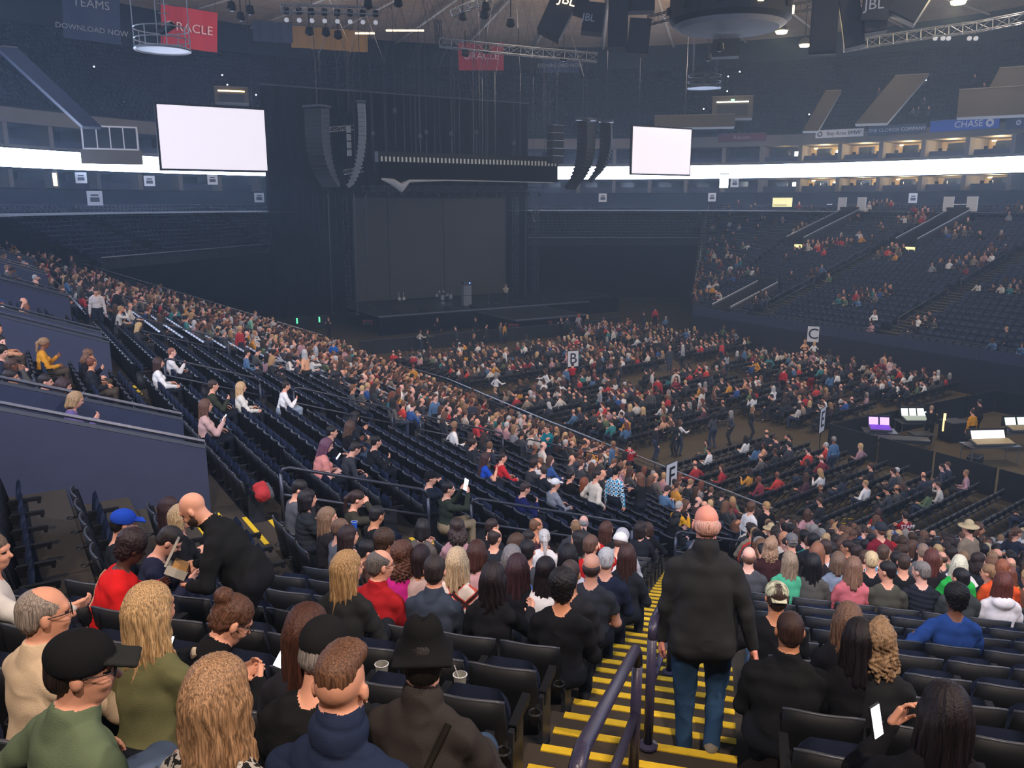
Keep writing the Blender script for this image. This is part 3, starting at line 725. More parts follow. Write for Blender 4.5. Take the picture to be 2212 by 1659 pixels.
ARMS = {'lap': ((.10, .30, .66), (.5, -.3, -.8)), 'thigh': ((.15, .36, .62), (.6, -.2, -.7)), 'phone': ((.08, .30, .86), (.6, -.1, -1)), 'high_phone': ((.12, .34, 1.10), (.6, 0, -1)),
        'rest': ((.31, .18, .68), (.6, -.5, -.5)), 'face': ((.09, .17, 1.13), (.6, .3, -1)), 'down': ((.27, .04, .29), (.5, -1, 0)), 'back': ((.33, -.20, .36), (.5, -1, 0)), 'crossed': ((-.12, .20, .86), (1, 0, -.6)),
        'fwd': ((.20, .46, .74), (.6, -.2, -1)), 'pocket': ((.22, .10, .52), (.6, -1, 0)), 'behind_head': ((.1, -.05, 1.26), (1, 0, .3)), 'box': ((.13, .36, .70), (.7, -.3, -.7)), 'boxup': ((.16, .30, .86), (.8, -.2, -.6)), 'up': ((.2, .1, 1.45), (1, 0, 0))}
def hand_prims(wr, dirv, palm, side, lb, curl=.6):
    """palm and five fingers; dirv along the forearm, palm = direction the palm faces"""
    d = np.array(dirv, float); d /= np.linalg.norm(d); pn = np.array(palm, float); pn = pn-d*(pn@d); pn /= np.linalg.norm(pn)+1e-9; sd = np.cross(d, pn)*side
    wr = np.array(wr, float); out = [('s', (wr-d*.015, wr+d*.03, .026, .026), lb, .015, 0)]
    R = np.stack([sd, d, pn], 1); out.append(('b', (wr+d*.05, (.041, .048, .015), .012, R), lb, .012, 0))
    for i, (o, ln, cu) in enumerate([(-.031, .068, 1.0), (-.011, .078, 1.), (.010, .073, 1.1), (.029, .058, 1.2)]):
        p = wr+d*.092+sd*o; a = 0.; r = .0085
        for j, f in enumerate((.45, .32, .25)):
            a += curl*cu*(.5 if j == 0 else .8); q = p+(d*math.cos(a)+pn*math.sin(a))*ln*f; out.append(('s', (p, q, r, r*.92), lb, .004, 0)); p = q; r *= .93
    p = wr+d*.02-sd*.028+pn*.004; q = p+d*.038-sd*.028+pn*.012; out.append(('s', (p, q, .013, .0105), lb, .01, 0)); out.append(('s', (q, q+d*.03-sd*.004+pn*.016, .0105, .009), lb, .005, 0))
    return out
def person_prims(P):
    """returns prims, head placement (position, rotation), hands [(wrist, dir, palm, side)]"""
    st = P.get('stand', False); g = P.get('girth', 1.); fem = P.get('fem', False); hz = .93 if st else .53
    lean = math.radians(P.get('lean', 4)); tw = math.radians(P.get('twist', 0)); side = math.radians(P.get('side', 0))
    Rt = rot('y', side)@rot('x', -lean); Rw = rot('z', tw)
    hip = np.array([0, -.05 if not st else 0, hz])
    T = lambda x, y, z: hip+Rw@Rt@np.array([x, y, z])
    sl = P.get('sleeve', 'long'); ps = []
    sw = (.148 if fem else .170)*(.5+.5*g); S = SHIRT
    RR = Rw@Rt
    ps.append(('e', (hip+np.array([0, 0, -.01]), (.165*g, .13*g, .13)), S if (P.get('coat') and st) else PANTS, .05, 0))
    ps.append(('e', (T(0, .01*g, .10), (.148*g, .115*g*g, .13), RR), S, .06, 0))
    ps.append(('e', (T(0, .0, .27), ((.15 if fem else .17)*g, .112*g, .17), RR), S, .06, 0))
    ps.append(('e', (T(0, -.01, .39), (sw*.98, .088*g, .075), RR), S, .04, 0))
    if fem: ps += [('e', (T(s*.075, .10*g, .30), (.062, .05, .06), RR), S, .03, 0) for s in (-1, 1)]
    if g > 1.12: ps.append(('e', (T(0, .07, .12), (.13*g, .09*g, .12), RR), S, .06, 0))
    if P.get('coat') and st:
        for q_ in (-1, 1): ps.append(('s', (T(q_*.055, -.005, .25), T(q_*.06, 0, -.13), .112*g, .118*g), S, .05, 0))
        ps.append(('b', (T(0, 0, -.12), (.178*g, .125*g, .09), .07, RR), S, .05, 0))
    elif P.get('coat'): ps.append(('e', (T(0, -.01, .02), (.185*g, .145*g, .1), RR), S, .05, 0))
    # neck, head
    nb = T(0, -.005, .43); Hc = T(0, .015, .45)+Rw@rot('x', -lean*.5)@np.array([0, 0, 0])
    yaw, pit, rol = [math.radians(P.get(k, 0)) for k in ('yaw', 'pitch', 'roll')]
    Rh = rot('z', tw+yaw)@rot('x', pit-lean*.3)@rot('y', rol)
    Hc = T(0, .01, .53)+Rh@np.array([0, .02, .13]); hs = P.get('hs', 1.)
    H = lambda x, y, z: Hc+Rh@(np.array([x, y, z])*hs)
    ps.append(('s', (T(0, -.01, .40), H(0, -.02, -.06), .062 if not fem else .052, .056 if not fem else .047), SKIN, .035, 0))
    ps.append(('s', (T(-.09, -.012, .44), T(.09, -.012, .44), .05, .05), S, .05, 0))
    col = P.get('collar', 0)
    if col: ps.append(('s', (T(0, -.012, .455), T(0, -.0, .475+.02*col), .072+.004*col, .070+.006*col), S, .015, 0))
    if P.get('hood'): ps.append(('e', (T(0, -.085, .45), (.12, .065, .07), RR), S, .03, 0))
    ps.append(('e', (H(0, -.012, .035), (.076, .096, .088), Rh), SKIN, .03, 0))
    ps.append(('e', (H(0, .022, -.03), (.060, .070, .088), Rh), SKIN, .04, 0))
    ps.append(('e', (H(0, .045, -.085), (.034, .032, .028), Rh), SKIN, .03, 0))
    ps.append(('s', (H(0, .088, .0), H(0, .108, -.03), .009, .014), SKIN, .014, 0))
    ps.append(('s', (H(-.034, .078, .024), H(.034, .078, .024), .013, .013), SKIN, .02, 0))
    for s in (-1, 1):
        ps.append(('e', (H(s*.079, -.008, -.008), (.012, .020, .032), Rh), SKIN, .010, 0))
        ps.append(('e', (H(s*.031, .100, .006), (.018, .012, .010), Rh), DARK, .012, 'sub'))
        ps.append(('e', (H(s*.031, .0785, .004), (.011, .010, .0055), Rh), DARK, .004, 0))
        ps.append(('e', (H(s*.028, .070, -.038), (.024, .022, .02), Rh), SKIN, .02, 0))
    ps.append(('s', (H(-.020, .083, -.057), H(.020, .083, -.057), .0085, .0085), ACC if P.get('lips') else SKIN, .008, 0))
    # arms
    hands = []
    al = {'L': -1, 'R': 1}
    for nm, s in al.items():
        a = P.get('arm'+nm, 'lap'); tgt, pole = ARMS[a] if isinstance(a, str) else a
        sh = T(s*sw, -.005, .375); t3 = np.array([s*tgt[0], tgt[1], tgt[2]-.53]); 
        hb = T(*t3) if a in ('phone', 'high_phone', 'face', 'crossed', 'behind_head', 'box', 'boxup', 'up') or not isinstance(a, str) else (hip+Rw@t3)
        if a in ('down', 'back', 'pocket', 'fwd'): hb = hip+Rw@t3 if not st else hip+Rw@np.array([s*tgt[0], tgt[1], tgt[2]-.53+.12*0])
        pl = Rw@np.array([s*pole[0], pole[1], pole[2]])
        el, wr = ik(sh, hb, .285, .255, pl); fs = S if sl == 'long' else SKIN; us = SKIN if sl == 'none' else S
        ex = 1.12 if sl == 'long' else 1.
        ps.append(('s', (sh, sh*.55+el*.45, .056*(.5+.5*g), .051*(.4+.6*g)), us, .04, 0))
        ps.append(('s', (sh*.55+el*.45, el, .050*(.4+.6*g), .041*ex), us if sl != 'short' else SKIN, .03, 0))
        ps.append(('s', (el, wr, .045*ex, .031*ex), fs, .03, 0))
        d = wr-el; d /= np.linalg.norm(d)
        palm = Rw@np.array([-s*.7, .1, -.5]) if a in ('down', 'lap', 'thigh', 'back', 'rest', 'pocket') else (Rw@Rt@np.array([-s*.75, -.3, .35]))
        hands.append((wr, d, palm, s, P.get('curl', .55)))
    # legs
    legs = P.get('legs')
    for s in (-1, 1):
        hp = hip+Rw@np.array([s*.09*g, 0, -.02]) if st else hip+np.array([s*.095*g, .02, -.01])
        if legs: an, pole = legs[(s+1)//2]
        elif st: an, pole = (s*.10, .0, .09), (0, 1, 0)
        else: an, pole = (s*.12, .40, .09), (0, 1, .7)
        kn, an = ik(hp, an, .44, .43, pole)
        ps.append(('s', (hp, kn, .092*g, .066*(.5+.5*g)), PANTS, .04, 0)); ps.append(('s', (kn, an, .062, .048), PANTS, .03, 0))
        td = np.array(P['toes'][(s+1)//2]) if 'toes' in P else np.array([0, 1, -.02])
        ps.append(('s', (an-td*.04-np.array([0, 0, .035]), an+td*.15-np.array([0, 0, .048]), .040, .035), SHOE, .02, 0))
    return ps, (Hc, Rh, hs), hands, T
def body_mesh(name, P, h=.01, hh=.0045, folds=.006, mats=None, hands=True, quilt=0, lowhand=False):
    ps, head, hd, T = person_prims(P)
    if lowhand or not hands:
        for wr, d, pn, s, cu in hd: ps.append(('e', (wr+d*.06, (.035, .07, .026), np.stack([np.cross(d, pn/np.linalg.norm(pn)), d, pn/np.linalg.norm(pn)], 1)), SKIN, .02, 0))
    V, Q, L = snet(ps, h)
    if P.get('coat') and P.get('stand'): L = np.where((L == PANTS) & (V[Q].mean(1)[:, 2] > .80), SHIRT, L)
    if folds:
        N = vnormals(V, Q); vm = np.zeros(len(V)); cl = np.isin(L, (SHIRT, PANTS)); np.maximum.at(vm, Q[cl].ravel(), 1.)
        sk = np.zeros(len(V)); np.maximum.at(sk, Q[~cl].ravel(), 1.)
        a = fold(V, 1., P.get('seed', 0))*folds*1.5
        if quilt: 
            zz = (V-T(0, 0, 0))@np.array([0, 0, 1]); zz = V[:, 2]+.02*np.sin(V[:, 0]*9); a = .012*np.sqrt(np.abs(np.sin(pi*zz/quilt)))-.006+.3*fold(V, 2.2)*folds
        V = V+N*(a*vm*(1-.7*sk)+.002*vm)[:, None]
    Vs, Qs, Ls = [V], [Q], [L]; off = len(V)
    if hands and not lowhand:
        for wr, d, pn, s, cu in hd:
            v, q, l = snet(hand_prims(wr, d, pn, s, SKIN, cu), hh, .008); Vs.append(v); Qs.append(q+off); Ls.append(l); off += len(v)
    V, Q, L = np.concatenate(Vs), np.concatenate(Qs), np.concatenate(Ls)
    return (np_mesh(name, V, Q, L, mats) if mats else (V, Q, L)), head
# ---- hair and hats, in the head's own frame
def hair_data(style, h=.009, wave=0., seed=0.):
    e = lambda c, r, k=.03, op=0, R=None: ('e', (c, r, R) if R is not None else (c, r), 0, k, op)
    s = lambda a, b, ra, rb, k=.03, op=0: ('s', (a, b, ra, rb), 0, k, op)
    face = [('e', ((0, .098, -.045), (.075, .06, .085)), 0, .02, 'sub'), ('e', ((0, .06, -.16), (.09, .10, .09)), 0, .02, 'sub')]
    ears = [('e', ((q*.085, .0, -.015), (.022, .026, .034)), 0, .01, 'sub') for q in (-1, 1)]
    A = .0045; fr = 26
    if style == 'short': ps = [e((0, -.016, .042), (.084, .103, .094)), e((0, -.06, -.02), (.070, .055, .055))]+face+ears; A = .003; fr = 30
    elif style == 'buzz': ps = [e((0, -.014, .038), (.080, .099, .091)), e((0, -.055, -.02), (.067, .052, .05))]+face+ears+[('e', ((0, .10, .03), (.07, .05, .06)), 0, .02, 'sub')]; A = .001
    elif style == 'undercut': ps = [e((.0, .0, .085), (.066, .092, .050)), e((.015, .045, .10), (.055, .045, .030)), e((0, -.05, .055), (.058, .05, .055))]+face; A = .004; fr = 14
    elif style == 'bald_ring': ps = [e((0, -.03, .0), (.084, .088, .052)), e((0, -.06, -.03), (.07, .05, .045)), ('e', ((0, .02, .06), (.066, .115, .07)), 0, .02, 'sub')]+face+ears; A = .002
    elif style == 'thin': ps = [e((0, -.018, .036), (.084, .100, .086)), e((0, -.06, -.02), (.070, .055, .055)), ('e', ((0, .045, .095), (.055, .07, .05)), 0, .03, 'sub')]+face+ears; A = .003
    elif style == 'afro': ps = [e((0, -.02, .05), (.105, .115, .11)), e((0, -.06, -.03), (.08, .06, .07))]+face; A = .009; fr = 34
    elif style in ('long', 'midlong', 'bob', 'vlong'):
        L = {'bob': -.13, 'midlong': -.24, 'long': -.34, 'vlong': -.44}[style]; w_ = .095 if style == 'bob' else .105
        ps = [e((0, -.018, .042), (.088, .106, .096)), s((-.05, -.045, -.02), (-.065, -.055, L*.8), .050, .036, .04), s((.05, -.045, -.02), (.065, -.055, L*.8), .050, .036, .04), s((0, -.075, 0), (0, -.095, L), .065, .045, .05),
              s((-.072, .0, 0), (-.088, -.01, L*.75), .030, .022, .03), s((.072, .0, 0), (.088, -.01, L*.75), .030, .022, .03)]+face; A = .007; fr = 17
    elif style == 'curly': ps = [e((0, -.02, .045), (.098, .112, .10)), e((-.05, -.05, -.08), (.075, .07, .11)), e((.05, -.05, -.08), (.075, .07, .11)), e((0, -.07, -.14), (.10, .07, .10))]+face; A = .011; fr = 20
    elif style == 'shag': ps = [e((0, -.018, .044), (.090, .107, .096)), e((-.055, -.04, -.08), (.055, .06, .11)), e((.055, -.04, -.08), (.055, .06, .11)), e((0, -.07, -.12), (.085, .06, .12)), e((.01, .02, .13), (.035, .04, .025))]+face; A = .012; fr = 12
    elif style == 'bun': ps = [e((0, -.016, .042), (.084, .103, .092)), e((0, -.055, -.02), (.070, .055, .05)), e((0, -.10, .10), (.052, .046, .046), .015)]+face+ears; A = .007; fr = 16
    elif style == 'pony': ps = [e((0, -.016, .042), (.084, .103, .092)), e((0, -.055, -.02), (.070, .055, .05)), s((0, -.10, .06), (0, -.15, -.02), .034, .036, .02), s((0, -.15, -.02), (0, -.13, -.22), .036, .018, .02)]+face+ears; A = .004; fr = 18
    elif style == 'cap': ps = [e((0, -.012, .055), (.091, .109, .082)), s((0, -.012, .03), (0, -.012, .028), .095, .095, .02), ('b', ((0, .125, .036), (.064, .050, .009), .008, rot('x', -.15)), 1, .01, 0), e((0, -.01, .137), (.010, .010, .007), .004), ('b', ((0, 0, -.13), (.2, .2, .145), .01), 0, .006, 'sub')]; A = 0
    elif style == 'back_cap': ps = [e((0, -.005, .055), (.091, .109, .082)), ('b', ((0, -.115, .02), (.06, .05, .009), .008, rot('x', .35)), 1, .01, 0), ('b', ((0, 0, -.13), (.2, .2, .145), .01), 0, .006, 'sub'), e((0, .12, .04), (.035, .03, .025), .008, 'sub')]; A = 0
    elif style == 'fedora':
        ps = [s((0, -.01, .05), (0, -.01, .125), .098, .078, .02), e((0, -.01, .05), (.100, .118, .04)), e((0, .03, .19), (.020, .075, .035), .02, 'sub'), ('b', ((0, -.005, .03), (.118, .138, .010), .009, rot('x', -.12)), 0, .02, 0), ('b', ((0, 0, -.18), (.25, .25, .185), .01, rot('x', -.12)), 0, .006, 'sub')]; A = 0
    elif style == 'sunhat': ps = [s((0, -.01, .05), (0, -.01, .10), .095, .082, .02), ('e', ((0, -.005, .05), (.17, .18, .018)), 1, .02, 0), ('b', ((0, 0, -.13), (.2, .2, .145), .01), 0, .006, 'sub')]; A = 0
    elif style == 'beanie': ps = [e((0, -.014, .05), (.092, .110, .10)), ('b', ((0, 0, -.14), (.2, .2, .14), .01), 0, .006, 'sub')]; A = .001
    elif style == 'hood': ps = [e((0, -.018, .035), (.100, .118, .112)), e((0, -.06, -.08), (.09, .08, .08)), ('e', ((0, .115, -.03), (.078, .075, .105)), 0, .02, 'sub')]; A = .003; fr = 6
    elif style == 'veil': ps = [e((0, -.018, .04), (.092, .110, .10)), s((0, -.03, -.02), (0, -.04, -.20), .098, .12, .05), s((0, -.09, 0), (0, -.12, -.30), .05, .05, .05), ('e', ((0, .098, -.03), (.062, .055, .08)), 0, .015, 'sub')]; A = .004; fr = 8
    elif style == 'dreads':
        ps = [e((0, -.016, .045), (.086, .106, .094))]+face
        rr = random.Random(4)
        for i in range(22):
            a = pi*(.05+.9*i/21)+pi; r = .07; x, y = r*math.cos(a), -.015+r*math.sin(a)*.95; ps.append(s((x, y, .03), (x*1.25+rr.uniform(-.02, .02), y*1.2-.02, -.16-.16*rr.random()), .013, .009, .008))
        A = .002
    else: return None
    V, Q, Lb = snet(ps, h)
    if A:
        N = vnormals(V, Q); th = np.arctan2(V[:, 0], -V[:, 1]+.0); zz = V[:, 2]
        wv = wave*np.sin(zz*38+th*3)*.9; dn = np.clip(-zz*6+.5, .35, 1.6)
        a = np.sin(th*fr+wv*2.2+seed+2*np.sin(zz*9+th*2))+.6*np.sin(th*fr*2.3+wv*3+1.7*np.sin(zz*14))
        if style in ('curly', 'afro', 'shag', 'bun'): a = a*.6+np.sin(V[:, 0]*95+3*np.sin(zz*60))*np.sin(zz*85+2*np.sin(V[:, 1]*70))*1.1
        V = V+N*(A*a*dn*.8)[:, None]
        if wave: V[:, 0] += wave*.010*np.sin(zz*30+seed)*np.clip(-zz*5, 0, 1)
    return V, Q, Lb
_hc = {}
def hair_mesh(style, m, wave=0., h=.009, m2=None, nm=None):
    key = (style, wave, h)
    if key not in _hc: _hc[key] = hair_data(style, h, wave)
    V, Q, L = _hc[key]; return np_mesh(nm or ('hair' if style not in HATS else style), V, Q, L, [m, m2 or m])
HATS = ('cap', 'back_cap', 'fedora', 'sunhat', 'beanie', 'hood', 'veil')
def glasses_mb():
    m = MB()
    for s in (-1, 1):
        m.tube([(s*.033+.023*math.cos(a), .102, .004+.017*math.sin(a)) for a in [i*pi/5 for i in range(11)]], .0022, 4); m.tube([(s*.056, .10, .010), (s*.082, .06, .012), (s*.084, -.01, .008)], .0024, 4)
    m.tube([(-.010, .104, .008), (.010, .104, .008)], .002, 4); return m
def make_person(loc, yaw, P, shirt, pants, skin, hair, style, label, h=.012, hat=None, hatcol=None, folds=.006, quilt=0, shoes='1c1c1e', accent=None, glasses=False, wave=.0, hh=.009, group=None, beard=None, brim=None, cat='person', lowhand=False, hatm=None):
    sh = shirt if not isinstance(shirt, str) else cloth(shirt)
    me, (Hc, Rh, hs) = body_mesh('body', P, h, folds=folds, quilt=quilt, mats=[skinm(skin), sh, cloth(pants), cloth(shoes), cloth(accent or 'b06a60'), M_INK], lowhand=lowhand)
    t = thing('person', label, cat, loc, yaw, group); kid(t, 'body', me, None)
    M = Matrix.Translation(Hc.tolist())@Matrix(Rh.tolist()).to_4x4()@Matrix.Scale(hs, 4)
    if style:
        o = kid(t, 'hair', hair_mesh(style, hairm(hair), wave, hh), None); o.matrix_basis = M
    if hat:
        o = kid(t, {'cap': 'baseball_cap', 'back_cap': 'baseball_cap', 'veil': 'headscarf', 'sunhat': 'straw_hat'}.get(hat, hat), hair_mesh(hat, hatm or cloth(hatcol), 0., min(hh, .008), cloth(brim) if brim else None), None); o.matrix_basis = M
    if glasses: o = kid(t, 'glasses', glasses_mb(), M_INK); o.matrix_basis = M
    if beard:
        V, Q, L = snet([('e', ((0, .03, -.06), (.066, .068, .06)), 0, .02, 0), ('e', ((0, .06, -.005), (.075, .07, .048)), 0, .01, 'sub')], .009); o = kid(t, 'beard', np_mesh('beard', V, Q, L, [hairm(beard)]), None); o.matrix_basis = M
    return t, M
# ================================================================== THE PEOPLE ONE CAN POINT TO
PERSONS = []      # (position) of everyone placed, to keep others off
def hx(c): return c
def on_corner(px, py, h=1.0, hh=1.22, k=None):
    """stand on the corner rows: nearest row whose occupant's head lies on the sight line, nudged forwards if need be"""
    r = ray(px, py); n = np.dot(r[:2], UA); t = (2.05-h)/(-r[2]/n-.34); hz_ = h+.2; best = None
    for kk in ([k] if k is not None else range(33)):
        D0 = 26.99-.84*(kk+.63)+.04; z = zf+RISE*kk+hz_; De = (11.5-z)/(-r[2]/n)    # distance at which the head would sit exactly right
        D = min(max(De, D0-.05), D0+.28); err = abs(De-D)
        if best is None or err < best[0]-1e-6: best = (err, kk, D)
    err, kk, D = best; s = D/n; p = r[:2]*s-UA*.04; return np.array([p[0], p[1], zf+RISE*kk]), bA.yaw, ('corner', kk)
def on_side(px, py, h=1.0, k=None):
    q = bB.hit(px, py, h); best = None
    for kk in range(34):
        a, b = bB.row((kk+.63)/34); u = (q[1]-a[1])/(b[1]-a[1]); x = a[0]*(1-u)+b[0]*u
        if best is None or abs(x-q[0]) < best[0]: best = (abs(x-q[0]), kk, x)
    kk = best[1] if k is None else k; a, b = bB.row((kk+.63)/34); r = ray(px, py)
    # meet the vertical plane of that row
    d = b[:2]-a[:2]; s = (a[0]*d[1]-a[1]*d[0])/(r[0]*d[1]-r[1]*d[0]); p = r[:2]*s if px > 300 else q[:2]; u = (p[1]-a[1])/d[1]
    za, zb = bB.row(kk/34); return np.array([p[0], p[1], za[2]*(1-u)+zb[2]*u]), bB.yaw, ('side', kk)
def occupy(p, r=.36):
    PERSONS.append(np.array(p[:2]))
    d = SXY-np.array(p[:2]); dd = (d*d).sum(1); i = int(dd.argmin())
    if dd[i] < .5**2: TAKEN[i] = 1
SXY = np.array([[s[0], s[1]] for s in SEATS])
TONE = dict(f='e0a183', t='c98a66', b='7d4f38', d='4d3024', p='eab09a')
PSC = 1.11
DEF = dict(h=.013, hh=.010)
def hero(where, px, py, P, shirt, hairc, style, label, pants='1e2128', skin='f', f=0., **kw):
    h = kw.pop('at', 1.10 if not P.get('stand') else 1.52); k = kw.pop('k', None)
    if where == 'A': p, yw, s_ = on_corner(px, py, h, k=k)
    elif where == 'B': p, yw, s_ = on_side(px, py, h, k=k)
    else: p = at_z(px, py, where+(1.70 if P.get('stand') else 1.3)); p = np.array([p[0], p[1], where]); yw = -YAW
    for k_, v in DEF.items(): kw.setdefault(k_, v)
    P.setdefault('seed', px*.37)
    occupy(p); t, M = make_person(p, yw+math.radians(f), P, shirt, pants, TONE[skin], hairc, style, label, **kw); t['group'] = kw.get('group') or 'people in the arena'; t.scale = (PSC,)*3; t.location.z -= 0 if P.get('stand') else .05
    if P.get('lean', 4) > 18:
        a_ = yw+math.radians(f); hx_, hy_ = M.translation.x*PSC, (M.translation.y-.06)*PSC; dx, dy = hx_*math.cos(a_)-hy_*math.sin(a_), hx_*math.sin(a_)+hy_*math.cos(a_)
        t.location.x -= dx; t.location.y -= dy; p = np.array([p[0]-dx, p[1]-dy, p[2]])
    return t, p, yw+math.radians(f)
def held(name, label, cat, base, yw, off, parts, rotm=(0, 0, 0)):
    c, s = math.cos(yw), math.sin(yw); off = [o_*PSC for o_ in off]; loc = (base[0]+off[0]*c-off[1]*s, base[1]+off[0]*s+off[1]*c, base[2]+off[2]-.05)
    t = thing(name, label, cat, loc); t.rotation_euler = (rotm[0], rotm[1], yw+rotm[2])
    for nm, mb, m in parts:
        kid(t, nm, mb, m)
        if not isinstance(mb, MB): mb.materials.append(m)
    return t
M_SCREEN = mat('lit_phone_screen', 'ffffff', emit='eaf2ff', estr=3.0); M_PHONE = mat('phone_case', '202226', .4)
def phone(base, yw, off=(0, .33, .90), who='', tilt=.7, lit=True):
    return held('mobile_phone', 'mobile phone with lit screen held by '+who, 'phone', base, yw, off, [('case', MB().box((0, 0, 0), (.075, .009, .15)), M_PHONE), ('screen', MB().box((0, -.0055, 0), (.067, .002, .138)), M_SCREEN if lit else M_GLASS)], (-tilt, 0, 0))
H1 = dict(h=.0085, hh=.007)
from mathutils.bvhtree import BVHTree
def strap(t, pts, r, m, name='shoulder_strap'):
    """a strap lying on the back: (x, z) points dropped onto the body from behind"""
    body = [c for c in t.children if c.name.startswith('body')] or KIDS[t.name]; me = body[0].data
    bv = BVHTree.FromPolygons([v.co for v in me.vertices], [p.vertices for p in me.polygons]); out = []
    for i in range(len(pts)-1):
        for j in range(6):
            u = j/6; x = pts[i][0]*(1-u)+pts[i+1][0]*u; z = pts[i][1]*(1-u)+pts[i+1][1]*u; h_ = bv.ray_cast(Vector((x, -1.5, z)), Vector((0, 1, 0)))[0]
            if h_: out.append(h_+Vector((0, -.004, 0)))
    if len(out) > 2: kid(t, name, MB().tube(out, r, 6), m)
# patterned cloths
def pat(name, c1, c2, kind='voronoi', scale=30, c3=None):
    m = mat(name, c1, .9, noise=.1); nt = m.node_tree; b = nt.nodes['Principled BSDF']; N = nt.nodes.new; L = nt.links.new
    tc = N('ShaderNodeTexCoord'); cr = N('ShaderNodeValToRGB'); cr.color_ramp.interpolation = 'CONSTANT'
    cr.color_ramp.elements[0].color = (*lin(c1), 1); cr.color_ramp.elements[1].color = (*lin(c2), 1); cr.color_ramp.elements[1].position = .5
    if kind == 'voronoi':
        n = N('ShaderNodeTexVoronoi'); n.feature = 'DISTANCE_TO_EDGE'; n.inputs['Scale'].default_value = scale; L(tc.outputs['Object'], n.inputs['Vector']); L(n.outputs['Distance'], cr.inputs[0]); cr.color_ramp.elements[1].position = .12
    elif kind == 'noise':
        n = N('ShaderNodeTexNoise'); n.inputs['Scale'].default_value = scale; L(tc.outputs['Object'], n.inputs['Vector']); L(n.outputs[0], cr.inputs[0])
    elif kind in ('plaid', 'diamond', 'stripe'):
        mp = N('ShaderNodeMapping'); L(tc.outputs['Object'], mp.inputs[0]); mp.inputs['Rotation'].default_value = (0, .785 if kind == 'diamond' else 0, 0)
        a = N('ShaderNodeTexWave'); a.bands_direction = 'X'; a.inputs['Scale'].default_value = scale; a.inputs['Distortion'].default_value = 0
        d = N('ShaderNodeTexWave'); d.bands_direction = 'Z'; d.inputs['Scale'].default_value = scale; d.inputs['Distortion'].default_value = 0
        L(mp.outputs[0], a.inputs['Vector']); L(mp.outputs[0], d.inputs['Vector']); mx = N('ShaderNodeMath'); mx.operation = 'MAXIMUM' if kind == 'diamond' else 'ADD'
        L(a.outputs['Fac'], mx.inputs[0]); L(d.outputs['Fac'], mx.inputs[1])
        if kind == 'stripe': mx.inputs[0].default_value = 0; nt.links.remove(mx.inputs[0].links[0])
        md = N('ShaderNodeMath'); md.operation = 'MULTIPLY'; md.inputs[1].default_value = .5 if kind == 'plaid' else 1.; L(mx.outputs[0], md.inputs[0]); L(md.outputs[0], cr.inputs[0])
        cr.color_ramp.elements[1].position = .5 if kind != 'diamond' else .8
        if c3: e = cr.color_ramp.elements.new(.75 if kind == 'plaid' else .92); e.color = (*lin(c3), 1)
    L(cr.outputs[0], b.inputs['Base Color']); return m

t, p, y = hero('A', 170, 1415, dict(twist=-12, yaw=-38, armL='rest', armR='lap', girth=1.12, pitch=-4, collar=1), '66755a', '2a211d', 'short', 'man in olive green bomber jacket and black cap turned to the right', hat='cap', hatcol='1b1b1d', pants='5c6d86', f=-8, glasses=True, brim='2b2d2c', **H1)
t, p, y = hero('A', 480, 1478, dict(fem=1, armL='lap', armR='lap', hs=1.04), pat('black_white_print', '1b1b1b', 'b8b2a8', 'noise', 34), 'a07d5c', 'vlong', 'woman with very long wavy strawberry blond hair in a black and white print top', wave=.8, **H1)
t, p, y = hero('A', 742, 1455, dict(armL='lap', armR='rest', girth=1.2, collar=3, yaw=6, hs=1.05, legs=(((-.12, .40, .09), (-.2, 1, .7)), ((.30, .42, .12), (.6, 1, .9)))), '28324a', '6a4a36', 'undercut', 'man with sharply parted undercut hair in a quilted navy puffer jacket', pants='c9aa8e', quilt=.085, beard='3c2a22', **H1)
t, p, y = hero('A', 922, 1405, dict(armL='lap', armR='thigh', girth=1.05, collar=2, yaw=18, coat=1), '3b3735', '1b1614', 'short', 'man in a black fedora and dark grey blazer', hat='fedora', hatcol='1c1c1e', pants='3a4d66', skin='p', **H1)
strap(t, [(.13, .99), (.05, .8), (-.12, .58)], .014, cloth('26231f'))
t, p, y = hero('A', 672, 1405, dict(armL='lap', armR='phone', girth=1.08, yaw=-12, pitch=-12, lean=12), '1e1f20', '8a837c', 'short', 'grey haired man in a black knit cap and black jacket', hat='beanie', hatcol='202022', **H1)
t, p, y = hero('A', 95, 1305, dict(armL='lap', armR='fwd', girth=1.15, twist=-15, yaw=-28, collar=1), 'd3bb9b', '91857a', 'thin', 'older man with thinning grey hair in a cream fleece sweater', glasses=True, **H1)
phone(p, y-.25, (.14, .52, .80), 'the older man in cream fleece', .5)
hero('A', 330, 1300, dict(fem=1, armL='lap', armR='lap', yaw=-12), '6a6a48', 'b8966a', 'long', 'woman with long pale blond hair clipped back, olive top', wave=.5, k=None, **H1)
t, p, y = hero('A', 492, 1305, dict(fem=1, armL='phone', armR='phone', girth=1.35, lean=24, twist=-18, yaw=-25, pitch=-26, collar=1, hs=1.05), '19191b', '5a3c2c', 'bun', 'large woman with messy brown bun bent over her phone in a black coat', glasses=True, k=27, **H1)
strap(t, [(-.14, .99), (-.05, 1.02), (.04, .98)], .016, cloth('c9b9a0'))
phone(p, y-.3, (.05, .58, .74), 'the woman with the messy bun', .8)
hero('A', 670, 1345, dict(fem=1, hs=.95), '2a2a30', '4b2d22', 'long', 'child with straight dark brown hair in front of the knit cap man', **H1)
hero('A', 752, 1215, dict(fem=1, yaw=-35, armL='lap'), '2b2c2c', 'a58358', 'long', 'woman with straight honey blond hair behind the red jacket man', wave=.2, **H1)
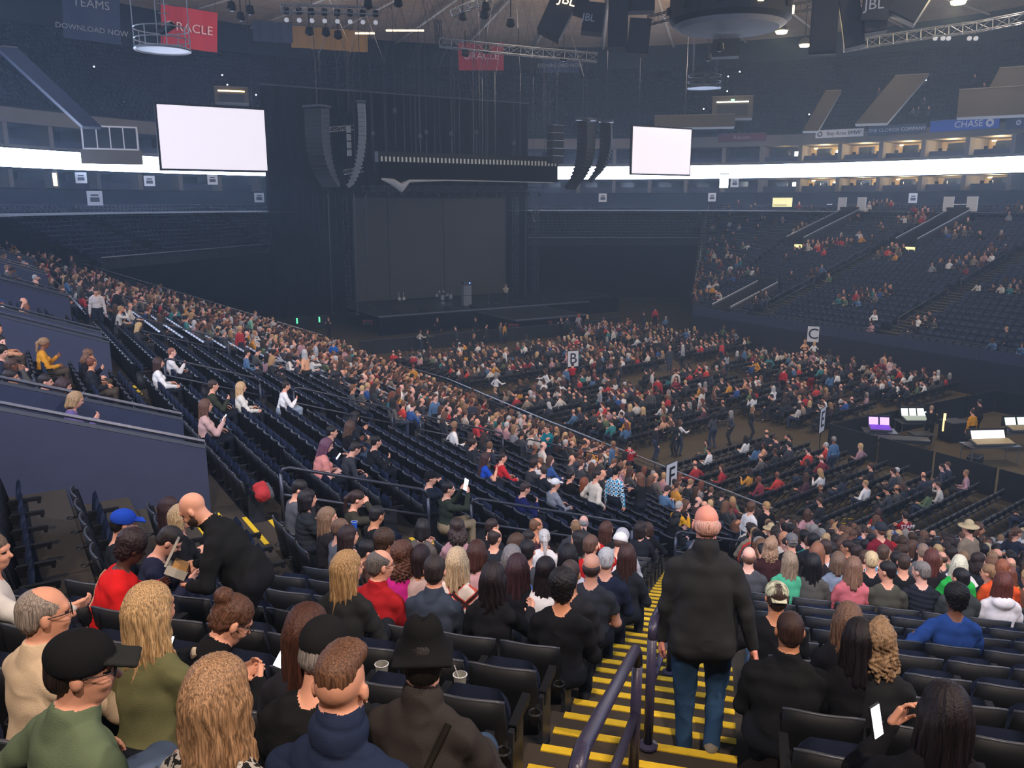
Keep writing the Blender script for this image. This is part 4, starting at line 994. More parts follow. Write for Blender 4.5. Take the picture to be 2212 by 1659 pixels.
hero('A', 820, 1228, dict(girth=1.12, yaw=-38, twist=-8, collar=1), 'a32024', '5f5852', 'thin', 'man in a bright red jacket with cropped grey hair and glasses', glasses=True, k=24, **H1)
hero('A', 942, 1235, dict(girth=1.05, yaw=8, collar=1), '3b4452', '2e2523', 'short', 'dark haired man in a slate blue shirt beside the red jacket man', k=24, **H1)
hero('A', 1068, 1275, dict(fem=1, armR='fwd'), '1d1d20', '1f1618', 'vlong', 'woman with long wavy black hair in a black top', k=24, wave=.6, **H1)
hero('A', 1217, 1285, dict(girth=1.08), '1b1b1d', '171314', 'afro', 'man with short curly black hair in a black jacket', k=24, skin='t', **H1)
hero('A', 873, 1235, dict(fem=1), 'cf2a86', '5e3c2c', 'curly', 'woman with thick curly brown hair in a hot pink top', k=23, wave=.4, h=.011, hh=.007)
hero('A', 990, 1225, dict(fem=1, yaw=5), pat('geometric_print_blouse', 'eedccb', 'e0604a', 'diamond', 2.1, '3a1c1c'), 'cbb08a', 'midlong', 'woman with ash blond hair in a white, black and coral geometric blouse', k=23, h=.011, hh=.007)
hero('A', 1120, 1262, dict(fem=1, yaw=10), '1b1b1f', '3c2428', 'midlong', 'woman with sleek dark plum hair between the black haired pair', k=23, h=.011, hh=.007)
hero('A', 1233, 1248, dict(), '2a2a2c', '4b3a34', 'buzz', 'man with shaved head behind the curly haired man, sunglasses on top', k=23, skin='t', h=.011, hh=.007)
hero('A', 912, 1200, dict(fem=1, hs=.9), 'c4a69a', '2a1b1c', 'bob', 'dark haired child between the pink top and slate shirt', k=23, skin='t')
hero('A', 1030, 1198, dict(fem=1, pitch=-12), 'dfa9a2', '4e2d22', 'bob', 'woman with chestnut bob in a pale pink shirt', k=22)
hero('A', 1108, 1200, dict(fem=1, yaw=12), '5c80bd', '8c847e', 'bob', 'woman with grey bobbed hair in a cornflower blue top', k=22)
hero('A', 1180, 1228, dict(fem=1), 'e3dfda', '1d1416', 'dreads', 'woman with black locks in a white top', k=23, skin='b')
hero('A', 1279, 1228, dict(girth=1.15, sleeve='short'), '34363b', '3a2a24', 'bald_ring', 'broad man with bald crown in a charcoal tee shirt', k=22, h=.011)
hero('A', 1310, 1212, dict(girth=1.05), '232838', 'b9b6b2', 'short', 'white haired man in a dark navy shirt', k=21)
hero('A', 1140, 1188, dict(), '45484c', '1c1819', 'short', 'black haired man in a grey jacket behind the cornflower blue top', k=21)
hero('A', 1228, 1195, dict(fem=1), 'cfcdd0', '191517', 'bob', 'woman with black bobbed hair in a pale grey top', k=21)
hero('A', 1276, 1172, dict(armR='face', yaw=-20), 'b3201f', '5c4236', 'short', 'brown haired man in a scarlet sweater resting chin on hand', k=20)
hero('A', 1342, 1162, dict(lean=16, yaw=-10), 'a4a4a8', '6b5a50', None, 'figure in a light grey hooded sweatshirt with the hood up', hat='hood', hatcol='a4a4a8', k=17)
hero('A', 1355, 1195, dict(fem=1), '23252a', '3c241e', 'long', 'woman with long chestnut hair behind the grey hood', k=20)
hero('A', 1310, 1138, dict(fem=1, yaw=-40), '1e1e20', '46291f', 'long', 'brown haired woman in black by the second pair of rails', k=16)
hero('A', 1676, 1312, dict(girth=1.12, armL='rest', yaw=8), '19191b', '3a2a22', 'short', 'man in a backwards camouflage cap and black shirt', k=25-2, hat='back_cap', hatm=pat('camouflage', '8d8c70', 'c2bd9c', 'noise', 22), pants='5a7088', skin='t', **H1)
hero('A', 1703, 1402, dict(girth=1.28, collar=1, yaw=4), '1d1e20', '3a2620', 'buzz', 'heavy man with buzzed dark hair in a black jacket', k=25, skin='t', **H1)
hero('A', 1828, 1370, dict(fem=1, armR='phone'), '1c1c20', '6e5240', 'vlong', 'woman with long light brown hair right of the camouflage cap', k=24, wave=.5, **H1)
hero('A', 1850, 1445, dict(fem=1, pitch=-10, hs=.97), '1c1c1f', '1a1418', 'midlong', 'dark haired girl beside the blond updo', k=25, **H1)
hero('A', 1892, 1432, dict(fem=1, girth=1.1), '26272a', '94785a', 'shag', 'woman with dishevelled dark blond wavy updo in a charcoal jacket', k=25, wave=1., **H1)
t, p, y = hero('A', 2035, 1560, dict(fem=1, armL=((.15, .24, .98), (.6, -.3, -1)), armR='lap', yaw=5), '1b1b1e', '1c1419', 'vlong', 'woman with long straight black hair holding a glowing phone', k=27, **H1)
phone(p, y+.9, (-.22, .17, 1.15), 'the woman with long straight black hair', .25)
hero('A', 2060, 1322, dict(girth=1.08, armL='rest', yaw=12), '2c4a86', '17120f', 'afro', 'man in a royal blue sweater alone in the empty rows', k=21, skin='b', **H1)
R8 = [(1617, 1210, dict(girth=1.12), '4a4b50', '6b4a3a', 'bald_ring', 'man with thinning brown hair in a grey tee shirt next to the stairs', 'short', 'p'),
      (1703, 1248, dict(fem=1, yaw=25, hs=.95), '4fae86', '94806a', 'long', 'girl with light brown hair in a mint green top', 'long', 'f'),
      (1755, 1222, dict(fem=1), '55534e', '17161a', 'long', 'woman with very dark hair in a grey brown sweater', 'long', 't'),
      (1843, 1232, dict(fem=1, pitch=-14), 'cf6f76', '7c5c48', 'midlong', 'woman with brown ponytail in a salmon pink sweater', 'long', 'f'),
      (1917, 1238, dict(yaw=60, hs=.98), '4b4a40', '1d1818', 'short', 'young man in an olive hooded top turned left in profile', 'long', 'f'),
      (1992, 1228, dict(girth=1.05, yaw=45), '23272f', '77706a', 'short', 'grey haired man in a quilted dark vest turned left in profile', 'long', 'p'),
      (2075, 1250, dict(yaw=30), '3b403f', '171416', 'short', 'black haired man in a dark green shirt', 'long', 'f'),
      (2162, 1275, dict(fem=1, girth=1.1, hood=1), 'e2dcda', '5e3026', 'midlong', 'woman with auburn hair in a white hooded jacket', 'long', 'f')]
for x, yy, P, sh, hc, stl, lb, slv, sk in R8:
    P['sleeve'] = slv; hero('A', x, yy, P, sh, hc, stl, lb, k=18 if x < 2000 else 18, skin=sk, h=.011, quilt=.06 if 'vest' in lb else 0)
R9 = [(1665, 1175, '3a2224', '9c7c62', 'shag', 'woman with tousled light brown hair in the row behind the grey tee', 17), (1712, 1150, '1b1b1e', '6d6660', 'short', 'man in a grey cap and black shirt', 15), (1765, 1185, '2a2428', '8a5c44', 'midlong', 'woman with reddish blond hair beside the white shirt', 16),
      (1810, 1212, '7b8696', '6e5746', 'bob', 'woman with brown bob in a pale blue top', 17), (1882, 1205, '1d1e22', 'cdb489', 'short', 'man with pale blond crop in a black shirt', 17), (1908, 1178, None, '4c382c', 'short', 'man in a turquoise plaid shirt in the right corner stand', 16),
      (1952, 1210, '1b1c1e', '3d2e27', 'buzz', 'man with cropped dark hair in black behind the dark vest', 17), (2012, 1195, '241f22', '5b3029', 'long', 'woman with long chestnut red hair in the right corner stand', 16), (2072, 1205, '2fae4a', 'd8cfb4', 'midlong', 'woman with platinum blond hair in a bright green top', 17),
      (2165, 1212, 'e0562a', '8c5238', 'short', 'ginger haired man in an orange hooded top', 17), (1785, 1165, 'e3e1e4', '3b2c28', 'short', 'man in a white shirt behind the reddish blond woman', 16), (1995, 1165, '5d6065', '8a7360', 'short', 'sandy haired man in a grey top near the barrier', 14)]
for x, yy, sh, hc, stl, lb, k in R9: hero('A', x, yy, dict(fem=stl in ('shag', 'midlong', 'bob', 'long'), yaw=(x*7 % 50)-20), sh or pat('turquoise_plaid', '3f8fb5', 'e6e6e0', 'plaid', 3.2, '1e2d3c'), hc, stl, lb, k=k, hat='back_cap' if 'grey cap' in lb else None, hatcol='6b6b6e')
# side stand
t, p, y = hero('A', 248, 1180, dict(fem=1, girth=1.4, pitch=-22, yaw=18, lean=12, armL='phone', armR='lap'), 'cf1f20', '2a1b1c', 'afro', 'woman in a bright red sweater with a thin shoulder strap', skin='d', f=-50, k=25, **H1)
strap(t, [(-.10, 1.02), (-.06, .8), (.16, .60)], .011, cloth('c0947c'))
hero('A', 262, 1122, dict(pitch=-10, yaw=10), '1e2026', '1c1614', 'short', 'figure in a royal blue baseball cap behind the red sweater', hat='cap', hatcol='2247a8', f=-50, k=24, **H1)
hero('A', 318, 1150, dict(pitch=-32, lean=16, armL='phone', armR='phone', yaw=-8), '242638', '2b2421', 'short', 'dark haired man looking down at a phone in a navy jacket', f=-55, k=24, **H1)
t, p, y = hero('A', 440, 1072, dict(stand=1, girth=1.22, lean=34, pitch=-24, armL=((.13, .36, .74), (.7, -.3, -.7)), armR=((.13, .37, .82), (.7, -.3, -.7)), yaw=0, collar=1, hs=1.05), '1b1c1d', '3a2a24', None, 'bald bearded man in a black fleece leaning over with a clear tray', f=106, k=25, beard='3b2a22', pants='1b1c20', skin='f', **H1)
c_, s_ = math.cos(y), math.sin(y); trp = (p[0]-s_*.60, p[1]+c_*.60, p[2]+1.12)
t2 = thing('plastic_tray', 'clear plastic clamshell tray with snacks held out by the bald bearded man', 'food tray', trp, y); t2.rotation_euler = (.5, .2, y+.3)
M_CLEAR = mat('frosted_clear_plastic', 'b9b2a4', .25, spec=.6)
kid(t2, 'base', MB().box((0, 0, -.04), (.24, .17, .07)), M_CLEAR); kid(t2, 'lid', MB().box((0, .10, .09), (.24, .02, .22)), M_CLEAR); kid(t2, 'food', MB().box((0, -.01, .01), (.19, .12, .05)), mat('bread_snack', 'b98c55', .8, bump=.5, bscale=40))
hero('A', 388, 1042, dict(fem=1, yaw=-10), '1b1b1e', 'b7986e', 'bob', 'woman with wavy blond bob in black behind the bald man', k=23, f=-45, wave=.8, **H1)
hero('A', 362, 1015, dict(fem=1, yaw=-15, armL='face'), '2b2526', '35211f', 'long', 'woman with long dark hair beside the wavy blond bob', k=22, f=-45, h=.011)
hero('A', -6, 1215, dict(girth=1.1, armR='fwd', yaw=-30), 'd9d4cc', '6b5a4c', 'short', 'man in a cream shirt cut off by the left edge', f=-40, k=26, **H1)
LB = [(636, 1018, dict(pitch=-18, yaw=-25), '55565a', '1b1717', 'short', 'young man with glasses in a grey tee shirt behind the first rail', 'f', {'glasses': True}), (662, 1062, dict(fem=1, girth=1.15), '26282b', '181416', 'bob', 'woman with short black hair in a black puffer jacket', 'f', {'quilt': .07}),
      (762, 1042, dict(fem=1, armR='face', pitch=-15, yaw=-15), '37352c', '2c1c18', 'pony', 'woman with dark ponytail in an olive jacket', 'f', {}), (706, 1112, dict(fem=1, yaw=-20), '2a2526', '7c6048', 'midlong', 'woman with light brown hair holding a blue cup', 'f', {}),
      (733, 1140, dict(hs=.95, yaw=-10), '68686c', '6a4f3c', 'short', 'boy in a grey hooded sweatshirt', 'f', {}), (785, 1155, dict(pitch=-10, yaw=-15), 'cbbca8', '1c1819', 'short', 'black haired man in a cream jacket with one leg raised', 'f', {}),
      (808, 1082, dict(pitch=-12, yaw=20), '1a1b1c', '191516', 'short', 'dark haired man in black on the left of the blue cup', 't', {}), (748, 1098, dict(fem=1), '2c2626', '2f1f1d', 'midlong', 'dark haired woman beside the blue cup', 'f', {}),
      (690, 935, dict(fem=1, girth=1.2, pitch=-14, lean=12, yaw=-10, sleeve='short'), 'd98a7c', '6d4352', 'long', 'woman with long plum hair in a salmon pink top looking at a phone', 'p', {}), (714, 912, dict(yaw=-20), '1a1b1d', '1b1717', 'short', 'man in black beside the plum haired woman', 'f', {}),
      (760, 938, dict(lean=20, pitch=-20), '3c3e41', '2a211e', 'short', 'man in a dark grey jacket bent forward', 'f', {}), (803, 950, dict(lean=12), '222326', '1b1717', 'short', 'person in black with a glinting camera', 'f', {}),
      (928, 1003, dict(armR='face', yaw=-25), '20242e', '2a211e', 'short', 'man in a black cap and navy hooded top with hand at his face', 'f', {'hat': 'cap', 'hatcol': '1b1b1d'}), (966, 1022, dict(armR='high_phone', armL='high_phone', yaw=-20), '2f352b', '1b1717', 'short', 'man in a dark green top and khaki trousers holding up a tablet', 'f', {'pants': '8c7b60'}),
      (1046, 975, dict(fem=1, pitch=-12), '2148a8', '3b2420', 'vlong', 'woman with long dark hair in a cobalt blue tee shirt', 'f', {'sleeve_': 1}), (1084, 978, dict(hs=.95, yaw=-20), 'c12a30', '2a1d1a', 'short', 'boy in a bright red tee shirt beside the cobalt blue top', 'f', {}),
      (1130, 1052, dict(pitch=-12, yaw=-10), '1f2350', '3a2c28', 'short', 'man in a shiny navy jacket behind the second rail', 'f', {}), (1175, 1010, dict(yaw=80), '1f2227', '3b302a', 'short', 'smiling man in a dark jacket turned back towards the camera', 'p', {}),
      (1198, 1040, dict(yaw=-15), '8b8c90', '5c4a40', 'short', 'person in a white cap and grey hooded top', 'f', {'hat': 'cap', 'hatcol': 'e2e0dd'}), (1140, 1128, dict(armR='face', yaw=-20), '3a3c40', '201a1a', 'short', 'dark haired man in a grey shirt resting his chin on his hand', 't', {}),
      (1466, 1092, dict(), 'd39a22', 'a9a49c', 'short', 'white haired person in a mustard yellow shirt', 'p', {}), (1232, 1015, dict(), '17181a', '1b1717', 'short', 'black haired man in black holding up a phone', 'f', {}), (1262, 1035, dict(fem=1), '1d1d20', '7a4228', 'midlong', 'woman with copper red hair in black', 'f', {}),
      (113, 800, dict(fem=1, lean=14, pitch=-14, sleeve='none'), 'e6dcd4', '3a2320', 'long', 'woman with long dark hair in a white sleeveless top above the tunnel wall', 'f', {}), (152, 835, dict(fem=1, hs=.95, pitch=-18), '6a5a86', 'a9855c', 'bob', 'blond child in the lap row beside the white sleeveless top', 'f', {}),
      (92, 790, dict(yaw=-10), '20242e', '2a1f1c', 'short', 'dark haired man in navy beside the white sleeveless top', 'f', {}), (18, 790, dict(yaw=-10), '1b1b1e', '2a1f1c', 'short', 'dark haired man in black near the left edge above the wall', 't', {}),
      (340, 770, dict(fem=1), 'e6e2dc', '3b2620', 'long', 'woman with long brown hair in a white long sleeved top', 'f', {}), (520, 838, dict(fem=1), 'dcd6c8', 'c09d70', 'long', 'woman with long blond hair in an off white top', 'f', {}), (440, 840, dict(fem=1, armR='phone'), 'd3a79a', '6a4836', 'long', 'woman with long brown hair taking a picture', 'f', {}),
      (458, 818, dict(), '35392c', '3a2c24', 'short', 'man in a dark olive jacket beside the picture taker', 'f', {}), (608, 822, dict(lean=14), 'ece9e4', '2a201d', 'short', 'man in a white long sleeved shirt leaning forward', 'f', {'pants': '8c9aa8'}), (368, 740, dict(), 'e0dcd8', '8a5a48', 'buzz', 'man with shaved head in a maroon and white shirt', 'p', {})]
for x, yy, P, sh, hc, stl, lb, sk, kw in LB:
    if kw.pop('sleeve_', 0): P['sleeve'] = 'short'
    P.setdefault('armR', ['lap', 'thigh', 'phone'][x % 3]); t, p, y = hero('B', x, yy, P, sh, hc, stl, lb, skin=sk, **kw)
    if x == 966: held('tablet', 'tablet with lit screen held up by the man in khaki trousers', 'tablet', p, y, (0, .36, 1.2), [('case', MB().box((0, 0, 0), (.17, .01, .25)), M_PHONE), ('screen', MB().box((0, -.006, 0), (.15, .003, .22)), M_SCREEN)], (-.2, 0, 0))
    if x == 706: held('paper_cup', 'blue and white paper cup held by the light brown haired woman', 'cup', p, y, (.12, .30, 1.0), [('cup', MB().lathe([(.032, 0), (.043, .12)], n=12), mat('blue_cup', '2458b8', .5)), ('rim', MB().lathe([(.044, .118), (.046, .125), (.042, .125)], n=12), M_WHITE)])
    if x in (690, 440, 1232): phone(p, y, (0, .33, .92), {690: 'the plum haired woman', 440: 'the woman taking a picture', 1232: 'the black haired man in black'}[x])
ST = [('B', 1284, 1022, dict(armL='pocket', armR='pocket', yaw=-30), 'd9cbb6', '2c211e', 'short', 'standing young man in a cream fleece jacket', 0), ('B', 1328, 1020, dict(armL='down', armR='down', yaw=10), None, '151414', 'short', 'standing man in a turquoise and white plaid shirt and black cap', 20),
      ('B', 1386, 1030, dict(armL='crossed', armR='crossed', yaw=30, fem=1), '1f2022', '6a4836', 'midlong', 'standing person with wavy brown hair in a black hooded top', 100), ('B', 1185, 925, dict(armL='crossed', armR='crossed', girth=1.1), '15707c', '3a2c26', 'short', 'standing man in a teal shirt with folded arms', 190),
      ('A', 1513, 1072, dict(girth=1.1, armL='down', armR='down'), '1e1f21', '77706b', 'short', 'grey haired man standing just past the walking man', 0), ('B', 540, 688, dict(armL='pocket'), '7db39a', '2c211e', 'short', 'standing man in a pale green shirt far down the side stand', 0),
      ('B', 720, 745, dict(), '1f5fae', '8a847c', 'short', 'standing man in a bright blue shirt', 60), ('B', 680, 740, dict(), 'b0b2b8', '2a211e', 'short', 'standing man in a light grey shirt', -20), ('B', 206, 630, dict(lean=14, pitch=-20), 'cfc2ba', '2c211e', 'short', 'standing man in a pinkish white shirt high in the side stand', -90),
      ('B', 245, 632, dict(lean=14, girth=1.2, pitch=-10), '1c1c1f', '9a7a64', 'buzz', 'big man standing in black high in the side stand', 0)]
for wh, x, yy, P, sh, hc, stl, lb, f in ST:
    P['stand'] = 1; P.setdefault('armL', 'down'); P.setdefault('armR', 'down')
    hero(wh, x, yy, P, sh or MATS['turquoise_plaid'], hc, stl, lb, f=f, hat='back_cap' if 'black cap' in lb else None, hatcol='151515', pants='22252e')
# the walking man on the wide stairs
fx = UA*5.85+RA*-.09; zt = 9.45-.34*5.95-.03
W = dict(stand=1, girth=1.16, armL='down', armR=((.34, -.02, .34), (.6, -1, .2)), yaw=6, pitch=-16, lean=3, collar=2, coat=1, hs=1.06, legs=(((-.08, -.12, .05), (-.1, 1, .1)), ((.09, -.20, .17), (.1, 1, .1))), toes=((0, .96, -.2), (.1, .8, -.55)))
occupy(fx)
t, M = make_person((fx[0], fx[1], zt), bA.yaw+.06, W, '303133', '27405c', 'e79a86', 'd9c9be', None, 'bald man in a charcoal zip sweater and blue jeans walking down the wide stairs', shoes='7a7568', **H1)
t['group'] = 'people in the arena'; t.scale = (1.13,)*3
o = kid(t, 'hair_fringe', hair_mesh('bald_ring', hairm('cf9f90'), 0, .009, nm='hair_fringe'), None); o.matrix_basis = M@Matrix.Scale(.985, 4)
# ================================================================== THE REST OF THE CROWD
SH = ['1b1b1e']*7+['25272c']*5+['2c2f3c']*4+['3a3c40']*3+['4b4843']*3+['5c5650']*2+['e0dcd6']*3+['c9bfb2']*2+['8b8c90', '6b4a3a', 'a8252a', 'c43a30', '7c2430', '2a4f8a', '4a6a8a', '5a6a4a', 'c98a2a', 'd9a07a', 'b0868a', '2f7a78', '8a7a66', '3d2c2a', '4a2a34']
HR = ['1b1717']*4+['2e211d']*5+['46301f', '4a3328', '5c4030', '6b4a34']*2+['8a6a4a', 'a98458', 'c2a070', '8c8680', 'b9b5b0', '6a3a28']
CN = {'1b1b1e': 'black', '25272c': 'charcoal', '2c2f3c': 'dark navy', '3a3c40': 'dark grey', '4b4843': 'brown grey', '5c5650': 'taupe', 'e0dcd6': 'white', 'c9bfb2': 'cream', '8b8c90': 'light grey', '6b4a3a': 'brown', 'a8252a': 'red', 'c43a30': 'bright red', '7c2430': 'maroon', '2a4f8a': 'blue', '4a6a8a': 'steel blue', '5a6a4a': 'olive', 'c98a2a': 'mustard', 'd9a07a': 'peach', 'b0868a': 'dusty pink', '2f7a78': 'teal', '8a7a66': 'tan', '3d2c2a': 'dark brown', '4a2a34': 'wine'}
HN = {'1b1717': 'black', '2e211d': 'dark brown', '46301f': 'brown', '4a3328': 'brown', '5c4030': 'brown', '6b4a34': 'chestnut', '8a6a4a': 'light brown', 'a98458': 'dark blond', 'c2a070': 'blond', '8c8680': 'grey', 'b9b5b0': 'white', '6a3a28': 'auburn'}
VAR = [dict(armL='lap', armR='lap', yaw=10), dict(armL='phone', armR='phone', pitch=-22, lean=12), dict(armL='thigh', armR='rest', yaw=-35, girth=1.12), dict(armL='rest', armR='lap', yaw=45, girth=1.05), dict(armL='thigh', armR='face', lean=14, yaw=15),
       dict(armL='lap', armR='thigh', fem=1, yaw=-50), dict(armL='phone', armR='lap', fem=1, yaw=12, pitch=-15), dict(armL='lap', armR='rest', fem=1, yaw=55, twist=12), dict(stand=1, armL='down', armR='down', yaw=15), dict(stand=1, armL='pocket', armR='fwd', yaw=-30, fem=1)]
PAL_SK = [TONE[c] for c in 'fftpbf']
def dens(n, k, x, y, px, py):
    if n == 'corner':
        e = x*RA[0]+y*RA[1]; jr = 26-k       # jr counts rows away from the camera
        if e < 0: return 0 if jr < 4 else (.30 if jr < 8 else .55) if e > -7 else .12 if jr < 12 else .4
        return .88 if jr >= 9 else 0
    if n == 'side':
        if y > 60: return .35 if k < 14 else .1
        if k < 4: return .6 if y < 24 else .78
        if k < 8: return .28 if y < 20 else .5 if y < 28 else .74
        if k < 12: return .07 if y < 24 else .32 if y < 32 else .66
        if k < 17: return .04 if y < 30 else .30 if y < 38 else .58
        if k < 23: return .02 if y < 35 else .18 if y < 44 else .42
        return .0 if y < 17 else .25 if y < 22 else .16 if y < 50 else .30
    if n == 'f': return None
    if n == 'g': return .16 if k < 12 else .05
    return .0
rp = random.Random(11); crowd = []        # (position, yaw, variant, distance, where)
for i, s in enumerate(SEATS):
    n, k = s[6], s[4]; px, py, d = SPX[i]
    if n == 'f':
        g = math.sin(s[0]*.9+2*math.sin(s[1]*.35))+math.sin(s[1]*.8+s[0]*.33+1.3); q = .75 if g > 1.15 and 20 < s[1] else .03
        q *= 1.15 if k > 3 else .6
    else: q = dens(n, k, s[0], s[1], px, py)
    if rp.random() < q:
        if min(((p[0]-s[0])**2+(p[1]-s[1])**2 for p in PERSONS), default=9) < .52**2: continue
        if n in ('corner', 'side') and any(abs(p[0]-s[0]) < .9 and abs(p[1]-s[1]) < .6 for p in []): continue
        stand = rp.random() < (.03 if n != 'f' else .02)
        v = rp.choice((8, 9)) if stand else rp.randrange(8)
        crowd.append([np.array(s[:3]), s[3]+rp.uniform(-.25, .25)+(0 if not stand else rp.uniform(-2, 2)), v, d, n, i, px, py])
def fdens(sec, j, c, x, y):
    g = math.sin(x*.7+j*1.1)+math.sin(c*.55+j*.8)
    b = {'rear': .22 if y > 16 else .04, 'left middle': .62, 'centre middle': .5, 'right middle': .5, 'left front': .72, 'centre front': .7, 'right front': .62}[sec]
    return b*(1.25 if g > 0 else .6)
FT = {}
for i, s in enumerate(FLOORCH):
    if rp.random() < fdens(s[6], s[4], s[5], s[0], s[1]):
        st = rp.random() < .06; v = rp.choice((8, 9)) if st else rp.randrange(8)
        crowd.append([np.array(s[:3])+(np.array([ff[0], ff[1], 0])*.35 if st else 0), s[3]+rp.uniform(-.3, .3)+(rp.uniform(-2.5, 2.5) if st else 0), v, FPX[i][2], 'floor '+s[6], None, FPX[i][0], FPX[i][1]])
# a loose line of people standing in the floor aisles and by the barriers
for n_ in range(46):
    x, y = rp.choice([(32.3, rp.uniform(27, 56)), (40.6, rp.uniform(28, 57)), (rp.uniform(23, 48), 43.1), (49.4, rp.uniform(28, 60)), (rp.uniform(23, 32), 27.8), (rp.uniform(24, 48), 59.5)])
    if rp.random() < .8: 
        pp = proj((x, y, 1))[0]; crowd.append([np.array([x, y, 0.]), rp.uniform(-pi, pi), rp.choice((8, 9)), pp[2], 'floor aisle', None, pp[0], pp[1]])
# upper deck and suites: a few
for n_ in range(34):
    a = rp.uniform(-.35, .42); k = rp.randrange(0, 9); p = ringpt(54+k*1.05+.5, a); pp = proj((*p, 20))[0]; crowd.append([np.array([p[0], p[1], 19.7+k*.62]), a+pi/2, rp.randrange(8), pp[2]+40, 'upper', None, pp[0], pp[1]])
crowd = [c for c in crowd if -80 < c[6] < 2300 and c[3] > 3.5]
crowd.sort(key=lambda c: c[3]*(1.35 if c[4].startswith('x') else 1))
NIND = 300-len([o for o in bpy.data.objects if o.name.startswith('person')])-14
def style_for(v, r):
    fem = VAR[v].get('fem'); return r.choice(['long', 'midlong', 'bob', 'pony', 'curly', 'long', 'midlong']) if fem else r.choice(['short', 'short', 'buzz', 'bald_ring', 'short', 'afro', 'thin'])
vm = []
for i, P in enumerate(VAR):
    me, hd = body_mesh('body', P, .019, .006, folds=.006, mats=[skinm('e0a183'), cloth('25272c'), cloth('1e2128'), cloth('1c1c1e'), cloth('b06a60'), M_INK]); vm.append((me, hd))
hm = {}
def ghair(st):
    if st not in hm: hm[st] = hair_mesh(st, hairm('2e211d'), .4 if st in ('long', 'curly') else 0, .012)
    return hm[st]
used = {}
WHERE = {'corner': 'near corner stand', 'side': 'side stand', 'floor rear': 'rear floor block', 'floor left middle': 'left middle floor block', 'floor centre middle': 'centre floor block', 'floor right middle': 'right middle floor block', 'floor left front': 'left front floor block', 'floor centre front': 'in the centre front floor block', 'floor right front': 'in the right front floor block', 'floor aisle': 'in a floor aisle', 'f': 'in the far stand', 'g': 'in the far corner stand', 'upper': 'in the upper deck'}
POSE = ['upright', 'phone gazing', 'right turned', 'left turned', 'chin resting', 'sideways turned', 'head bowed', 'far left turned', 'standing', 'standing, hand out,']
def setmat(o, idx, m): o.material_slots[idx].link = 'OBJECT'; o.material_slots[idx].material = m
ind = crowd[:NIND]; rest = crowd[NIND:]
for c in ind:
    pos, yw, v, d, wh, si, px, py = c; st = style_for(v, rp)
    for _ in range(60):
        sh, hr = rp.choice(SH), rp.choice(HR); hat = rp.choice([('cap', '1b1b1d', 'a black cap'), ('cap', 'e0dcd6', 'a white cap'), ('beanie', '3a3c40', 'a grey beanie'), ('cap', 'a8252a', 'a red cap'), ('cap', '2a4f8a', 'a blue cap'), ('sunhat', 'c9b48a', 'a straw hat')]) if rp.random() < .13 else None
        hw = HN[hr]+' hair' if st != 'bald_ring' else 'a bald crown'
        lb = '%s person, %s%s, %s top, %s' % (POSE[v], hw, ', '+hat[2][2:] if hat else '', CN[sh], WHERE[wh])
        if st in ('long', 'curly', 'pony', 'bob'): lb = lb.replace('hair', {'long': 'long hair', 'curly': 'curly hair', 'pony': 'ponytail', 'bob': 'bobbed hair'}[st])
        if lb not in used: break
    else:
        lb += ', row %d' % (SEATS[si][4]+1) if si is not None else ''
    used[lb] = 1; sk = rp.choice(PAL_SK)
    t = thing('person', lb, 'person', pos, yw, 'people in the arena'); s_ = rp.uniform(1.04, 1.12); t.location.z -= .04 if v < 8 else 0; t.scale = (s_, s_, s_)
    o = kid(t, 'body', vm[v][0], None)
    setmat(o, 0, skinm(sk)); setmat(o, 1, cloth(sh)); setmat(o, 2, cloth(rp.choice(['1e2128', '2a3448', '3a4656', '1b1b1e', '4a4036'])))
    Hc, Rh, hs = vm[v][1]; M = Matrix.Translation(Hc.tolist())@Matrix(Rh.tolist()).to_4x4()
    o = kid(t, 'hair', ghair(st), None); o.matrix_basis = M; setmat(o, 0, hairm(hr)); setmat(o, 1, hairm(hr))
    if hat:
        o = kid(t, {'cap': 'baseball_cap', 'beanie': 'beanie', 'sunhat': 'straw_hat'}[hat[0]], ghair(hat[0]), None); o.matrix_basis = M@Matrix.Scale(1.04, 4); setmat(o, 0, cloth(hat[1])); setmat(o, 1, cloth(hat[1]))
    if si is not None: TAKEN[si] = 1
# everybody further off as one mass, each still a whole figure
bases = []; HS_ = ['short', 'short', 'bald_ring', 'short', 'short', 'long', 'midlong', 'long', 'short', 'long']
for v, P in enumerate(VAR):
    (V, Q, L), (Hc, Rh, hs) = body_mesh('b', P, .046, folds=0, lowhand=True)
    hv, hq, hl = hair_data(HS_[v], .03); hv = hv@Rh.T+Hc
    V2 = np.concatenate([V, hv]); Q2 = np.concatenate([Q, hq+len(V)]); L2 = np.concatenate([np.where(L == DARK, SKIN, L), np.full(len(hq), 5)])
    bases.append((V2, Q2.tolist(), [0]*len(Q2), L2.tolist()))
T, cols = [], []
for c in rest:
    pos, yw, v, d, wh, si, px, py = c; T.append((v, rotz(yw)*rp.uniform(1.02, 1.12), np.array(pos)))
    cols.append(np.array([lin(rp.choice(PAL_SK)), lin(rp.choice(SH)), lin(rp.choice(['1e2128', '2a3448', '1b1b1e'])), lin('1c1c1e'), lin('b06a60'), lin(rp.choice(HR))]))
mc = bpy.data.materials.new('crowd_clothes'); mc.use_nodes = True; nt = mc.node_tree; at = nt.nodes.new('ShaderNodeAttribute'); at.attribute_name = 'tint'
nt.links.new(at.outputs['Color'], nt.nodes['Principled BSDF'].inputs['Base Color']); nt.nodes['Principled BSDF'].inputs['Roughness'].default_value = .85
link('crowd_far', bake(bases, T, 'crowd_far', [mc], vcol=cols), kind='stuff', label='hundreds more people seated and standing further away in the arena', category='crowd')
print('CROWD', len(ind), len(rest), 'heroes', len(PERSONS))
